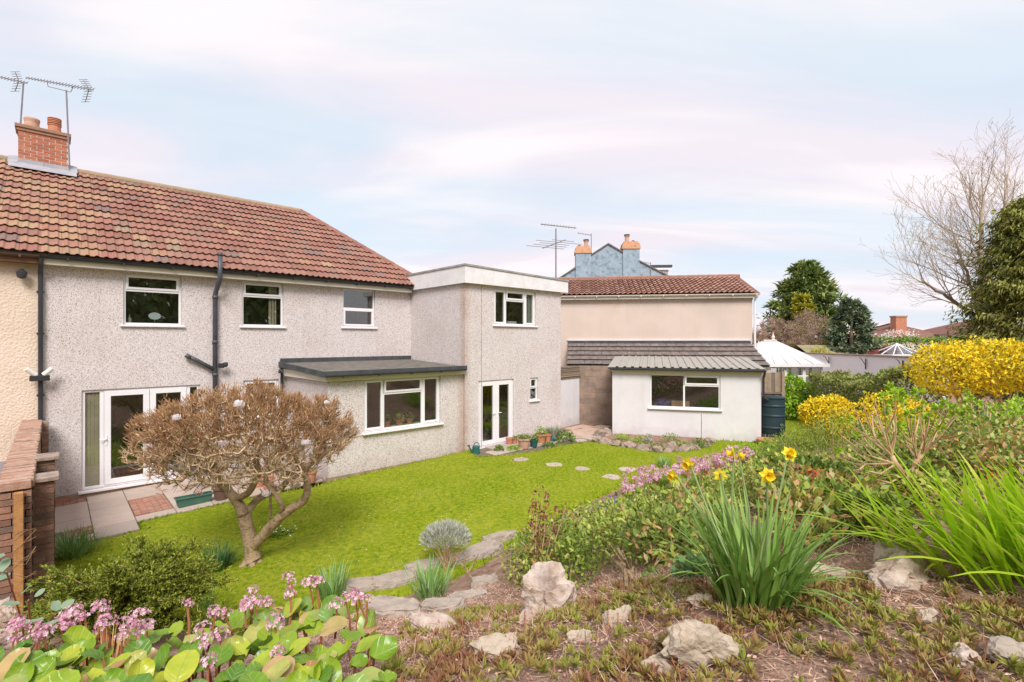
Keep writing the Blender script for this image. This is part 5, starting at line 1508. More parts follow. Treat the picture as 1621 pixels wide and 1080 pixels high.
for u, v in ((1313, 570), (1371, 568), (1430, 567)):
    rr = (u - CX) / FPX; Y = 18.38 / rr; Y = min(max(Y, 22), 33)
    b = thing('hanging_bracket', {1313: 'dark bracket on the pale garden wall beside the conservatory roof', 1371: 'dark bracket in the middle of the pale garden wall', 1430: 'dark bracket on the pale wall nearest the yellow forsythia'}[u], 'bracket', (18.36, Y, 2.32), 0, 'hanging basket brackets on the garden wall')
    MB().box(-.02, .0, -.03, .03, -.55, .0).build('plate', M['metal_dark'], b)
    MB().tube([(-.01, 0, -.35), (-.3, -.1, .0), (-.42, -.13, .05)], .018, 5).build('arm', M['metal_dark'], b)
    
pan = thing('fence_panel', 'brown close boarded fence panel behind the water butt', 'fence', (*SW(SX(1206) + .12, .75), 0), math.radians(-6))
for k in range(6):
    MB().box(k * .105, k * .105 + .1, -.006 + .012 * (k % 2), .014 + .012 * (k % 2), .2, 2.22).build('board', M['wood_grey'], pan)
for z0 in (1.15, 1.55): MB().box(0, .63, -.045, -.008, z0, z0 + .06).build('rail', M['wood_grey'], pan)
MB().box(.61, .70, -.05, .05, 0, 2.24).build('post', M['wood_grey'], pan)

def hip_house(name, label, x0, x1, y0, y1, zb, ze, zr, m_wall, chim=None, win=None):
    h = thing(name, label, 'house')
    MB().box(x0, x1, y0, y1, zb, ze).build('wall', m_wall, h)
    ym = (y0 + y1) / 2; ins = (y1 - y0) / 2; o = .3
    rb_ = MB(); rb_.add([(x0 - o, y0 - o, ze - .05), (x1 + o, y0 - o, ze - .05), (x1 + o, y1 + o, ze - .05), (x0 - o, y1 + o, ze - .05), (x0 + ins, ym, zr), (x1 - ins, ym, zr)], [(0, 1, 5, 4), (1, 2, 5), (2, 3, 4, 5), (3, 0, 4), (3, 2, 1, 0)])
    rf_ = rb_.build('roof', M['tile_small'], h)
    n_ = int((zr - ze) / .16); cb_ = MB()
    for k in range(n_):
        f0 = k / n_; zz = ze - .05 + (zr - ze + .05) * f0
        xa = x0 - o + (ins + o) * f0; xb_ = x1 + o - (ins + o) * f0; ya = y0 - o + (ym - y0 + o) * f0; yb_ = y1 + o - (y1 + o - ym) * f0
        cb_.box(xa, xb_, ya - .05, ya + .06, zz - .01, zz + .05); cb_.box(xb_ - .06, xb_ + .05, ya + .06, yb_, zz - .01, zz + .05)
    tag(cb_.build('tile_course', M['brick_old_far'], rf_), kind='stuff')
    if chim:
        cx, cy, w, zt = chim
        c_ = MB().box(cx - w, cx + w, cy - .45, cy + .45, ze, zt).build('chimney', mat('far_brick', [(0.40, 0.17, 0.10), (0.50, 0.23, 0.14)], scale=5, rough=.9), h)
        MB().box(cx - w - .08, cx + w + .08, cy - .52, cy + .52, zt, zt + .16).build('chimney_cap', M['brick_old_far'], c_)
    if win:
        for a, b, c, e in win:
            fr = MB(); frame_ring(fr, a, b, c, e, y0 - .05, y0 - .004, .1); f_ = fr.build('window', M['upvc'], h)
            MB().box(a + .09, b - .09, y0 - .03, y0 - .02, c + .09, e - .09).build('pane', M['glass'], f_)
    return h
hip_house('bungalow', 'far bungalow with brown hipped roof and square brick chimney', 43.6, 53.2, 58, 68, 0, 3.4, 5.55, M['peach_render'], chim=(47.3, 60.3, .66, 6.2))
hip_house('bungalow', 'far pale bungalow with red roof half hidden by the tall ivy conifer', 51.0, 62.0, 55, 64, 0, 4.1, 5.9, M['white_render'], win=[(53.0, 55.0, 2.4, 3.7), (57, 59, 2.4, 3.7)])
gs = thing('garden_shed', 'low garden shed with shallow mossy brown roof beyond the pale wall', 'shed')
MB().box(21.2, 24.2, 35.2, 37.6, 0, 2.35).build('wall', M['wood_grey'], gs)
rb = MB(); rb.add([(21.0, 34.9, 2.32), (24.5, 34.9, 2.32), (24.5, 36.4, 2.95), (21.0, 36.4, 2.95), (24.5, 37.9, 2.32), (21.0, 37.9, 2.32)], [(0, 1, 2, 3), (3, 2, 4, 5), (1, 4, 2)])
rb.build('roof', mat('mossy_felt', [(0.24, 0.19, 0.14), (0.30, 0.28, 0.12), (0.20, 0.17, 0.13)], scale=1.5, rough=.95), gs)
rs = thing('garden_shed', 'low shed with slanting dark red roof left of the glass pyramid', 'shed')
MB().box(25.0, 27.0, 35.2, 37.0, 0, 2.3).build('wall', M['wood_grey'], rs)
MB().add([(24.8, 34.9, 2.3), (27.3, 34.9, 2.95), (27.3, 37.2, 2.95), (24.8, 37.2, 2.3), (27.3, 34.9, 2.3), (27.3, 37.2, 2.3)], [(0, 1, 2, 3), (0, 4, 1), (5, 3, 2)]).build('roof', mat('dark_red_roof', [(0.28, 0.07, 0.06), (0.22, 0.06, 0.05)], scale=2, rough=.8), rs)
pyr = thing('glass_pavilion', 'garden pavilion with white framed glass pyramid roof', 'pavilion', (26.7, 34.2, 0))
MB().box(-1.05, 1.05, -1.05, 1.05, 0, 2.24).build('wall', M['white_render'], pyr)
MB().add([(-1.1, -1.1, 2.28), (1.1, -1.1, 2.28), (1.1, 1.1, 2.28), (-1.1, 1.1, 2.28), (0, 0, 3.02)], [(0, 1, 4), (1, 2, 4), (2, 3, 4), (3, 0, 4)]).build('glazing', M['glass_roof'], pyr)
fb = MB()
for x, y in ((-1.1, -1.1), (1.1, -1.1), (1.1, 1.1), (-1.1, 1.1), (-.4, -1.1), (.4, -1.1), (1.1, 0), (-1.1, 0)): fb.tube([(x, y, 2.29), (0, 0, 3.04)], .035, 5)
fb.tube([(-1.1, -1.1, 2.29), (1.1, -1.1, 2.29), (1.1, 1.1, 2.29), (-1.1, 1.1, 2.29), (-1.1, -1.1, 2.29)], .04, 5)
fb.build('roof_frame', M['upvc'], pyr)
MB().lathe([(.12, 3.0), (.08, 3.08), (.01, 3.1)], 8).build('cap', M['upvc'], pyr)

# ------------------------------------------------------------------ pots and garden things
def tuft(n, r, h, lean=.5):
    az = RNG.uniform(0, 2 * math.pi, n); rr = r * np.sqrt(RNG.random(n))
    return np.stack([rr * np.cos(az), rr * np.sin(az), np.zeros(n)], 1), az, RNG.uniform(.05, lean, n), RNG.uniform(.1, .7, n), RNG.uniform(.6, 1, n) * h

def bushlet(parent, name, c, rad, h, m, n=160, L=.05, W=.03, up=.4, seedball=.5):
    d = rand_dirs(n, up); d[:, 2] = np.abs(d[:, 2])
    p = np.array(c) + d * np.array([rad, rad, h]) * RNG.uniform(seedball, 1, (n, 1))
    return leaves(name, p, d + RNG.normal(size=(n, 3)) * .6, rand_dirs(n, 1.0), RNG.uniform(.7, 1.2, n) * L, RNG.uniform(.7, 1.2, n) * W, m, parent)

def pot(name, label, x, y, z, r, h, m, plant=None, rim=True, group='plant pots by the glazed doors', cat='plant pot'):
    t = thing(name, label, cat, (x, y, z), RD.uniform(0, 3), group)
    prof = [(r * .68, 0), (r * .95, h * .82)]
    prof += [(r * 1.08, h * .82), (r * 1.08, h), (r * .92, h), (r * .9, h * .86)] if rim else [(r, h), (r * .9, h), (r * .88, h * .86)]
    MB().lathe(prof, 20, cap1=True).build('pot', m, t, smooth=False)
    MB().lathe([(r * .88, h * .861), (r * .5, h * .9)], 14, cap0=False).build('soil', M['soil'], t)
    if plant: plant(t, r, h)
    return t
def leafy(m, ph, n=150, L=.06, W=.035, spread=1.2): 
    return lambda t, r, h: bushlet(t, 'foliage', (0, 0, h * .85), r * spread, ph, m, n, L, W)
def G(u, v, z=.125):
    Z = (HC - z) * FPX / (v - CY); p = P(u, v, Z); return p.x, p.y, z + .012
pot('terracotta_pot', 'small terracotta pot nearest the glazed doors', *G(806, 704), .10, .19, M['terracotta'])
pot('terracotta_pot', 'small terracotta pot close beside the big pale pot', *G(815, 703), .095, .18, M['terracotta'], leafy(M['shrub_green'], .06, 40))
pot('terracotta_pot', 'big pale terracotta pot of green plants', *G(829.5, 710), .19, .29, M['terracotta_pale'], leafy(M['shrub_green'], .16, 200))
pot('green_pot', 'dark green pot between the pale pot and the red one', *G(845, 708), .13, .22, M['dark_green_plastic'], leafy(M['shrub_green'], .18, 160), rim=False)
pot('terracotta_pot', 'red terracotta pot with bushy green plant standing behind', *G(856, 702), .17, .28, M['terracotta'], leafy(M['shrub_lime'], .26, 220))
pot('terracotta_pot', 'small bright terracotta pot leaning beside the blue pot', *G(867, 701), .11, .26, M['terracotta'])
def lav(t, r, h):
    b, az, le, cu, L = tuft(420, r * 1.0, .42, .75); b[:, 2] = h * .85
    blades('foliage', b, az, le, cu * .2, L, .018, M['lavender'], t, segs=2)
pot('blue_pot', 'blue glazed pot holding a silvery lavender bush', *G(875, 699), .14, .17, M['blue_pot'], lav, rim=False)

def ground_bush(name, label, u, v, rad, h, m, n=260, L=.07, W=.035, group=None, cat='plant', z=.125, xyz=None, up=.5):
    x, y, zz = xyz if xyz else G(u, v, z)
    t = thing(name, label, cat, (x, y, zz), 0, group)
    bushlet(t, 'foliage', (0, 0, 0), rad, h, m, n, L, W, up)
    mb = MB()
    for k in range(5): mb.tube([(0, 0, -.03), (RD.uniform(-.5, .5) * rad, RD.uniform(-.5, .5) * rad, h * .7)], .008, 4)
    tag(mb.build('stem', M['stem_green'], t), kind='stuff')
    return t
ground_bush('leafy_plant', 'lush green plant at the end of the pot row beside the passage', 893, 699, .36, .34, M['shrub_green'], 420, .10, .035)
ground_bush('leafy_plant', 'low green plant by the wall between watering can and pots', 790, 714, .14, .13, M['shrub_green'], 120, .07, .04)
ground_bush('leafy_plant', 'small flat green plant in front of the big pale pot', 813, 713, .20, .11, M['shrub_lime'], 150, .06, .035)
ground_bush('leafy_plant', 'trailing green plant in front of the blue pot', 869, 707, .22, .12, M['shrub_green'], 170, .06, .035)

x, y, z = G(753.5, 721, .07)
wc = thing('watering_can', 'dark green watering can standing on the grass by the wall corner', 'watering can', (x, y, z), HROT + math.pi)
MB().lathe([(.105, 0), (.115, .02), (.10, .22), (.095, .24), (.08, .25)], 18).build('body', M['dark_green_plastic'], wc)
MB().tube([(.09, 0, .06), (.16, 0, .12), (.23, 0, .24), (.25, 0, .27)], [.03, .022, .016, .016], 8).build('spout', M['dark_green_plastic'], wc)
MB().tube([(.075, 0, .23), (.06, 0, .32), (-.02, 0, .345), (-.10, 0, .30), (-.125, 0, .2), (-.105, 0, .10)], .012, 8).build('handle', M['dark_green_plastic'], wc)
MB().lathe([(.02, 0), (.045, .03), (.045, .035)], 10, (.25, 0, .265)).build('rose', M['dark_green_plastic'], wc)

# trough and pots on the patio
tx, ty = HW(2.25, 2.33)
tr = thing('trough_planter', 'long green plastic trough planter on the brick inset', 'planter', (tx, ty, -.06), HROT + math.radians(2))
mb = MB(); 
def trough(mb, l0, w0, l1, w1, z0, z1):
    vs = [(-l0, -w0, z0), (l0, -w0, z0), (l0, w0, z0), (-l0, w0, z0), (-l1, -w1, z1), (l1, -w1, z1), (l1, w1, z1), (-l1, w1, z1)]
    mb.add(vs, [(3, 2, 1, 0), (0, 1, 5, 4), (1, 2, 6, 5), (2, 3, 7, 6), (3, 0, 4, 7)])
trough(mb, .27, .07, .31, .095, 0, .17); mb.build('trough', M['green_plastic'], tr)
mb = MB(); frame = [(-.325, .325, -.11, -.09), (-.325, .325, .09, .11), (-.325, -.305, -.09, .09), (.305, .325, -.09, .09)]
for a, b, c, d_ in frame: mb.box(a, b, c, d_, .155, .182)
mb.build('rim', M['green_plastic'], tr, bevel=.004)
MB().box(-.30, .30, -.088, .088, .13, .14).build('soil', M['soil'], tr)
b, az, le, cu, L = tuft(26, .05, .2, .9); b[:, 2] = .14; b[:, 0] += .08
blades('seedling', b, az, le, cu * .4, L, .012, M['litter'], tr, segs=3)
def PG(s, t): q = HW(s, t); return q[0], q[1], -.138 + .0333 * s
pot('brown_pot', 'brown plastic pot between the trough and the magnolia trunk', *PG(2.72, 2.40), .165, .27, M['brown_pot'], None, group='pots on the slab patio')
pot('terracotta_pot', 'terracotta pot at the corner of the felt roofed room', *PG(4.45, 2.62), .145, .27, M['terracotta'], leafy(M['hebe'], .08, 40), group='pots on the slab patio')
pot('terracotta_pot', 'tall terracotta pot behind the magnolia trunk', *PG(3.55, 2.05), .15, .34, M['terracotta'], None, group='pots on the slab patio')
pot('terracotta_pot', 'second terracotta pot half hidden behind the magnolia trunk', *PG(3.62, 2.42), .13, .26, M['terracotta'], None, group='pots on the slab patio')
pot('dark_pot', 'dark round pot beyond the magnolia limbs near the wall', *PG(4.2, 2.1), .17, .2, M['metal_dark'], None, group='pots on the slab patio')

def folding_chair(label, s, t, rz):
    c = thing('folding_chair', label, 'chair', PG(s, t), HROT + rz, 'metal folding chairs on the patio')
    for sy in (-.2, .2):
        MB().tube([(-.22, sy, 0), (.02, sy, .42), (.22, sy * .98, .88)], .012, 6).build('leg', M['metal_dark'], c)
        MB().tube([(.24, sy * .9, 0), (-.02, sy * .9, .30), (-.18, sy * .9, .43)], .012, 6).build('leg', M['metal_dark'], c)
    st = MB()
    for k in range(6): st.box(-.2 + k * .07, -.145 + k * .07, -.2, .2, .43, .445)
    st.build('seat', M['metal_dark'], c)
    bk = MB()
    for z_ in (.6, .7, .8): bk.box(.11 + (z_ - .6) * .5, .125 + (z_ - .6) * .5, -.2, .2, z_, z_ + .05)
    bk.build('backrest', M['metal_dark'], c)
folding_chair('dark folding chair nearest the patio doors', 2.55, 1.25, math.radians(200))
folding_chair('dark folding chair beside the small bistro table, nearer the kitchen window', 4.05, 1.35, math.radians(10))
tb = thing('bistro_table', 'small grey bistro table behind the magnolia', 'table', PG(3.35, 1.2), HROT)
MB().lathe([(.40, .70), (.41, .71), (.41, .725), (.40, .73)], 24).build('table_top', mat('grey_table', [(0.40, 0.41, 0.42), (0.34, 0.35, 0.36)], scale=4, rough=.5), tb)
for k in range(3):
    w_ = k * 2.094; MB().tube([(.33 * math.cos(w_), .33 * math.sin(w_), 0), (.05 * math.cos(w_), .05 * math.sin(w_), .4), (.24 * math.cos(w_), .24 * math.sin(w_), .70)], .013, 6).build('leg', M['metal_dark'], tb)

# water butt and terracotta bowl by the outbuilding
bx, by = SW(SX(1206) + .36, .28)
wbt = thing('water_butt', 'blue green ribbed water butt on a black stand by the outbuilding corner', 'water butt', (bx, by, .08), 0)
MB().lathe([(.37, 0), (.35, .28), (.33, .30)], 8).build('stand', M['black_plastic'], wbt)
prof = [(.30, .30)]
for zc in (.52, .88, 1.18):
    prof += [(.335, zc - .05), (.355, zc - .025), (.355, zc + .0), (.335, zc + .03)]
prof += [(.325, 1.38), (.33, 1.40)]
MB().lathe(prof, 28).build('barrel', M['butt'], wbt, smooth=False)
MB().lathe([(.345, 1.385), (.345, 1.425), (.25, 1.455), (.05, 1.46)], 28).build('lid', M['butt'], wbt)
MB().tube([(0, -.33, .42), (0, -.40, .42), (0, -.41, .39)], .016, 6).build('tap', M['black_plastic'], wbt)
bx, by = SW(SX(1206) + .12, -.32)
bowl = thing('terracotta_bowl', 'shallow terracotta bowl on the grass by the water butt', 'bowl', (bx, by, gz(bx, by)), 0)
MB().lathe([(.14, 0), (.30, .13), (.335, .16), (.335, .19), (.30, .19), (.26, .13), (.1, .09)], 20).build('bowl', M['terracotta'], bowl)
MB().lathe([(.265, .135), (.05, .145)], 16, cap0=False).build('contents', M['card'], bowl)
# things seen in the windows
def HZ(s, t, z): q = HW(s, t); return (q[0], q[1], z)
mi = thing('vanity_mirror', 'oval mirror on a stand inside the left upstairs window', 'mirror', HZ(1.92, -.24, 3.60), HROT)
MB().lathe([(.06, 0), (.05, .015), (.012, .03), (.012, .12)], 12).build('stand', M['alu'], mi)
ml_ = MB(); ml_.poly([(.12 * math.cos(k * .3927), -.006, .20 + .085 * math.sin(k * .3927)) for k in range(16)]); ml_.poly([(.12 * math.cos(k * .3927), .006, .20 + .085 * math.sin(k * .3927)) for k in range(16)]); ml_.build('glass', M['mirror'], mi)
bo = thing('bottle', 'pale bottle in the corner of the left upstairs window', 'bottle', HZ(1.45, -.24, 3.60), HROT)
MB().lathe([(.035, 0), (.035, .12), (.015, .15), (.015, .19)], 10).build('body', M['bulb_white'], bo)
MB().lathe([(.018, .19), (.018, .22)], 8).build('cap', M['alu'], bo)
house_shelf = MB().box(1.2, 2.5, .17, .42, 3.52, 3.60); house_shelf.build('window_board', M['upvc'], house)
MB().box(5.5, 8.0, sy + .17, sy + .5, .93, 1.01).build('window_board', M['upvc'], house)
for s, lab, r, ph_, m_ in ((6.45, 'potted plant with thin stems behind the wide window, leftmost of three', .09, .22, M['shrub_green']), (6.82, 'potted bushy plant in the centre behind the wide window', .11, .2, M['shrub_lime']), (7.12, 'potted plant behind the wide window next to the right casement', .09, .24, M['shrub_green'])):
    q = HW(s, 2.48); pot('potted_plant', lab, q[0], q[1], 1.012, r, .14, M['terracotta'], leafy(m_, ph_, 90, .05, .03), group='potted plants inside the wide window')
q = HW(10.2, 2.3); pot('potted_plant', 'potted plant standing inside the glazed doors', q[0], q[1], .15, .16, .26, M['brown_pot'], leafy(M['shrub_green'], .45, 150, .1, .04, 1.6), group=None)
MB().box(9.0, 10.7, fy + .15, fy + 2.0, .05, .142).build('floor', M['slab'], house)
it = thing('storage_box', 'white box on the sill of the upstairs extension window', 'box', HZ(10.75, 2.58, 3.69), HROT)
MB().box(-.18, .18, 0, .2, 0, .13).build('box', M['bulb_white'], it); MB().box(-.19, .19, -.01, .21, .131, .15).build('lid', M['bulb_white'], it)
MB().box(9.6, 11.7, fy + .17, fy + .5, 3.6, 3.685).build('window_board', M['upvc'], house)
cane = thing('garden_cane', 'thin bare cane upright in the rockery bed by the outbuilding', 'cane', (*G(1110, 704)[:2], .1))
MB().tube([(0, 0, 0), (.01, .0, .75)], .011, 5).build('cane', M['wood_grey'], cane)
MB().tube([(.01, .0, .75), (.0, .0, .95)], .007, 5).build('tip', M['metal_dark'], cane)

# ------------------------------------------------------------------ rocks
def rock_mesh(sx, sy, sz, seed, sub=3, flat=0.0, rough=.34, m=None):
    bm = bmesh.new(); bmesh.ops.create_icosphere(bm, subdivisions=sub, radius=1)
    r = np.random.default_rng(seed)
    dirs = r.normal(size=(13, 3)); dirs /= np.linalg.norm(dirs, axis=1)[:, None]; off = r.uniform(.5, .85, 13)
    ph = r.uniform(0, 6, 16)
    for v in bm.verts:
        p = np.array(v.co)
        for d_, o_ in zip(dirs, off):
            k = p @ d_ - o_
            if k > 0: p = p - d_ * k * .85
        n_ = sum(math.sin(p[0] * f + ph[i]) * math.sin(p[1] * f * 1.1 + ph[i + 4]) * math.sin(p[2] * f * .9 + ph[i + 8]) / (1 + i) for i, f in enumerate((2.5, 5, 9, 17, 29)))
        p = p * (1 + rough * n_)
        if flat and p[2] > flat: p[2] = flat + (p[2] - flat) * .15
        v.co = Vector((p[0] * sx, p[1] * sy, p[2] * sz))
    me = bpy.data.meshes.new('rock'); bm.to_mesh(me); bm.free()
    if m: me.materials.append(m)
    return me
def rock(label, u, v, sx, sy, sz, m, rz=0.0, seed=1, flat=0.0, group=None, sink=.3, name='rock', Z=None, dz=0, tilt=(0, 0), sub=3, cat='rock'):
    p = gnd(u, v + 14)
    sub = 4; sink += .10
    o = link(name, rock_mesh(sx * .92, sy * .92, sz * .95, seed, sub, flat, m=m), None, (p.x, p.y, gz(p.x, p.y) + sz * (1 - 2 * sink) + dz), (tilt[0], tilt[1], rz))
    return tag(o, label, cat, group)
rock('large pink boulder with white lichen, upright with one pointed shoulder', 872, 955, .27, .17, .29, M['rock_pink'], .4, 3, sink=.25, tilt=(.0, .5), sub=4)
rock('rounded low stone at the left foot of the large pink boulder', 848, 968, .10, .09, .10, M['rock_pink'], .9, 8, sub=4)
rock('broad buff boulder in the open ground among green rosettes', 1105, 1034, .17, .11, .10, M['rock_buff'], .2, 5, sink=.2, tilt=(.0, .2), sub=4)
rock('long low buff stone trailing left of the broad buff boulder', 1052, 1046, .10, .07, .05, M['rock_buff'], .1, 6, sink=.25, sub=4)
rock('small tan stone in the litter between the two big boulders', 975, 978, .09, .06, .06, M['rock_buff'], .6, 7, sink=.25, tilt=(0, -.4))
rock('pale stone beneath the left edge of the daffodil clump', 1115, 948, .11, .06, .055, M['rock_buff'], .3, 12, sink=.25)
rock('half buried tan stone below the small tan stone', 922, 1000, .07, .05, .05, M['rock_buff'], .3, 13, sink=.3)
rock('tiny pale stone beside the broad buff boulder', 1043, 1005, .03, .03, .025, M['rock_buff'], .3, 14, sink=.3)
rock('low rounded stone just right of the daffodil clump', 1300, 905, .21, .12, .09, M['rock_buff'], -.1, 15, sink=.3, sub=4)
rock('grey buff boulder, lower one of the pile left of the sword leaves', 1420, 905, .22, .16, .12, M['rock_pink'], .1, 16, sink=.3, sub=4)
rock('rounded boulder topping the pile left of the sword leaves', 1413, 878, .15, .14, .09, M['rock_buff'], .5, 17, sink=.15, sub=4)
rock('flat worn stone near the lower right corner among the rosettes', 1525, 1035, .10, .08, .06, M['rock_pink'], .5, 18, sink=.3, sub=4)
rock('angular stone slab at the bottom right corner', 1602, 1040, .12, .09, .07, M['rock_grey'], .5, 19, sink=.2, sub=4)
rock('broken cream stone chips beneath the sword leaves', 1465, 975, .06, .04, .05, M['rock_buff'], .1, 20, sink=.2)
rock('large buff rubble stone below the second row of edging', 690, 990, .30, .16, .12, M['rock_pink'], -.5, 21, sink=.35, sub=4)
rock('knobbly half buried buff stone in the litter left of the boulder', 795, 1020, .20, .11, .08, M['rock_buff'], -.1, 22, sink=.35, sub=4)
rock('pink rounded boulder at the foot of the brick wall', 5, 975, .20, .18, .20, M['rock_pink'], .2, 23, sink=.15, sub=4)
rock('lower pink boulder at the left edge beside the pink flowers', 8, 1012, .20, .16, .13, M['rock_pink'], .8, 24, sink=.2, sub=4)
# two rows of edging stones: the lower one along the lawn, the upper one holding the bed
def edging(label, u, v, l, w, h, rz, seed, m, group, dz=0):
    p = gnd(u, v)
    r = np.random.default_rng(seed); ring = []
    for k, (x, y) in enumerate([(-1, -.8), (-.3, -1), (.5, -.95), (1, -.7), (1, .7), (.3, 1), (-.5, .95), (-1, .75)]):
        ring.append((x * l * r.uniform(.88, 1.08), y * w * r.uniform(.8, 1.1)))
    mb = MB(); mb.prism(ring, -h * .6, h * .45)
    me = mb.mesh('edging_stone', m)
    bm = bmesh.new(); bm.from_mesh(me)
    bmesh.ops.bevel(bm, geom=list(bm.edges), offset=.018, segments=2, affect='EDGES', clamp_overlap=True)
    bmesh.ops.triangulate(bm, faces=[f for f in bm.faces if len(f.verts) > 4])
    bmesh.ops.subdivide_edges(bm, edges=[e for e in bm.edges if e.calc_length() > .08], cuts=2, use_grid_fill=True)
    for v_ in bm.verts: v_.co += Vector(r.normal(size=3) * .005)
    bm.to_mesh(me); bm.free()
    o = link('edging_stone', me, None, (p.x, p.y, gz(p.x, p.y) + h * .25 + dz), (r.uniform(-.08, .08), r.uniform(-.08, .08), rz))
    return tag(o, label, 'edging stone', group)
g1 = 'flat stones edging the lawn'
a1 = math.atan2(1.0, .95)
for (u, v, l, w, h, rz, lab) in [(572, 934, .24, .15, .16, .25, 'dark edging stone by the lawn, partly behind the pink bergenia flowers'),
        (625, 925, .30, .17, .14, .4, 'edging stone by the lawn left of the front strap leaved clump'), (672, 902, .28, .13, .14, .5, 'edging stone by the lawn directly behind the front strap leaved clump'),
        (728, 890, .30, .13, .14, .6, 'edging stone by the lawn below the silvery bush'), (765, 876, .28, .22, .14, .75, 'broad pinkish edging stone by the lawn right of the silvery bush'),
        (792, 857, .30, .12, .16, .55, 'topmost edging stone by the lawn where the row meets the leafy shrubs')]:
    edging(lab, u, v, l, w, h, rz, int(u), M['rock_grey'], g1)
g2 = 'flat stones holding the upper bed'
for (u, v, l, w, h, rz, lab) in [(622, 975, .24, .14, .16, .05, 'long buff stone at the left end of the upper edging row'), (700, 968, .20, .11, .12, -.1, 'small flat stone in the middle of the upper edging row'),
        (742, 952, .20, .09, .11, .35, 'slanting flat stone at the right end of the upper edging row'), (768, 925, .16, .1, .1, .3, 'half hidden flat stone above the right end of the upper edging row')]:
    edging(lab, u, v, l, w, h, rz, int(u), M['rock_grey'], g2)
# rockery bed in front of the outbuilding
pts = [(945, 700), (958, 704), (975, 708), (995, 711), (1018, 715), (1040, 718), (1062, 718), (1082, 716), (1100, 714), (1116, 709), (1124, 703), (948, 693), (960, 689)]
labs = ['left corner', 'second from the left corner', 'third from the left corner', 'left of centre, long and low', 'left of the yellow daffodil head', 'centre front', 'centre front, tallest',
        'right of centre', 'right of the cane', 'right corner', 'rear right end by the wall', 'dark upright, at the passage corner', 'rear left, against the wall']
for k, ((u, v), l_) in enumerate(zip(pts, labs)):
    x, y, zz = G(u, v, .1)
    o = link('rockery_stone', rock_mesh(RD.uniform(.19, .26), RD.uniform(.13, .17), RD.uniform(.12, .17) * (1.5 if k in (6, 11) else 1), 40 + k, 3, m=M['rock_dark']), None, (x, y, zz + .06), (0, 0, RD.uniform(-.4, .4)))
    tag(o, 'rockery stone edging the outbuilding bed: ' + l_, 'rock', 'stones round the outbuilding bed')
sb_ = MB(); sb_.prism([G(u, v, .1)[:2] for u, v in [(950, 698), (975, 705), (1018, 712), (1062, 715), (1100, 711), (1120, 704)]] + [SW(2.9, -.02), SW(.1, -.02)], .0, .19)
tag(sb_.build('flower_bed', M['earth']), 'soil of the small raised bed in front of the outbuilding', kind='structure')
for k, (u, v, r, h, m_, lab) in enumerate([(985, 698, .3, .2, 'shrub_lime', 'low bright green plant at the left of the outbuilding bed'), (1012, 702, .26, .22, 'shrub_lime', 'lime green mound in the outbuilding bed left of the purple plant'),
        (1026, 702, .16, .28, 'lavender', 'greyish purple upright plant in the outbuilding bed'), (1062, 702, .34, .30, 'shrub_green', 'largest bushy green plant in the outbuilding bed'), (1085, 708, .22, .16, 'hebe', 'low olive plant in the outbuilding bed left of the cane'),
        (1108, 706, .24, .22, 'shrub_green', 'dark green plant round the foot of the cane'), (1040, 710, .2, .14, 'hebe', 'low olive plant at the front stones of the outbuilding bed')]):
    x, y, zz = G(u, v, .18); ground_bush('bed_plant', lab, 0, 0, r, h, M[m_], 220, .06, .03, 'plants in the outbuilding bed', xyz=(x, y, .18))

# ------------------------------------------------------------------ magnolia on the lawn
mx, my = -3.87, 7.30
mz = gz(mx, my)
mag = thing('magnolia_tree', 'pruned magnolia with bare twisted limbs, brown shoots and a few white flowers', 'tree', (0, 0, 0))
def Q(u, v, dz=0.0): return P(u, v, 7.30 + dz)
limbs = [
    [((400, 890, 0), .125), ((398, 868, 0), .10), ((392, 840, 0), .095), ((386, 815, 0), .09)],
    [((386, 815, 0), .085), ((372, 790, .05), .07), ((350, 765, .1), .062), ((325, 738, .2), .05), ((302, 726, .3), .035), ((285, 712, .35), .025)],
    [((372, 790, .05), .05), ((395, 778, -.1), .05), ((408, 748, -.2), .045), ((404, 725, -.3), .04), ((412, 700, -.35), .03)],
    [((386, 815, 0), .06), ((410, 790, .25), .055), ((440, 775, .45), .06), ((455, 760, .5), .045), ((448, 742, .55), .035), ((432, 728, .6), .025)],
    [((398, 868, 0), .085), ((425, 838, -.1), .075), ((455, 810, -.2), .065), ((482, 790, -.25), .055), ((486, 765, -.3), .05), ((482, 745, -.3), .045), ((498, 730, -.3), .035), ((520, 712, -.3), .025)],
    [((441, 822, -.1), .04), ((446, 800, -.3), .035), ((432, 778, -.35), .035), ((420, 760, -.4), .03), ((428, 735, -.4), .022)],
    [((430, 830, 0), .022), ((428, 800, -.1), .02), ((430, 780, -.1), .018)],
    [((350, 765, .1), .04), ((340, 740, -.1), .035), ((318, 712, -.3), .03), ((290, 690, -.4), .022)],
    [((408, 748, -.2), .035), ((380, 722, .2), .03), ((360, 700, .5), .022)],
    [((482, 745, -.3), .035), ((462, 722, -.6), .028), ((450, 700, -.7), .02)],
    [((486, 765, -.3), .03), ((465, 748, 0), .028), ((445, 755, .3), .022)],
    [((325, 738, .2), .035), ((318, 750, .1), .028), ((300, 752, 0), .018)],
    [((498, 730, -.3), .03), ((510, 705, .1), .022), ((525, 690, .4), .016)],
]
tmb = MB(); seeds = []; par = []
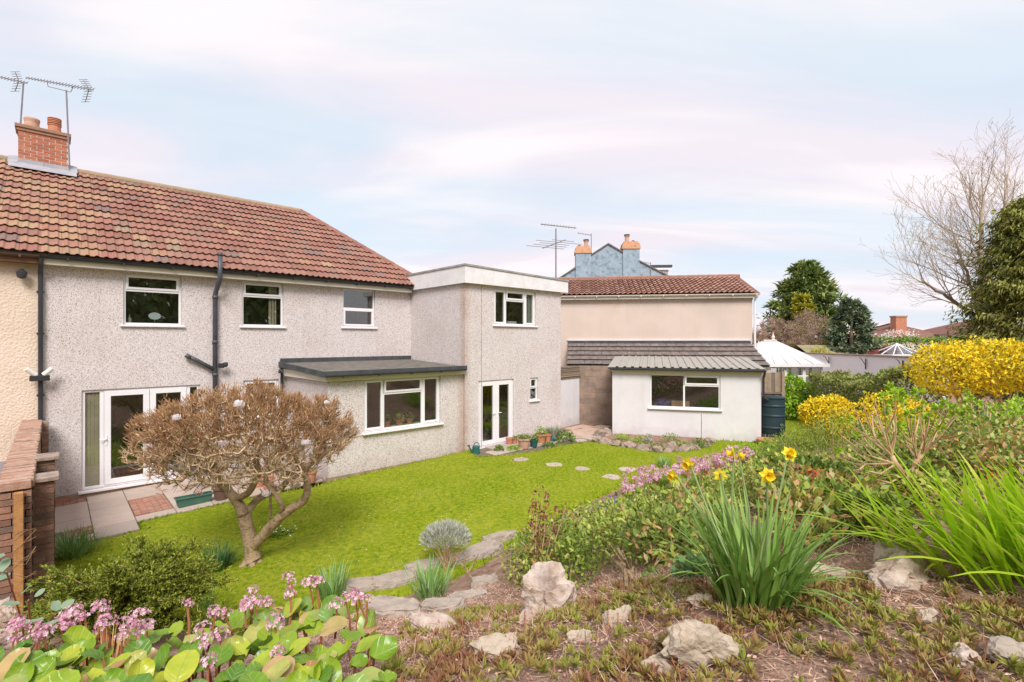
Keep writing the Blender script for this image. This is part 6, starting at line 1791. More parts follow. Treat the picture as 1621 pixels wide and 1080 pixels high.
for li, lm in enumerate(limbs):
    pts = [Q(*q) for q, r in lm]; rs = [r for q, r in lm]
    # smooth the run
    fine = []; fr = []
    for i in range(len(pts) - 1):
        p0 = pts[max(i - 1, 0)]; p1, p2 = pts[i], pts[i + 1]; p3 = pts[min(i + 2, len(pts) - 1)]
        for k in range(5):
            t = k / 5
            fine.append(0.5 * ((2 * p1) + (p2 - p0) * t + (2 * p0 - 5 * p1 + 4 * p2 - p3) * t * t + (3 * p1 - p0 - 3 * p2 + p3) * t ** 3) + Vector((RD.uniform(-1, 1), RD.uniform(-1, 1), RD.uniform(-1, 1))) * .008)
            fr.append(rs[i] * (1 - t) + rs[i + 1] * t)
    fine.append(pts[-1]); fr.append(rs[-1])
    nm = 'trunk' if li == 0 else 'limb'
    MB().tube(fine, fr, 9).build(nm, M['bark'], mag, smooth=True)
    if li > 0:
        for p in fine[5::4]: seeds.append(np.array(p)); par.append(-1)
for k in range(5):
    a = k * 1.25 + .3
    MB().tube([(mx + .02, my, mz + .10), (mx + .13 * math.cos(a), my + .13 * math.sin(a), mz + .0), (mx + .22 * math.cos(a), my + .22 * math.sin(a), mz - .06)], [.07, .05, .03], 7).build('root', M['bark'], mag, smooth=True)
# crown volume: a wide shallow dome clipped flat below
cc = np.array([-3.92, 7.3, 1.74])
def crown_pts(n, shell):
    out = []
    while len(out) < n:
        d = RNG.normal(size=3); d /= np.linalg.norm(d)
        r = RNG.uniform(shell, 1)
        w_ = 1 + .10 * math.sin(d[0] * 5 + 1) * math.cos(d[1] * 6) + .05 * math.sin(d[0] * 13)
        p = cc + d * r * np.array([1.56, 1.25, .78 if d[2] > 0 else .70]) * w_
        # left side hangs lower than the right
        out.append(p)
    return np.array(out)
att = np.concatenate([crown_pts(1700, .25), crown_pts(1200, .8)])
nodes, par = colonize(att, seeds, par, .075, .55, .10, iters=60, jitter=.35)
rad = pipe_radii(par, .0088, 2.6); rad = np.minimum(rad, .030)
ch = np.nonzero(par >= 0)[0]
V, Fc = edge_tubes(nodes[par[ch]], nodes[ch], np.minimum(rad[par[ch]], rad[ch] * 1.35), rad[ch], 4)
tz = np.clip((nodes[ch][:, 2] - 1.1) / 1.2, 0, 1)
tint = np.repeat(np.clip(RNG.random(len(ch)) * .7 + .3 * (1 - tz), 0, 1), 4)
tag(link('twig', np_mesh('twig', V, Fc, M['twig'], tint), mag), kind='stuff')
# short upright brown shoots on every twig of the outer crown
shell_k = np.linalg.norm((nodes - cc) / np.array([1.56, 1.25, .78]), axis=1)
cand = np.nonzero((nodes[:, 2] > 1.2) & (par >= 0))[0]
pr = np.clip((shell_k[cand] - .35) * 1.8, .05, 1) * np.clip((nodes[cand][:, 2] - 1.55 - .12 * np.sin(nodes[cand][:, 0] * 3)) / .5, .05, 1)
pick = RNG.choice(cand, size=19000, p=pr / pr.sum())
n = len(pick)
outd = norm(nodes[pick] - cc + np.array([0, 0, .4]))
d = norm(outd * .8 + RNG.normal(size=(n, 3)) * .42 + np.array([0, 0, .55]))
A = nodes[pick] + RNG.normal(size=(n, 3)) * .03
ln = RNG.uniform(.04, .115, n)
side = norm(np.cross(d, RNG.normal(size=(n, 3)))); w = RNG.uniform(.0034, .0068, n)[:, None]
nn2 = np.cross(d, side)
mid = A + d * (ln * .55)[:, None]
tip = A + d * ln[:, None]
Vq = np.stack([A - side * w * .6, mid - side * w, tip, mid + side * w], 1)
Vr = np.stack([A - nn2 * w * .6, mid - nn2 * w, tip, mid + nn2 * w], 1)
V = np.concatenate([Vq, Vr]).reshape(-1, 3)
hz = np.clip((A[:, 2] - 1.4) / 1.1, 0, 1)
tv = np.clip(RNG.random(n) * .75 + .15 * hz, 0, 1); tv = np.concatenate([tv, tv])
tag(link('shoot', np_mesh('shoot', V, np.arange(8 * n).reshape(-1, 4), M['shoot'], tv), mag), kind='stuff')
lowc = cand[nodes[cand][:, 2] < 1.85]; pick = RNG.choice(lowc, size=5200); n = len(pick)
d = norm(nodes[pick] - nodes[par[pick]] + RNG.normal(size=(n, 3)) * .05 + np.array([0, 0, .02])); A = nodes[pick]; Bm = A + d * RNG.uniform(.05, .14, n)[:, None] + np.array([0, 0, .02])
V, Fc = edge_tubes(A, Bm, .0048, .0022, 3)
tag(link('twig', np_mesh('twig', V, Fc, M['twig'], np.repeat(RNG.random(n), 3)), mag), kind='stuff')
pick = RNG.choice(cand, size=420)
tag(leaves('bud', nodes[pick] + RNG.normal(size=(420, 3)) * .03, rand_dirs(420, 1.2), rand_dirs(420), .05, .02, M['bud'], mag), kind='stuff')
def magnolia_flower(u, v, r, dz=-1.0, flat=.4):
    c = P(u, v, 7.30 + dz)
    mb = MB()
    for ring, (k_, ang, L) in enumerate(((7, 1.15, 1.0), (6, .7, .95), (4, .3, .8))):
        for k in range(k_):
            a = k * 2 * math.pi / k_ + ring * .4 + RD.uniform(-.2, .2); an = ang + RD.uniform(-.25, .25)
            d_ = Vector((math.cos(a) * math.sin(an), math.sin(a) * math.sin(an), math.cos(an))); s_ = Vector((-math.sin(a), math.cos(a), 0))
            p0 = c; p1 = c + d_ * r * .6 * L + Vector((0, 0, .01)); p2 = c + d_ * r * L * .8 + Vector((0, 0, r * (.55 - .1 * ring)))
            mb.add([p0, p1 - s_ * r * .34, p2 - s_ * r * .12, p2 + s_ * r * .12, p1 + s_ * r * .34], [(0, 1, 2, 3, 4)])
    mb.build('flower', M['petal_white'], mag)
for u, v, r, dz in ((279, 666, .07, -1.0), (378, 646, .085, -1.15), (353, 709, .085, -.9), (484, 707, .085, -.9), (235, 716, .10, -.7), (289, 745, .08, -.3), (421, 787, .08, -.5), (466, 774, .10, -.35), (268, 743, .06, -.4), (517, 641, .05, -.9)):
    magnolia_flower(u, v, r * 1.05, dz)

# ------------------------------------------------------------------ blade and strap plants
def strap_clump(name, label, x, y, n, r, h, m, w=.018, lean=.55, group=None, segs=4, z=None, droop=.9):
    t = thing(name, label, 'plant', (x, y, gz(x, y) if z is None else z), 0, group)
    b, az, le, cu, L = tuft(n, r, h, lean)
    az = np.arctan2(b[:, 1], b[:, 0]) + RNG.normal(size=n) * .6
    blades('leaf_blade', b, az, le, cu * droop, L, RNG.uniform(.7, 1.2, n) * w, m, t, segs=segs)
    return t
def at(u, v): p = gnd(u, v); return p.x, p.y
sg = 'strap leaved bulb clumps'
strap_clump('bulb_clump', 'blue green strap leaved clump standing at the lawn edge behind the pink flowers', *at(525, 950), 95, .13, .50, M['strap_leaf'], .022, .6, sg)
strap_clump('bulb_clump', 'strap leaved clump between the two rows of edging stones', *at(680, 950), 110, .15, .46, M['strap_leaf'], .024, .75, sg)
strap_clump('bulb_clump', 'dark drooping strap leaved clump at the left foot of the magnolia trunk', -4.28, 7.15, 170, .14, .46, M['strap_dark'], .017, .9, sg, droop=1.3)
strap_clump('bulb_clump', 'dense green strap leaved clump against the brick pier beside the patio', *HW(.42, 3.62), 210, .20, .50, M['strap_leaf'], .018, .8, sg)
strap_clump('bulb_clump', 'small greyish strap leaved clump right of the yew and before the lawn', *at(325, 968), 45, .10, .42, M['strap_leaf'], .014, .35, sg)
strap_clump('bulb_clump', 'small bright green clump in the lawn edge beyond the pink flower bank', *at(1052, 742), 60, .14, .34, M['strap_leaf'], .03, .6, sg)
strap_clump('bulb_clump', 'strap leaves hanging dark under the right side of the yew', *at(225, 985), 60, .15, .40, M['strap_dark'], .014, .9, sg)
dry = thing('dead_grass_tuft', 'tuft of dry orange straw stems among the bergenia leaves at the lower edge', 'plant', (*at(165, 1076), 0))
dry.location.z = gz(dry.location.x, dry.location.y) + .05
b, az, le, cu, L = tuft(60, .12, .26, .35)
blades('straw', b, az, le, cu * .2, L, .007, mat('orange_straw', [(0.55, 0.24, 0.07), (0.66, 0.40, 0.16), (0.50, 0.20, 0.08)], src='tint', rough=.8), dry, segs=2)

# long grass and weeds at the bottom edge of the lawn
n = 2600
gxx = RNG.uniform(-4.4, -1.6, n); gyy = RNG.uniform(4.9, 6.2, n)
k_ = (np.abs(lawn_sd(gxx, gyy)) < .5) & (RNG.random(n) < .75); gxx, gyy = gxx[k_], gyy[k_]; n = len(gxx)
B_ = np.stack([gxx, gyy, ground_z(gxx, gyy)], 1)
tag(blades('long_grass', B_, RNG.uniform(0, 6.3, n), RNG.uniform(.1, .6, n), RNG.uniform(.2, .9, n), RNG.uniform(.07, .19, n), .008, M['grass_blade'], None, segs=3), 'pale uncut grass along the lower edge of the lawn', 'grass', kind='stuff')

# ------------------------------------------------------------------ yew, silvery bush
def spray_shrub(t, base, stems, m, leaf_L, leaf_W, per, spread, stem_m, stem_r=.012, sub=7):
    """arching stems carrying side shoots clothed in needles"""
    lp_, ld, ln_ = [], [], []
    smb = MB()
    for (dx, dy, dz_) in stems:
        p0 = Vector(base); p3 = p0 + Vector((dx, dy, dz_)); p1 = p0 + Vector((dx * .25, dy * .25, dz_ * .75))
        prev = None; path_ = []
        for k in range(sub + 1):
            t_ = k / sub; path_.append(p0 * (1 - t_) ** 2 + p1 * 2 * t_ * (1 - t_) + p3 * t_ * t_)
        smb.tube(path_, [stem_r * (1 - .8 * k / sub) for k in range(sub + 1)], 4)
        for k in range(2, sub + 1):
            a = path_[k]; tg = (path_[k] - path_[k - 1]).normalized()
            for q in range(spread):
                sd_ = (tg + Vector((RD.gauss(0, .7), RD.gauss(0, .7), RD.gauss(.12, .4)))).normalized(); L = RD.uniform(.10, .22)
                b_ = a + sd_ * L - Vector((0, 0, .02))
                for e in range(per):
                    f = RD.random(); lp_.append(a + (b_ - a) * f); ld.append(sd_ + Vector((RD.gauss(0, .6), RD.gauss(0, .6), RD.gauss(.1, .5)))); ln_.append(Vector((RD.gauss(0, .4), RD.gauss(0, .4), 1)))
    tag(smb.build('branch', stem_m, t), kind='stuff')
    n = len(lp_); 
    tag(leaves('foliage', np.array([tuple(v) for v in lp_]), np.array([tuple(v) for v in ld]), np.array([tuple(v) for v in ln_]), RNG.uniform(.7, 1.2, n) * leaf_L, leaf_W, m, t), kind='stuff')
yx, yy = -3.62, 4.62
yz = gz(yx, yy)
yew = thing('yew_bush', 'low spreading dark yew bush with arching sprays at the left of the lawn', 'shrub', (yx, yy, yz))
st = []
for k in range(85):
    a = RD.uniform(0, 6.283); r = RD.uniform(.25, .78); 
    st.append((r * math.cos(a) * 1.0 + .06, r * math.sin(a) * .8, RD.uniform(.32, .86) - .22 * r))
spray_shrub(yew, (0, 0, .02), st, M['yew'], .030, .0095, 44, 9, M['bark'], .016)
lvx, lvy = at(708, 902)
lav_ = thing('silver_bush', 'round silvery grey bush on bare woody stems above the edging stones', 'shrub', (lvx, lvy, gz(lvx, lvy)))
mb = MB()
for k in range(26):
    a = RD.uniform(0, 6.28); r = RD.uniform(.08, .30)
    mb.tube([(RD.uniform(-.04, .04), RD.uniform(-.04, .04), -.02), (r * .5 * math.cos(a), r * .5 * math.sin(a), .16), (r * math.cos(a), r * math.sin(a), .34)], [.012, .008, .005], 4)
tag(mb.build('stem', M['hyd_stem'], lav_), kind='stuff')
n = 3600
d = rand_dirs(n, .5); d[:, 2] = np.where(d[:, 2] < -.15, -d[:, 2] * .5, d[:, 2])
p = np.array([-.02, 0, .40]) + d * np.array([.35, .32, .24]) * (RNG.uniform(.3, 1, (n, 1)) ** .45)
tag(leaves('foliage', p, d * .8 + np.array([0, 0, .8]) + RNG.normal(size=(n, 3)) * .4, rand_dirs(n), RNG.uniform(.05, .09, n), .011, M['lavender'], lav_), kind='stuff')
ws = thing('woody_stem', 'forked bare woody stem right of the strap leaved clump', 'plant', (0, 0, 0))
p0 = gnd(757, 930)
MB().tube([p0, p0 + Vector((-.10, .03, .12)), p0 + Vector((-.16, .02, .22)), p0 + Vector((-.15, 0, .40))], [.018, .014, .01, .006], 6).build('stem', M['bark'], ws)
MB().tube([p0 + Vector((-.12, .03, .15)), p0 + Vector((-.05, .05, .26)), p0 + Vector((.0, .05, .36))], [.012, .009, .004], 5).build('stem', M['bark'], ws)
MB().tube([p0 + Vector((-.16, .02, .22)), p0 + Vector((-.28, .04, .34))], [.009, .004], 5).build('stem', M['bark'], ws)

# ------------------------------------------------------------------ bergenia in the near corner
def leaf_grid(L, W, cup, curl, m, name='leaf', nu=6, nv=5):
    vs = []; fs = []
    for i in range(nu + 1):
        t = i / nu; wd = W * .5 * max(.02, 1 - abs(2 * (t * .97 + .03) - 1.06) ** 2.5) ** .5
        for j in range(nv + 1):
            s = j / nv * 2 - 1
            x = s * wd; y = L * t; z = cup * (abs(s) ** 1.5) * L * .55 - curl * L * t * t + .035 * L * math.sin(s * 5 + t * 8 + cup * 20) * abs(s)
            vs.append((x, y, z))
    for i in range(nu):
        for j in range(nv):
            a = i * (nv + 1) + j; fs.append((a, a + 1, a + nv + 2, a + nv + 1))
    mb = MB(); mb.add(vs, fs)
    return mb.mesh(name, m, smooth=True)
BL = [leaf_grid(.145, .135, c, k, M['bergenia_leaf']) for c, k in ((.22, .25), (.38, .12), (.1, .5), (.3, -.12), (.15, .3), (.45, .0))]
def umbel_mesh(n, r, size, m, name='flower_head'):
    V = []; F = []; T = []
    for k in range(n):
        d = Vector((RD.gauss(0, 1), RD.gauss(0, 1), abs(RD.gauss(0, .8)) + .1)).normalized(); c = d * r * RD.uniform(.55, 1); c.z *= .8
        a = d.orthogonal().normalized(); b_ = d.cross(a); tv = RD.random()
        for q in range(5):
            w = q * 1.2566 + k; w2 = w + .55; w0 = w - .55
            k0 = len(V)
            V += [tuple(c - d * size * .3), tuple(c + (a * math.cos(w0) + b_ * math.sin(w0)) * size * .75 + d * size * .2), tuple(c + (a * math.cos(w) + b_ * math.sin(w)) * size * 1.15 + d * size * .35), tuple(c + (a * math.cos(w2) + b_ * math.sin(w2)) * size * .75 + d * size * .2)]
            F.append((k0, k0 + 1, k0 + 2, k0 + 3)); T.append(min(1, max(0, tv + RD.uniform(-.15, .15))))
    return np_mesh(name, V, F, m, T)
UM = [umbel_mesh(26, .05, .0105, M['petal_pink']) for _ in range(4)]
def bergenia(t, spots, scale=1.0):
    for (x, y, z, rz, tilt, sc) in spots:
        o = link('leaf', BL[RD.randrange(6)], t, (x, y, z), None, sc * scale)
        o.rotation_euler = (tilt, RD.uniform(-.3, .3), rz)
def flower_stalks(t, spots, scale=1.0):
    for (x, y, z, h) in spots:
        lean = Vector((RD.uniform(-.04, .04), RD.uniform(-.04, .04), h))
        p0 = Vector((x, y, z - .12)); p1 = Vector((x, y, z)) + lean
        MB().tube([p0, p0 + (p1 - p0) * .5 + Vector((.008, 0, 0)), p1], [.006, .005, .004], 5).build('flower_stem', M['stem_red'], t)
        q_ = scale * RD.uniform(.6, 1.0); o = link('flower_head', UM[RD.randrange(4)], t, p1, (RD.uniform(-.5, .5), RD.uniform(-.5, .5), RD.uniform(0, 6)), (q_, q_, q_ * RD.uniform(1.0, 1.5)))
bg = thing('bergenia', 'broad leaved bergenia with pink flower heads filling the near left corner', 'plant', (0, 0, 0))
sp_ = []
tries = 0
def berg_edge(u):      # upper limit of the leaves in the picture
    return np.interp(u, [0, 100, 200, 320, 420, 480, 560, 600, 625], [1020, 1005, 985, 975, 948, 935, 945, 985, 1050])
while len(sp_) < 298 and tries < 9000:
    tries += 1
    u = RD.uniform(-60, 625); v = RD.uniform(930, 1180)
    if v < berg_edge(u) + 4: continue
    if u > 520 and v > 1040 and RD.random() < .7: continue
    Zq = np.interp(v, [930, 1000, 1080, 1180], [2.75, 2.25, 1.75, 1.4]) + RD.uniform(-.1, .1)
    p = P(u, v, Zq)
    if any((p.x - q[0]) ** 2 + (p.y - q[1]) ** 2 + (p.z - q[2]) ** 2 < .06 ** 2 for q in sp_): continue
    sp_.append((p.x, p.y, p.z - .05 - .02, RD.gauss(-.15, 1.1), RD.uniform(-.1, 1.0), RD.uniform(.38, .88)))
bergenia(bg, sp_)
fs_ = []
for u, v in [(10, 1012), (25, 1028), (28, 995), (45, 1012), (58, 1000), (75, 1008), (100, 985), (110, 975), (118, 992), (128, 972), (135, 985), (150, 978), (160, 990), (165, 1003), (175, 985), (185, 1008),
             (200, 1000), (203, 985), (215, 1005), (225, 1000), (298, 966), (320, 1000), (328, 975), (345, 1010), (335, 1020), (385, 968), (395, 945), (402, 952), (372, 970), (412, 962), (405, 965), (455, 952), (458, 915), (472, 928),
             (530, 956), (555, 950), (565, 945), (582, 950), (572, 958), (320, 1062), (440, 1000), (496, 925), (505, 930), (438, 1040)]:
    p = P(u, v, np.interp(v, [915, 1000, 1080], [2.65, 2.2, 1.8])); fs_.append((p.x, p.y, p.z - .05, .06))
flower_stalks(bg, fs_)
gstem = MB()
for q in sp_[::2]: gstem.tube([(q[0], q[1], q[2]), (q[0] + RD.uniform(-.05, .05), q[1] + .02, max(gz(q[0], q[1]) - .02, q[2] - .3))], .006, 4)
tag(gstem.build('leaf_stalk', M['stem_red'], bg), kind='stuff')
# grey green oval leaves of a young climber by the wall
gl = thing('glaucous_shrub', 'young shrub with flat grey green oval leaves in front of the brick wall', 'shrub', (0, 0, 0))
GLM = leaf_grid(.10, .075, .08, .08, mat('glaucous_leaf', [(0.20, 0.30, 0.19), (0.28, 0.38, 0.25), (0.24, 0.33, 0.20)], src='obj', rough=.55, transl=.15))
for u, v, Zq, s, rz in ((5, 905, 2.9, 1.2, .4), (12, 915, 2.9, 1.1, 1.2), (8, 880, 2.9, .9, 2), (32, 942, 2.7, .9, -1.2), (30, 957, 2.7, 1.0, 1.9), (55, 945, 2.7, .7, -.5), (88, 968, 2.6, .9, 1.0), (70, 980, 2.6, .8, 2.2), (100, 965, 2.6, .9, .2), (45, 988, 2.5, 1.0, 1.6), (72, 993, 2.5, .8, -.7), (88, 985, 2.6, .8, 2.8)):
    link('leaf', GLM, gl, P(u, v, Zq), (RD.uniform(.1, .9), RD.uniform(-.4, .4), rz), s * .72)
p0 = gnd(40, 1040)
for u, v in ((10, 905), (45, 950), (85, 972)): MB().tube([p0, p0 * .5 + P(u, v, 2.7) * .5 + Vector((.03, 0, .02)), P(u, v, 2.7)], [.008, .006, .004], 5).build('stem', M['stem_red'], gl)

# ------------------------------------------------------------------ sword leaved clump, daffodils
SW_ME = []
for k in range(6):
    v_, f_, i_ = blade_arrays(np.zeros((1, 3)), 0.0, .36 + .07 * k, .28 + .13 * k, 1.0, .060, 7)
    vv = v_.reshape(8, 2, 3); c = vv.mean(1, keepdims=True); c = c + np.array([0, 0, -.004]) 
    SW_ME.append(np_mesh('sword_leaf', v_, f_, M['crocosmia_leaf'], smooth=True))
cr_ = thing('sword_leaf_clump', 'big clump of bright yellow green sword leaves sweeping left at the right edge', 'plant', (0, 0, 0))
cx_, cy_ = 2.38, 2.25
n_made = 0
while n_made < 300:
    x = cx_ + RD.uniform(-.12, .95); y = cy_ + RD.uniform(-.12, .75)
    if y < cy_ + .1 and x < cx_ + .1: continue
    z0 = gz(x, y) - .01
    o = link('sword_leaf', SW_ME[RD.randrange(6)], cr_, (x, y, z0), None, (RD.uniform(.45, .78),) * 3)
    o.scale.y *= RD.uniform(.7, 1.15)
    az = math.pi + RD.gauss(-.1, .45) if RD.random() < .92 else RD.uniform(0, 6.28)
    o.rotation_euler = (0, RD.uniform(-.25, .3), az)
    n_made += 1
DF_ME = []
for k in range(6):
    v_, f_, i_ = blade_arrays(np.zeros((1, 3)), 0.0, .10 + .05 * k, .35 + .36 * k, 1.0, .040, 7)
    DF_ME.append(np_mesh('leaf_blade', v_, f_, M['daffodil_leaf'], smooth=True))
daf = thing('daffodil_clump', 'tall daffodil clump with seven yellow flowers and grey green leaves', 'plant', (0, 0, 0))
dx, dy = 1.20, 2.42
dz_ = gz(dx, dy)
for k in range(280):
    a = RD.uniform(0, 6.283); r = .16 * math.sqrt(RD.random())
    o = link('leaf_blade', DF_ME[min(5, int(abs(RD.gauss(0, 1.9))))], daf, (dx + r * math.cos(a), dy + r * math.sin(a) * .8, dz_ - .02), None, RD.uniform(.38, .62))
    o.rotation_euler = (0, RD.uniform(0, .3), a + RD.gauss(0, .5))
def daffodil(u, v, Zq, yaw, pitch, sc=1.0):
    c = P(u, v, Zq)
    b_ = Vector((dx + RD.uniform(-.1, .12), dy + RD.uniform(-.08, .08), dz_ - .02))
    q1 = b_ + (c - b_) * .6 + Vector((0, 0, .04))
    face = Vector((math.cos(yaw) * math.cos(pitch), math.sin(yaw) * math.cos(pitch), math.sin(pitch)))
    back = c - face * .035 * sc
    MB().tube([b_, b_ + (c - b_) * .3 + Vector((0, 0, .03)), q1, back + Vector((0, 0, .012)), back], [.006, .006, .0055, .005, .006], 6).build('flower_stem', M['stem_green'], daf)
    a = face.orthogonal().normalized(); s_ = face.cross(a)
    mb = MB()
    for k in range(6):
        w = k * 1.0472 + RD.uniform(-.1, .1); d_ = (a * math.cos(w) + s_ * math.sin(w)); e_ = face.cross(d_)
        off = face * (.004 if k % 2 else 0)
        mb.add([back + off, back + off + d_ * .022 * sc + e_ * .015 * sc + face * .006, back + d_ * .042 * sc + face * .003, back + off + d_ * .022 * sc - e_ * .015 * sc + face * .006], [(0, 1, 2, 3)])
    fl_ = mb.build('flower', M['petal_yellow'], daf)
    tb_ = MB(); vs = []; n = 10
    for r, h in ((.008, .0), (.012, .012), (.014, .026), (.021, .034)):
        for k in range(n):
            w = 2 * math.pi * k / n; rr = r * sc * (1 + (.12 * math.sin(k * 3) if h > .03 else 0)); vs.append(back + face * h * sc + (a * math.cos(w) + s_ * math.sin(w)) * rr)
    tb_.add(vs, [(i * n + k, i * n + (k + 1) % n, (i + 1) * n + (k + 1) % n, (i + 1) * n + k) for i in range(3) for k in range(n)])
    tb_.build('trumpet', M['petal_orange'], fl_)
for u, v, Zq, yaw, pitch, sc in ((1150, 718, 2.6, 2.8, -.1, 1.25), (1178, 724, 2.6, -.6, -.5, 1.15), (1255, 716, 2.5, -1.4, .5, 1.2), (1220, 755, 2.3, -1.6, .1, 1.2), (1084, 738, 2.7, -2.6, -.2, 1.25), (1060, 756, 2.7, -2.6, -.3, 1.1), (1140, 752, 2.7, 1.2, -.2, 1.1)):
    daffodil(u, v, Zq, yaw, pitch, sc * .86)

# ------------------------------------------------------------------ leafy shrubs of the bank
def leaf_mass(name, label, cells, m, n, L, W, group=None, cat='shrub', stems=14, stem_m=None, up=.5):
    """shrub from overlapping lobes (x, y, z above ground, rx, ry, rz); leaves lie mostly in the skins"""
    x0 = sum(c[0] for c in cells) / len(cells); y0 = sum(c[1] for c in cells) / len(cells)
    t = thing(name, label, cat, (x0, y0, gz(x0, y0)), 0, group)
    off = np.array(t.location); lp_, ld = [], []
    wts = np.array([c[3] * c[4] + c[3] * c[5] for c in cells]); wts = wts / wts.sum()
    for c, wt in zip(cells, wts):
        k = int(n * wt); d = rand_dirs(k, .35)
        r = RNG.uniform(.0, 1, (k, 1)) ** .33
        lump = 1 + .16 * np.sin(d[:, :1] * 7 + c[0] * 3) * np.cos(d[:, 1:2] * 6 + c[1]) + .12 * np.sin(d[:, 2:] * 9 + c[0])
        base = np.array([c[0], c[1], gz(c[0], c[1]) + c[2]])
        p = base + d * r * lump * np.array(c[3:6])
        ok = p[:, 2] > ground_z(p[:, 0], p[:, 1]) - .02
        lp_.append(p[ok]); ld.append(d[ok])
    p = np.concatenate(lp_) - off; d = np.concatenate(ld); k = len(p)
    whorl = RNG.random(k)
    sm = MB()
    for q in range(stems):
        c = cells[RD.randrange(len(cells))]
        e = np.array([c[0] + RD.uniform(-.7, .7) * c[3], c[1] + RD.uniform(-.7, .7) * c[4], gz(c[0], c[1]) + c[2] + RD.uniform(.2, .8) * c[5]]) - off
        b_ = np.array([c[0] + RD.uniform(-.2, .2), c[1] + RD.uniform(-.2, .2), gz(c[0], c[1]) - .03]) - off
        sm.tube([b_, (b_ + e) / 2 + np.array([.03, 0, .03]), e], [.010, .007, .003], 4)
    tag(sm.build('stem', stem_m or M['hyd_stem'], t), kind='stuff')
    # leaves grouped in small sprays so light gets between them
    tag(leaves('foliage', p, d * .5 + RNG.normal(size=(k, 3)) * .7 + np.array([0, 0, up]), d * .7 + RNG.normal(size=(k, 3)) * .5 + np.array([0, 0, 1.2]), RNG.uniform(.6, 1.25, k) * L, RNG.uniform(.7, 1.2, k) * W, m, t,
        tint=np.clip(.55 * RNG.random(k) + .45 * (np.sin(p[:, 0] * 6 + p[:, 1] * 4) * .5 + .5) * RNG.uniform(.6, 1.4, k), 0, 1)), kind='stuff')
    return t
def cell(u, v, Z, h, rx, ry, rz): 
    x = (u - CX) / FPX * Z; return (x, Z, h, rx, ry, rz)
leaf_mass('leafy_shrub', 'olive green small leaved shrub right behind the big pink boulder', [cell(840, 0, 5.2, .22, .30, .4, .28), cell(885, 0, 4.7, .22, .38, .45, .30), cell(930, 0, 5.3, .25, .45, .55, .32), cell(880, 0, 6.0, .14, .5, .6, .26)], M['shrub_mixed'], 5200, .055, .03)
leaf_mass('leafy_shrub', 'leafy shrub in the middle of the bank below the pink flowers', [cell(1000, 0, 4.9, .2, .45, .55, .26), cell(1050, 0, 5.6, .12, .5, .6, .24), cell(985, 0, 6.2, .14, .55, .6, .24), cell(1110, 0, 5.0, .16, .4, .5, .28)], M['shrub_mixed'], 6000, .055, .03)
leaf_mass('bronze_shrub', 'bronze tinted shrub just left of the daffodil leaves', [cell(1065, 0, 3.9, .2, .30, .35, .26), cell(1110, 0, 4.4, .22, .35, .4, .28), cell(1040, 0, 4.3, .2, .3, .3, .24)], M['shrub_bronze'], 2400, .065, .034)
leaf_mass('bronze_shrub', 'bronze and green shrub between the daffodils and the bare hydrangea', [cell(1270, 0, 3.6, .18, .28, .35, .22), cell(1330, 0, 3.9, .16, .34, .4, .22), cell(1295, 0, 4.6, .2, .45, .5, .24), cell(1380, 0, 3.5, .13, .25, .3, .18)], M['shrub_bronze'], 4600, .072, .04)
leaf_mass('leafy_shrub', 'grey green leafy shrub beneath the hydrangea stems', [cell(1390, 0, 4.2, .16, .4, .4, .22), cell(1450, 0, 4.0, .14, .35, .4, .2), cell(1420, 0, 5.0, .2, .5, .5, .24)], M['shrub_mixed'], 4000, .06, .034)
leaf_mass('leafy_shrub', 'mixed green and rust shrub right of the hydrangea behind the sword leaves', [cell(1520, 0, 4.6, .2, .45, .5, .28), cell(1590, 0, 4.4, .2, .4, .5, .3), cell(1570, 0, 5.4, .25, .6, .6, .34), cell(1660, 0, 4.6, .2, .5, .5, .3)], M['shrub_bronze'], 5200, .06, .034)
leaf_mass('leafy_shrub', 'low bright green plants far right below the large yellow hedge', [cell(1500, 0, 6.6, .2, .6, .6, .3), cell(1590, 0, 6.8, .25, .7, .6, .35), cell(1440, 0, 7.2, .2, .6, .6, .28), cell(1680, 0, 7, .2, .7, .6, .35)], M['shrub_lime'], 4200, .07, .035)
leaf_mass('leafy_shrub', 'olive shrub across the bank between the fine hebe and the daffodils', [cell(1190, 0, 5.4, .22, .5, .5, .28), cell(1240, 0, 6.2, .25, .5, .5, .28), cell(1150, 0, 6.4, .1, .5, .5, .24), cell(1290, 0, 5.5, .2, .4, .5, .26)], M['shrub_mixed'], 5200, .055, .03)
leaf_mass('hebe_bush', 'rounded fine leaved green hebe on the bank left of the hydrangea', [cell(1275, 0, 7.6, .32, .62, .55, .42), cell(1330, 0, 7.4, .36, .55, .5, .44), cell(1235, 0, 8.0, .26, .5, .5, .32)], M['hebe'], 9000, .045, .012, up=.9)
leaf_mass('leafy_shrub', 'yellowish green low plants beside the terracotta bowl', [cell(1190, 0, 11.0, .18, .6, .5, .26), cell(1230, 0, 10.6, .2, .5, .5, .28)], M['shrub_lime'], 1500, .09, .035)

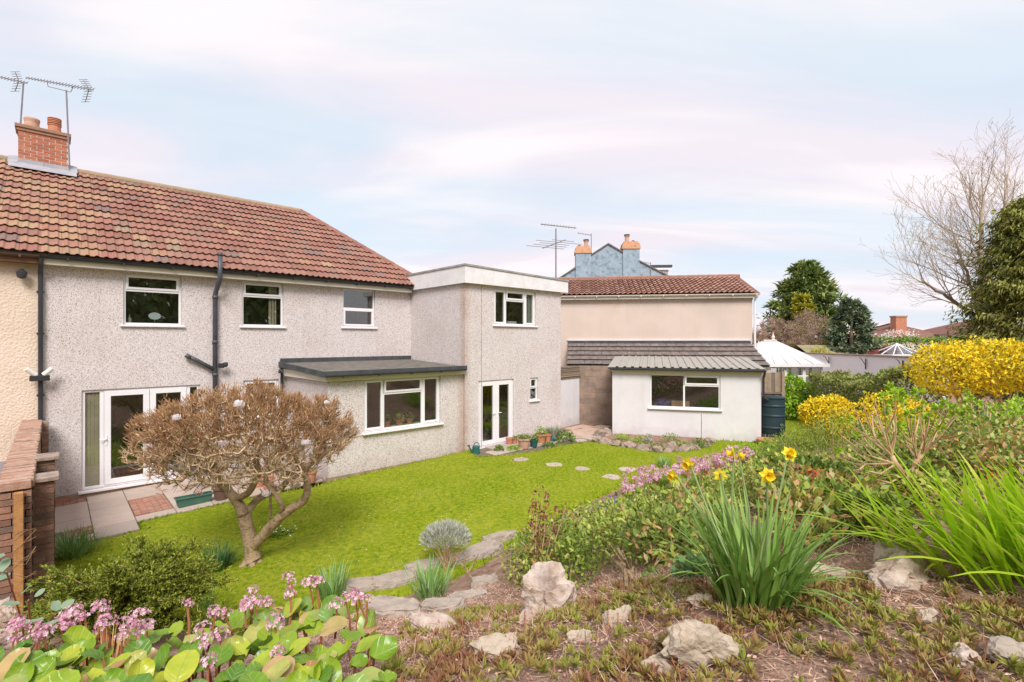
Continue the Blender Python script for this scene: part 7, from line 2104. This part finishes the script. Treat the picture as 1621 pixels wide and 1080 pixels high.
# pink bergenia bank at the lawn's far edge, blue hyacinths and other flowers
pk = thing('bergenia', 'bank of pink flowering bergenia at the far edge of the lawn', 'plant', (0, 0, 0))
sp_ = []; fs_ = []
for k in range(120):
    u = RD.uniform(985, 1185); Zq = RD.uniform(7.0, 8.6); x = (u - CX) / FPX * Zq
    sp_.append((x, Zq, gz(x, Zq) + RD.uniform(.12, .3), RD.uniform(0, 6.28), RD.uniform(.2, 1.2), RD.uniform(.8, 1.3)))
bergenia(pk, sp_)
for k in range(120):
    u = RD.uniform(985, 1190); Zq = RD.uniform(6.9, 8.6); x = (u - CX) / FPX * Zq
    fs_.append((x, Zq, gz(x, Zq) + RD.uniform(.36, .5), .07))
flower_stalks(pk, fs_, 1.5)
fs2 = thing('bergenia', 'small pink flowered plant beside the right hand daffodil near the bowl', 'plant', (0, 0, 0))
flower_stalks(fs2, [((u - CX) / FPX * 9.5, 9.5, P(u, v, 9.5).z - .08, .06) for u, v in ((1238, 703), (1246, 708), (1222, 726), (1212, 729), (1230, 722), (1240, 718))], 1.6)
for lab, u, v, Zq, nme in (('deep blue hyacinth spikes at the lawn edge below the pink bank', 985, 797, 7.0, 'hyacinth'), ('small blue hyacinth spikes left of the larger blue group', 966, 803, 6.9, 'hyacinth')):
    t = thing(nme, lab, 'flower', (0, 0, 0)); c = P(u, v, Zq); n = 110
    p = np.array(c) + RNG.normal(size=(n, 3)) * np.array([.07, .05, .045])
    leaves('flower_spike', p, rand_dirs(n, .3), rand_dirs(n), .03, .018, M['petal_blue'], t)
    MB().tube([c, c - Vector((0, 0, .3))], .008, 5).build('stem', M['stem_green'], t)
for k, (u, v, Zq, lab) in enumerate([(1288, 748, 3.9, 'red flower cluster beside the tallest daffodil'), (1260, 750, 4.4, 'small red bloom just right of the tallest daffodil stalk'), (1480, 708, 5.0, 'red orange flower spike right of the hydrangea stems'), (1510, 730, 4.8, 'red flower cluster behind the sword leaves'),
        (1545, 695, 5.6, 'orange red flower cluster far right above the sword leaves'), (1568, 757, 4.2, 'small red bloom among the sword leaf tips')]):
    t = thing('red_flower', lab, 'flower', (0, 0, 0), 0, 'red flowers in the bank'); c = P(u, v, Zq); n = 34
    tag(leaves('petals', np.array(c) + RNG.normal(size=(n, 3)) * .022, rand_dirs(n, .3), rand_dirs(n), .026, .014, M['petal_red'], t), kind='stuff')
    MB().tube([c, c - Vector((.02, 0, .28))], .006, 4).build('stem', M['stem_red'], t)
# rose stem with red young leaves in front of the lawn
rs_ = thing('rose_bush', 'upright rose stem with small dark red leaves against the lawn', 'plant', (0, 0, 0))
b0 = P(848, 905, 4.6); b0.z = gz(b0.x, b0.y)
top = [P(852, 770, 4.6), P(866, 775, 4.5), P(842, 800, 4.6), P(880, 803, 4.55), P(858, 790, 4.7), P(895, 805, 4.5)]
lp_ = []
for q in top:
    mid = b0 * .45 + q * .55 + Vector((RD.uniform(-.03, .03), 0, 0)); MB().tube([b0, mid, q], [.008, .005, .003], 5).build('stem', M['hyd_stem'], rs_)
    for f in np.linspace(.4, 1, 46): lp_.append(np.array(b0 * (1 - f) + q * f) + RNG.normal(size=3) * .028)
lp_ = np.array(lp_)
leaves('foliage', lp_, rand_dirs(len(lp_), .2), rand_dirs(len(lp_), .4), RNG.uniform(.03, .06, len(lp_)), .024, mat('red_leaf', [(0.17, 0.05, 0.04), (0.30, 0.10, 0.06), (0.22, 0.15, 0.05)], src='tint', rough=.5, transl=.2), rs_)
st_ = thing('pruned_stump', 'pruned pale woody stump with bare twigs above the big pink boulder', 'plant', (0, 0, 0))
b0 = gnd(852, 928)
MB().tube([b0, P(850, 885, b0.y), P(842, 862, b0.y)], [.025, .02, .018], 7).build('stem', M['hyd_stem'], st_)
for u, v in ((825, 858), (835, 850), (852, 855), (862, 862), (830, 872), (870, 890)): MB().tube([P(848, 880, b0.y), P(u, v, b0.y + RD.uniform(-.1, .1))], [.012, .004], 5).build('twig', M['hyd_stem'], st_)
st2 = thing('pruned_stump', 'cluster of cut straw coloured stems in the middle of the slope', 'plant', (0, 0, 0))
b0 = gnd(1005, 925)
for u, v, w in ((965, 862, .012), (978, 868, .014), (958, 872, .008), (990, 885, .012), (998, 882, .010), (970, 880, .01), (985, 872, .01), (1002, 898, .012)): MB().tube([b0 + Vector((RD.uniform(-.08, .03), RD.uniform(-.05, .05), 0)), P((u + 1000) / 2, (v + 915) / 2, b0.y), P(u, v, b0.y + RD.uniform(-.1, .1))], [w * 1.2, w, w * .6], 5).build('stem', M['bark'], st2)
ground_bush('leafy_plant', 'pale green rosette of rounded leaves left of the daffodil base', 0, 0, .13, .13, mat('pale_mint_leaf', [(0.16, 0.30, 0.10), (0.28, 0.42, 0.18)], src='tint', rough=.5, transl=.2), 220, .05, .045, None, xyz=(*at(1098, 915), gz(*at(1098, 915))))
ground_bush('leafy_plant', 'small mint green plant between the cut stems and the pale rosette', 0, 0, .08, .07, M['shrub_green'], 80, .035, .03, None, xyz=(*at(1035, 915), gz(*at(1035, 915))))
ground_bush('leafy_plant', 'round leaved green weed at the right base of the daffodils', 0, 0, .07, .05, M['shrub_green'], 40, .05, .05, None, xyz=(*at(1205, 945), gz(*at(1205, 945))))
pr_ = thing('primrose', 'low patch of pale yellow primroses right of the magnolia trunk', 'plant', (*at(440, 850), gz(*at(440, 850))))
bushlet(pr_, 'foliage', (0, 0, 0), .24, .08, M['shrub_green'], 160, .07, .035)
n = 45; pp = np.stack([RNG.normal(0, .14, n), RNG.normal(0, .10, n), RNG.uniform(.06, .12, n)], 1)
leaves('flower', pp, rand_dirs(n, 1), rand_dirs(n, 2), .035, .03, mat('primrose_petal', [(0.80, 0.76, 0.40), (0.85, 0.82, 0.62)], src='tint', rough=.6), pr_)
pr2 = thing('primrose', 'scattered pale primroses in the grass between yew and magnolia', 'plant', (*at(300, 905), gz(*at(300, 905))))
bushlet(pr2, 'foliage', (0, 0, 0), .3, .05, M['shrub_lime'], 70, .06, .03)
n = 16; pp = np.stack([RNG.normal(0, .2, n), RNG.normal(0, .14, n), RNG.uniform(.05, .12, n)], 1)
leaves('flower', pp, rand_dirs(n, 1), rand_dirs(n, 2), .035, .03, bpy.data.materials['primrose_petal'], pr2)
daisy = RNG.uniform(0, 1, (170, 2)); dxs = -5 + daisy[:, 0] * 5; dys = 6.2 + daisy[:, 1] * 4
k_ = lawn_sd(dxs, dys) > .1; dxs, dys = dxs[k_], dys[k_]; n = len(dxs)
tag(leaves('daisies', np.stack([dxs, dys, ground_z(dxs, dys) + .045], 1), rand_dirs(n), np.tile([0, 0, 1.0], (n, 1)), .016, .016, M['petal_white']), 'tiny white daisies dotted over the near lawn', 'flowers', kind='stuff')

# ------------------------------------------------------------------ bare hydrangea with fresh leaf tufts
hy = thing('hydrangea', 'bare stemmed hydrangea with fresh lime green leaf tufts at the tips', 'shrub', (0, 0, 0))
HZ_ = 4.0
hb0 = P(1447, 800, HZ_); hb0.z = gz(hb0.x, hb0.y) - .03
forks = [[P(1440, 775, HZ_), P(1430, 752, HZ_ - .1), P(1418, 735, HZ_ - .2), P(1412, 722, HZ_ - .2)], [P(1440, 775, HZ_), P(1446, 748, HZ_), P(1452, 728, HZ_ + .05), P(1460, 720, HZ_ + .1)]]
for f in forks: MB().tube([hb0] + f, [.038, .03, .026, .022, .016], 8).build('main_stem', M['hyd_stem'], hy, smooth=True)
tips = []
stem_list = [(0, 2, 1332, 690), (0, 2, 1345, 665), (0, 3, 1352, 648), (0, 3, 1366, 640), (0, 2, 1325, 715), (0, 1, 1380, 757), (0, 2, 1370, 745), (0, 3, 1385, 634), (0, 3, 1398, 628), (0, 3, 1416, 624), (0, 3, 1378, 655), (0, 2, 1340, 705), (0, 1, 1360, 735), (0, 3, 1405, 640), (0, 3, 1420, 660),
             (1, 2, 1430, 640), (1, 2, 1450, 632), (1, 3, 1475, 645), (1, 3, 1470, 660), (1, 3, 1498, 638), (1, 3, 1512, 655), (1, 2, 1440, 655), (1, 3, 1455, 650), (1, 3, 1520, 652), (1, 2, 1425, 675), (1, 3, 1490, 665), (0, 2, 1355, 690), (0, 3, 1392, 665), (1, 2, 1462, 640), (0, 2, 1335, 728), (0, 1, 1350, 745), (0, 3, 1372, 668)]
for f, k, u, v in stem_list:
    dzq = RD.uniform(-.35, .35); e = P(u, v, HZ_ + dzq); s_ = forks[f][k]
    mid = s_ * .5 + e * .5 + Vector((RD.uniform(-.04, .04), 0, -.05))
    MB().tube([s_, mid, e], [.009, .006, .004], 5).build('stem', M['hyd_stem'], hy); tips.append((u, v, e))
    e2 = P(u + RD.uniform(-26, 26), v + RD.uniform(-4, 34), HZ_ + RD.uniform(-.45, .45)); MB().tube([mid, mid * .45 + e2 * .55 + Vector((0, 0, -.02)), e2], [.007, .005, .003], 5).build('stem', M['hyd_stem'], hy)
tmesh = []
for k in range(3):
    n = 26; d = rand_dirs(n, .4); v_, f_ = leaf_arrays(d * .015, d, rand_dirs(n, 1), RNG.uniform(.04, .075, n), RNG.uniform(.025, .04, n), .2)
    tmesh.append(np_mesh('leaf_tuft', v_, f_, M['shrub_lime'], RNG.random(n) * .6 + .4))
for i, (u, v, e) in enumerate(tips):
    if u > 1385 and v < 668 or RD.random() < .25: link('leaf_tuft', tmesh[i % 3], hy, e, (RD.uniform(-.5, .5), RD.uniform(-.5, .5), RD.uniform(0, 6)), RD.uniform(.45, .8))
for u, v, s in ((1418, 677, 1.3), (1395, 690, .7), (1510, 648, 1.2), (1530, 650, 1.0), (1330, 668, .8), (1402, 652, 1.0), (1490, 678, .8), (1422, 622, 1.2), (1430, 630, 1.1), (1452, 622, 1.1), (1410, 615, 1.2)):
    link('leaf_tuft', tmesh[0], hy, P(u, v, HZ_ - .1), (RD.uniform(-.5, .5), 0, RD.uniform(0, 6)), s * .72)
h2 = thing('hydrangea', 'second bare hydrangea further right beneath the large yellow hedge', 'shrub', (0, 0, 0))
hb0 = P(1560, 700, 6.2); hb0.z = gz(hb0.x, hb0.y)
mb = MB(); tt = []
for k in range(34):
    a = RD.uniform(-.9, .9); e = hb0 + Vector((a * .9, RD.uniform(-.5, .5), RD.uniform(.4, .85) - abs(a) * .2)); mb.tube([hb0 + Vector((a * .1, 0, 0)), hb0 * .5 + e * .5 + Vector((0, 0, .05)), e], [.012, .009, .005], 4); tt.append(e)
tag(mb.build('stem', M['hyd_stem'], h2), kind='stuff')
for i, e in enumerate(tt):
    if i % 2: link('leaf_tuft', tmesh[i % 3], h2, e, (0, 0, RD.uniform(0, 6)), RD.uniform(.8, 1.2))

# ------------------------------------------------------------------ forsythia, hedges
def shrub_ball(name, label, x, y, cells, m, n, L, W, trunk=None, group=None, cat='shrub', up=.3, inner=None, n_in=0):
    t = thing(name, label, cat, (x, y, gz(x, y)), 0, group)
    P_, D_ = [], []
    w = np.array([c[3] * c[5] + c[3] * c[4] for c in cells]); w /= w.sum()
    for c, wt in zip(cells, w):
        k = int(n * wt); d = rand_dirs(k); r = RNG.uniform(.55, 1, (k, 1)) ** .5
        lump = 1 + .09 * np.sin(d[:, :1] * 8 + c[0] * 5) * np.cos(d[:, 2:] * 7) + .08 * np.sin(d[:, 1:2] * 11 + c[1]) + .05 * np.sin(d[:, :1] * 17 + d[:, 2:] * 15)
        P_.append(np.array(c[:3]) + d * r * lump * np.array(c[3:6])); D_.append(d)
    p = np.concatenate(P_); d = np.concatenate(D_); k = len(p)
    tag(leaves('foliage', p, d * .4 + RNG.normal(size=(k, 3)) * .7 + np.array([0, 0, up]), d + RNG.normal(size=(k, 3)) * .6, RNG.uniform(.6, 1.3, k) * L, RNG.uniform(.7, 1.2, k) * W, m, t), kind='stuff')
    mb = MB()
    for q in range(trunk or 12):
        c = cells[RD.randrange(len(cells))]
        e = Vector((c[0] + RD.uniform(-.7, .7) * c[3], c[1] + RD.uniform(-.7, .7) * c[4], c[2] + RD.uniform(-.3, .6) * c[5])); b_ = Vector((c[0] * .7 + RD.uniform(-.15, .15), c[1] * .7, -.05))
        mb.tube([b_, b_ * .4 + e * .6 + Vector((RD.uniform(-.1, .1), 0, 0)), e], [.016, .010, .004], 5)
    tag(mb.build('branch', M['hyd_stem'], t), kind='stuff')
    return t
shrub_ball('forsythia', 'rounded yellow forsythia bush beyond the hydrangea near the water butt', 8.6, 13.4, [(0, 0, .98, .62, .55, .60), (.25, .1, 1.15, .45, .45, .42), (-.3, 0, 1.1, .42, .4, .42)], M['forsythia'], 11000, .085, .042, 16)
bfz = gz(9.7, 9.4)
shrub_ball('forsythia', 'long clipped hedge of bright yellow forsythia at the right edge', 9.7, 9.4, [(-1.3, .1, .95, .62, .6, .52), (-.5, 0, 1.0, .8, .65, .50), (.4, -.1, 1.02, .8, .65, .48), (1.3, -.1, 1.0, .9, .7, .5), (2.2, 0, 1.0, .8, .7, .5)], M['forsythia'], 24000, .075, .036, 44)
shrub_ball('forsythia', 'small yellow forsythia sprigs behind the hydrangea tips', 7.0, 9.2, [(0, 0, .62, .5, .4, .36), (.5, 0, .55, .35, .35, .3)], M['forsythia'], 2200, .065, .032, 10)
shrub_ball('green_bush', 'bright lime green bush behind the water butt', 10.9, 19.7, [(-.45, 0, .8, .6, .55, .8), (.3, .1, .95, .55, .5, .85), (.85, 0, .75, .5, .5, .7), (.1, -.2, .45, 1.0, .6, .5)], M['shrub_lime'], 5200, .13, .085, 12)
def hedge(name, label, pts, w, h, m, n, L, W, z0=0.0, wob=.06):
    t = thing(name, label, 'hedge', (0, 0, 0))
    pts = [Vector((x, y)) for x, y in pts]; seg = [(pts[i + 1] - pts[i]).length for i in range(len(pts) - 1)]; tot = sum(seg)
    P_ = []; D_ = []
    for i, s_ in enumerate(seg):
        k = int(n * s_ / tot); f = RNG.random(k); d = (pts[i + 1] - pts[i]).normalized(); nn = Vector((-d.y, d.x))
        a = RNG.uniform(-1, 1, k); b = RNG.uniform(0, 1, k); face = RNG.random(k)
        a = np.where(face < .35, np.sign(a) * RNG.uniform(.85, 1.05, k), a); b = np.where((face >= .35) & (face < .75), RNG.uniform(.92, 1.03, k), b)
        x = pts[i].x + d.x * s_ * f + nn.x * a * w / 2; y = pts[i].y + d.y * s_ * f + nn.y * a * w / 2
        z = ground_z(x, y) + z0 + b * (h + wob * np.sin(f * s_ * 3) + wob * np.sin(f * s_ * 7.3))
        P_.append(np.stack([x, y, z], 1)); D_.append(np.stack([nn.x * a, nn.y * a, b - .3], 1))
    p = np.concatenate(P_); d = np.concatenate(D_); k = len(p)
    tag(leaves('foliage', p, rand_dirs(k, .4), d + RNG.normal(size=(k, 3)) * .5, RNG.uniform(.6, 1.3, k) * L, RNG.uniform(.7, 1.2, k) * W, m, t), kind='stuff')
    mb = MB(); 
    for q in range(int(tot * 3)):
        i = RD.randrange(len(seg)); f = RD.random(); c = pts[i] + (pts[i + 1] - pts[i]) * f; g0 = gz(c.x, c.y)
        mb.tube([(c.x, c.y, g0 - .05), (c.x + RD.uniform(-.1, .1), c.y + RD.uniform(-.1, .1), g0 + h * .5), (c.x + RD.uniform(-.25, .25), c.y + RD.uniform(-.25, .25), g0 + h * .9)], [.025, .016, .006], 4)
    tag(mb.build('stem', M['hyd_stem'], t), kind='stuff')
    return t
hedge('hedge', 'clipped mixed green boundary hedge running behind the forsythias', [(12.0, 19.0), (11.0, 15.2), (10.6, 12.6)], 1.0, 1.75, M['hedge'], 24000, .10, .055)
hedge('hedge', 'distant clipped laurel hedge below the bungalow', [(28.5, 39), (34, 38), (40, 37)], 1.4, 3.3, M['shrub_green'], 5200, .22, .11)
shrub_ball('green_bush', 'reddish brown and green bush left of the glass pyramid', 26.5, 37.5, [(-.8, 0, 2.0, 1.6, 1.2, 1.5), (.8, 0, 1.9, 1.4, 1.2, 1.5)], M['hedge'], 2600, .22, .12, 12)
shrub_ball('golden_conifer', 'small rounded golden conifer beyond the pale garden wall', 21.6, 34.6, [(0, 0, 1.9, .75, .7, .75)], M['conifer_gold'], 1500, .14, .06, 4)
shrub_ball('magnolia_blossom', 'white blossoming tree in front of the bungalow roof', 41.5, 54, [(-2.0, 0, 3.0, 2.2, 1.2, 1.0), (1.0, 0, 3.5, 2.0, 1.2, .9)], M['blossom'], 900, .24, .14, 24, cat='tree')

# ------------------------------------------------------------------ conifers
def conifer(name, label, x, y, h, r, m, n, L, W, droop=-.2, z0=.1, power=1.0, tops=1, group=None):
    t = thing(name, label, 'tree', (x, y, gz(x, y)), 0, group)
    MB().tube([(0, 0, -.1), (0, 0, h * .5), (0, 0, h * .93)], [r * .09, r * .06, .02], 8).build('trunk', M['bark'], t)
    nb = n // 60; P_, D_, N_, T_ = [], [], [], []
    br = MB()
    for b in range(nb):
        f = RD.random() ** .8; zz = h * (z0 + (1 - z0) * f)
        rr = r * (1 - f) ** power * RD.uniform(.72, 1.12) + .12
        a = RD.uniform(0, 6.283); tipd = RD.uniform(.05, .35)
        d = np.array([math.cos(a), math.sin(a), 0]); base = np.array([0, 0, zz]); tip = d * rr + np.array([0, 0, zz + rr * tipd])
        if b % 5 == 0: br.tube([base, tip * .6 + base * .4, tip], [.03 * r / 2, .02 * r / 2, .008], 4)
        q = RNG.uniform(.42, 1.04, 60)
        pts = base + (tip - base) * q[:, None] + RNG.normal(size=(60, 3)) * np.array([.12, .12, .08]) * (r * .32)
        P_.append(pts); D_.append(d[None] * .7 + RNG.normal(size=(60, 3)) * .5 + np.array([0, 0, droop])); N_.append(RNG.normal(size=(60, 3)) * .4 + np.array([0, 0, 1.0])); T_.append(np.full(60, RD.random()))
    tag(br.build('branch', M['bark'], t), kind='stuff')
    p = np.concatenate(P_); d = np.concatenate(D_); nn = np.concatenate(N_); k = len(p)
    tv = np.clip(.5 * np.concatenate(T_) + .5 * RNG.random(k), 0, 1)
    tag(leaves('foliage', p, d, nn, RNG.uniform(.6, 1.3, k) * L, RNG.uniform(.7, 1.2, k) * W, m, t, tint=tv, fold=.25), kind='stuff')
    return t
conifer('conifer', 'broad dark green conifer, tallest in the group beyond the conservatory', 26.8, 45, 10.0, 4.2, M['conifer'], 15000, .62, .22, droop=.25, z0=.02, power=.62)
conifer('conifer', 'dark blue green conifer right of the bare brown bush', 24.8, 36, 6.1, 2.0, M['conifer_blue'], 9000, .36, .16, droop=.1, z0=.02, power=.6)
conifer('conifer', 'small golden green conifer in front of the tallest conifer', 25.0, 42.5, 6.9, 1.4, M['conifer_gold'], 2400, .45, .2, droop=.3, z0=.3, power=.5)
conifer('conifer', 'tall dense olive conifer cut by the right edge', 15.9, 14.5, 6.6, 2.3, M['conifer_olive'], 62000, .17, .045, droop=-.75, z0=.0, power=.35)
def bare_bush(name, label, x, y, w, h, n, m, r=.012, ctr=.5, cat='shrub'):
    t = thing(name, label, cat, (x, y, gz(x, y)), 0)
    d = rand_dirs(n, .7); p = np.array([0, 0, h * ctr]) + d * np.array([w, w * .7, h * (1 - ctr)]) * RNG.uniform(.3, 1, (n, 1))
    nodes, par = colonize(p, [np.array([0, 0, 0.]), np.array([0, 0, h * .15]), np.array([.1, 0, h * .25])], [-1, 0, 1], h * .05, h * .6, h * .07, 50, .2)
    rad = np.minimum(pipe_radii(par, r, 2.3), h * .02); c = np.nonzero(par >= 0)[0]
    V, F_ = edge_tubes(nodes[par[c]], nodes[c], rad[par[c]], rad[c], 3)
    tag(link('twig', np_mesh('twig', V, F_, m, np.repeat(RNG.random(len(c)), 3)), t), kind='stuff')
    c2 = RNG.choice(c, size=8000); k = len(c2)
    tag(leaves('shoot', nodes[c2], rand_dirs(k, .8), rand_dirs(k), RNG.uniform(.15, .4, k) * h * .26, r * 1.2, m, t), kind='stuff')
    return t
bare_bush('bare_bush', 'leafless pinkish brown bush between the two dark conifers', 23.2, 38.5, 2.1, 5.6, 900, M['bare_brown'], .014)
bare_bush('bare_bush', 'leafless greyish bush at the left foot of the tallest conifer', 21.4, 40.5, 1.8, 5.2, 700, M['bare_brown'], .022)
bare_bush('bare_bush', 'small bare tree seen between peach house and conifers', 18.6, 37.5, 1.0, 4.0, 300, M['bare_brown'], .02)

# ------------------------------------------------------------------ tall bare tree
bt = thing('bare_tree', 'tall leafless tree with fine spreading twigs before the olive conifer', 'tree', (0, 0, 0))
ZB = 17.0
trunk_pts = [P(1545, 560, ZB), P(1550, 500, ZB), P(1552, 430, ZB), P(1554, 360, ZB), P(1556, 300, ZB)]
trunk_pts[0].z = gz(trunk_pts[0].x, trunk_pts[0].y) - .1
t2 = [P(1552, 470, ZB), P(1575, 400, ZB + .4), P(1590, 330, ZB + .6), P(1597, 270, ZB + .7)]
t3 = [P(1550, 500, ZB), P(1530, 430, ZB - .4), P(1512, 380, ZB - .5)]
t4 = [P(1552, 465, ZB), P(1620, 420, ZB), P(1680, 360, ZB)]
t5 = [P(1550, 505, ZB), P(1500, 470, ZB - .3), P(1460, 445, ZB - .4)]
def add_limb(pts, rs, name):
    fine = []; fr = []
    for i in range(len(pts) - 1):
        for k in range(5): fine.append(pts[i].lerp(pts[i + 1], k / 5) + Vector((RD.gauss(0, .02), RD.gauss(0, .02), 0))); fr.append(rs[i] + (rs[i + 1] - rs[i]) * k / 5)
    fine.append(pts[-1]); fr.append(rs[-1])
    MB().tube(fine, fr, 8).build(name, M['bare_tree'], bt, smooth=True)
    return fine, fr
runs = [add_limb(trunk_pts, [.12, .10, .08, .06, .035], 'trunk'), add_limb(t2, [.06, .05, .04, .025], 'limb'), add_limb(t3, [.055, .04, .025], 'limb'), add_limb(t4, [.055, .04, .025], 'limb'), add_limb(t5, [.07, .05, .03], 'limb')]
segA, segB, segRa, segRb = [], [], [], []
RT = np.random.default_rng(5)
def sprout(p, d, L, r, lvl):
    """a branch that bends up, with side branches along it"""
    n = max(3, int(L / .16)); st_ = L / n; q = np.array(p, float); d = d / np.linalg.norm(d)
    for k in range(n):
        f0 = k / n; d = d + RT.normal(size=3) * .07 + np.array([0, 0, .035]); d /= np.linalg.norm(d)
        q2 = q + d * st_
        segA.append(q); segB.append(q2); segRa.append(max(.0036, r * (1 - .8 * f0))); segRb.append(max(.0032, r * (1 - .8 * (f0 + 1 / n))))
        q = q2
        if lvl < 3 and k >= 1 and RT.random() < (.75, .72, .5)[lvl]:
            s_ = np.cross(d, RT.normal(size=3)); s_ /= np.linalg.norm(s_)
            an = RT.uniform(.4, .85); nd = d * math.cos(an) + s_ * math.sin(an) + np.array([0, 0, .1])
            sprout(q, nd, L * RT.uniform(.28, .52) * (1.15 - .6 * f0), max(.005, r * (1 - .8 * f0) * .55), lvl + 1)
for ri, (fine, fr) in enumerate(runs):
    for k in range(5 if ri == 0 else 2, len(fine)):
        for rep in range(2 if ri == 0 else 1):
            a = RT.uniform(0, 6.283)
            if RT.random() < .35: a = math.pi + RT.normal() * .7
            up_ = RT.uniform(.1, 1.0) if fine[k].z < 6 else RT.uniform(.5, 1.6)
            L = RT.uniform(1.6, 3.0) * (1.1 if fine[k].z < 7 else .75)
            sprout(np.array(fine[k]), np.array([math.cos(a), math.sin(a) * .8, up_]), L, fr[k] * .42, 0)
V, F_ = edge_tubes(np.array(segA), np.array(segB), np.array(segRa), np.array(segRb), 3)
tag(link('branch', np_mesh('branch', V, F_, M['bare_tree'], np.zeros(len(F_))), bt), kind='stuff')
print('bare tree segments', len(segA))

# ------------------------------------------------------------------ rosettes, dead stems and litter over the near bank
n = 11500
rx = RNG.uniform(-1.2, 4.2, n); ry = RNG.uniform(1.3, 4.6, n)
ru = CX + rx / ry * FPX; rz_ = ground_z(rx, ry); rv = CY - (rz_ - HC) / ry * FPX
dens = .16 + .75 * np.clip((field(rx, ry, .5, 3) - .38) * 3, 0, 1)
ok = (rv > np.interp(ru, [560, 640, 800, 900, 1000, 1150, 1300, 1400, 1621], [1010, 985, 965, 955, 925, 935, 915, 930, 960])) & (ru > np.interp(rv, [940, 1000, 1080, 1200], [600, 640, 600, 520])) & (RNG.random(n) < dens)
ok &= ~((ru > 1390) & (ru < 1500) & (rv < 975)) 
rx, ry, rz_ = rx[ok], ry[ok], rz_[ok]; n = len(rx)
per = 15
cen = np.repeat(np.stack([rx, ry, rz_ + RNG.uniform(.005, .03, n)], 1), per, 0); k = len(cen)
size = np.repeat(RNG.uniform(.6, 1.25, n), per); az = RNG.uniform(0, 6.283, k); el = RNG.uniform(.15, 1.35, k)
d = np.stack([np.cos(az) * np.cos(el), np.sin(az) * np.cos(el), np.sin(el)], 1)
tone = np.repeat(np.clip(.7 * field(rx, ry, .3, 2) + .5 * RNG.random(n) - .15, 0, .85), per) + RNG.random(k) * .25
tag(leaves('ground_cover', cen + d * .006, d, np.array([0, 0, 1.0]) + RNG.normal(size=(k, 3)) * .3, size * RNG.uniform(.03, .052, k), size * .0125, M['rosette'], None, tint=tone), 'low green and bronze leaf rosettes covering the near slope', 'ground cover', kind='stuff')
n = 85000
lx_ = RNG.uniform(-1.6, 6.5, n); ly_ = RNG.uniform(1.0, 5.6, n); ok = lawn_sd(lx_, ly_) < -.3
lx_, ly_ = lx_[ok], ly_[ok]; n = len(lx_)
d = RNG.normal(size=(n, 3)); d[:, 2] = np.abs(d[:, 2]) * .22; d = norm(d)
Ls = np.where(RNG.random(n) < .5, RNG.uniform(.04, .13, n), RNG.uniform(.012, .035, n)); Ws = np.where(Ls > .036, .003, RNG.uniform(.006, .013, n))
tag(leaves('leaf_litter', np.stack([lx_, ly_, ground_z(lx_, ly_) + RNG.uniform(.001, .02, n)], 1), d, np.array([0, 0, 1.0]) + RNG.normal(size=(n, 3)) * .35, Ls, Ws, M['litter']), 'dry straw, twigs and brown leaf litter on the near slope', 'leaf litter', kind='stuff')
n = 620
sx_ = RNG.uniform(-.8, 3.6, n); sy_ = RNG.uniform(1.4, 4.2, n); B_ = np.stack([sx_, sy_, ground_z(sx_, sy_)], 1)
d = norm(RNG.normal(size=(n, 3)) * .22 + np.array([0, 0, 1.0])); V, F_ = edge_tubes(B_, B_ + d * RNG.uniform(.03, .11, n)[:, None], .0035, .0025, 4)
tag(link('dead_stems', np_mesh('dead_stems', V, F_, M['red_spike'], np.repeat(RNG.random(n), 4))), 'short dead reddish stems standing in the near slope', 'dead stems', kind='stuff')

# ------------------------------------------------------------------ the garden behind the viewer (seen in the windows)
hedge('hedge', 'tall boundary hedge on the rise at the upper end of the garden', [(-16, -9), (-4, -12), (8, -12), (17.5, -5), (19.5, 2.2)], 1.8, 5.2, M['conifer'], 15000, .8, .45)
for k, (x, y, h, r) in enumerate([(-2, -17, 6.5, 2.8), (6, -18, 7.5, 3.0), (14, -14, 6.0, 2.6), (21, -7, 7.0, 3.0)]):
    conifer('conifer', ['dark conifer beyond the upper hedge, first of its row', 'tallest dark conifer beyond the upper hedge', 'lowest dark conifer beyond the upper hedge', 'dark conifer at the far end of the upper hedge'][k], x, y, h, r, M['conifer'], 3600, .7, .3, droop=0, z0=.05, power=.6)
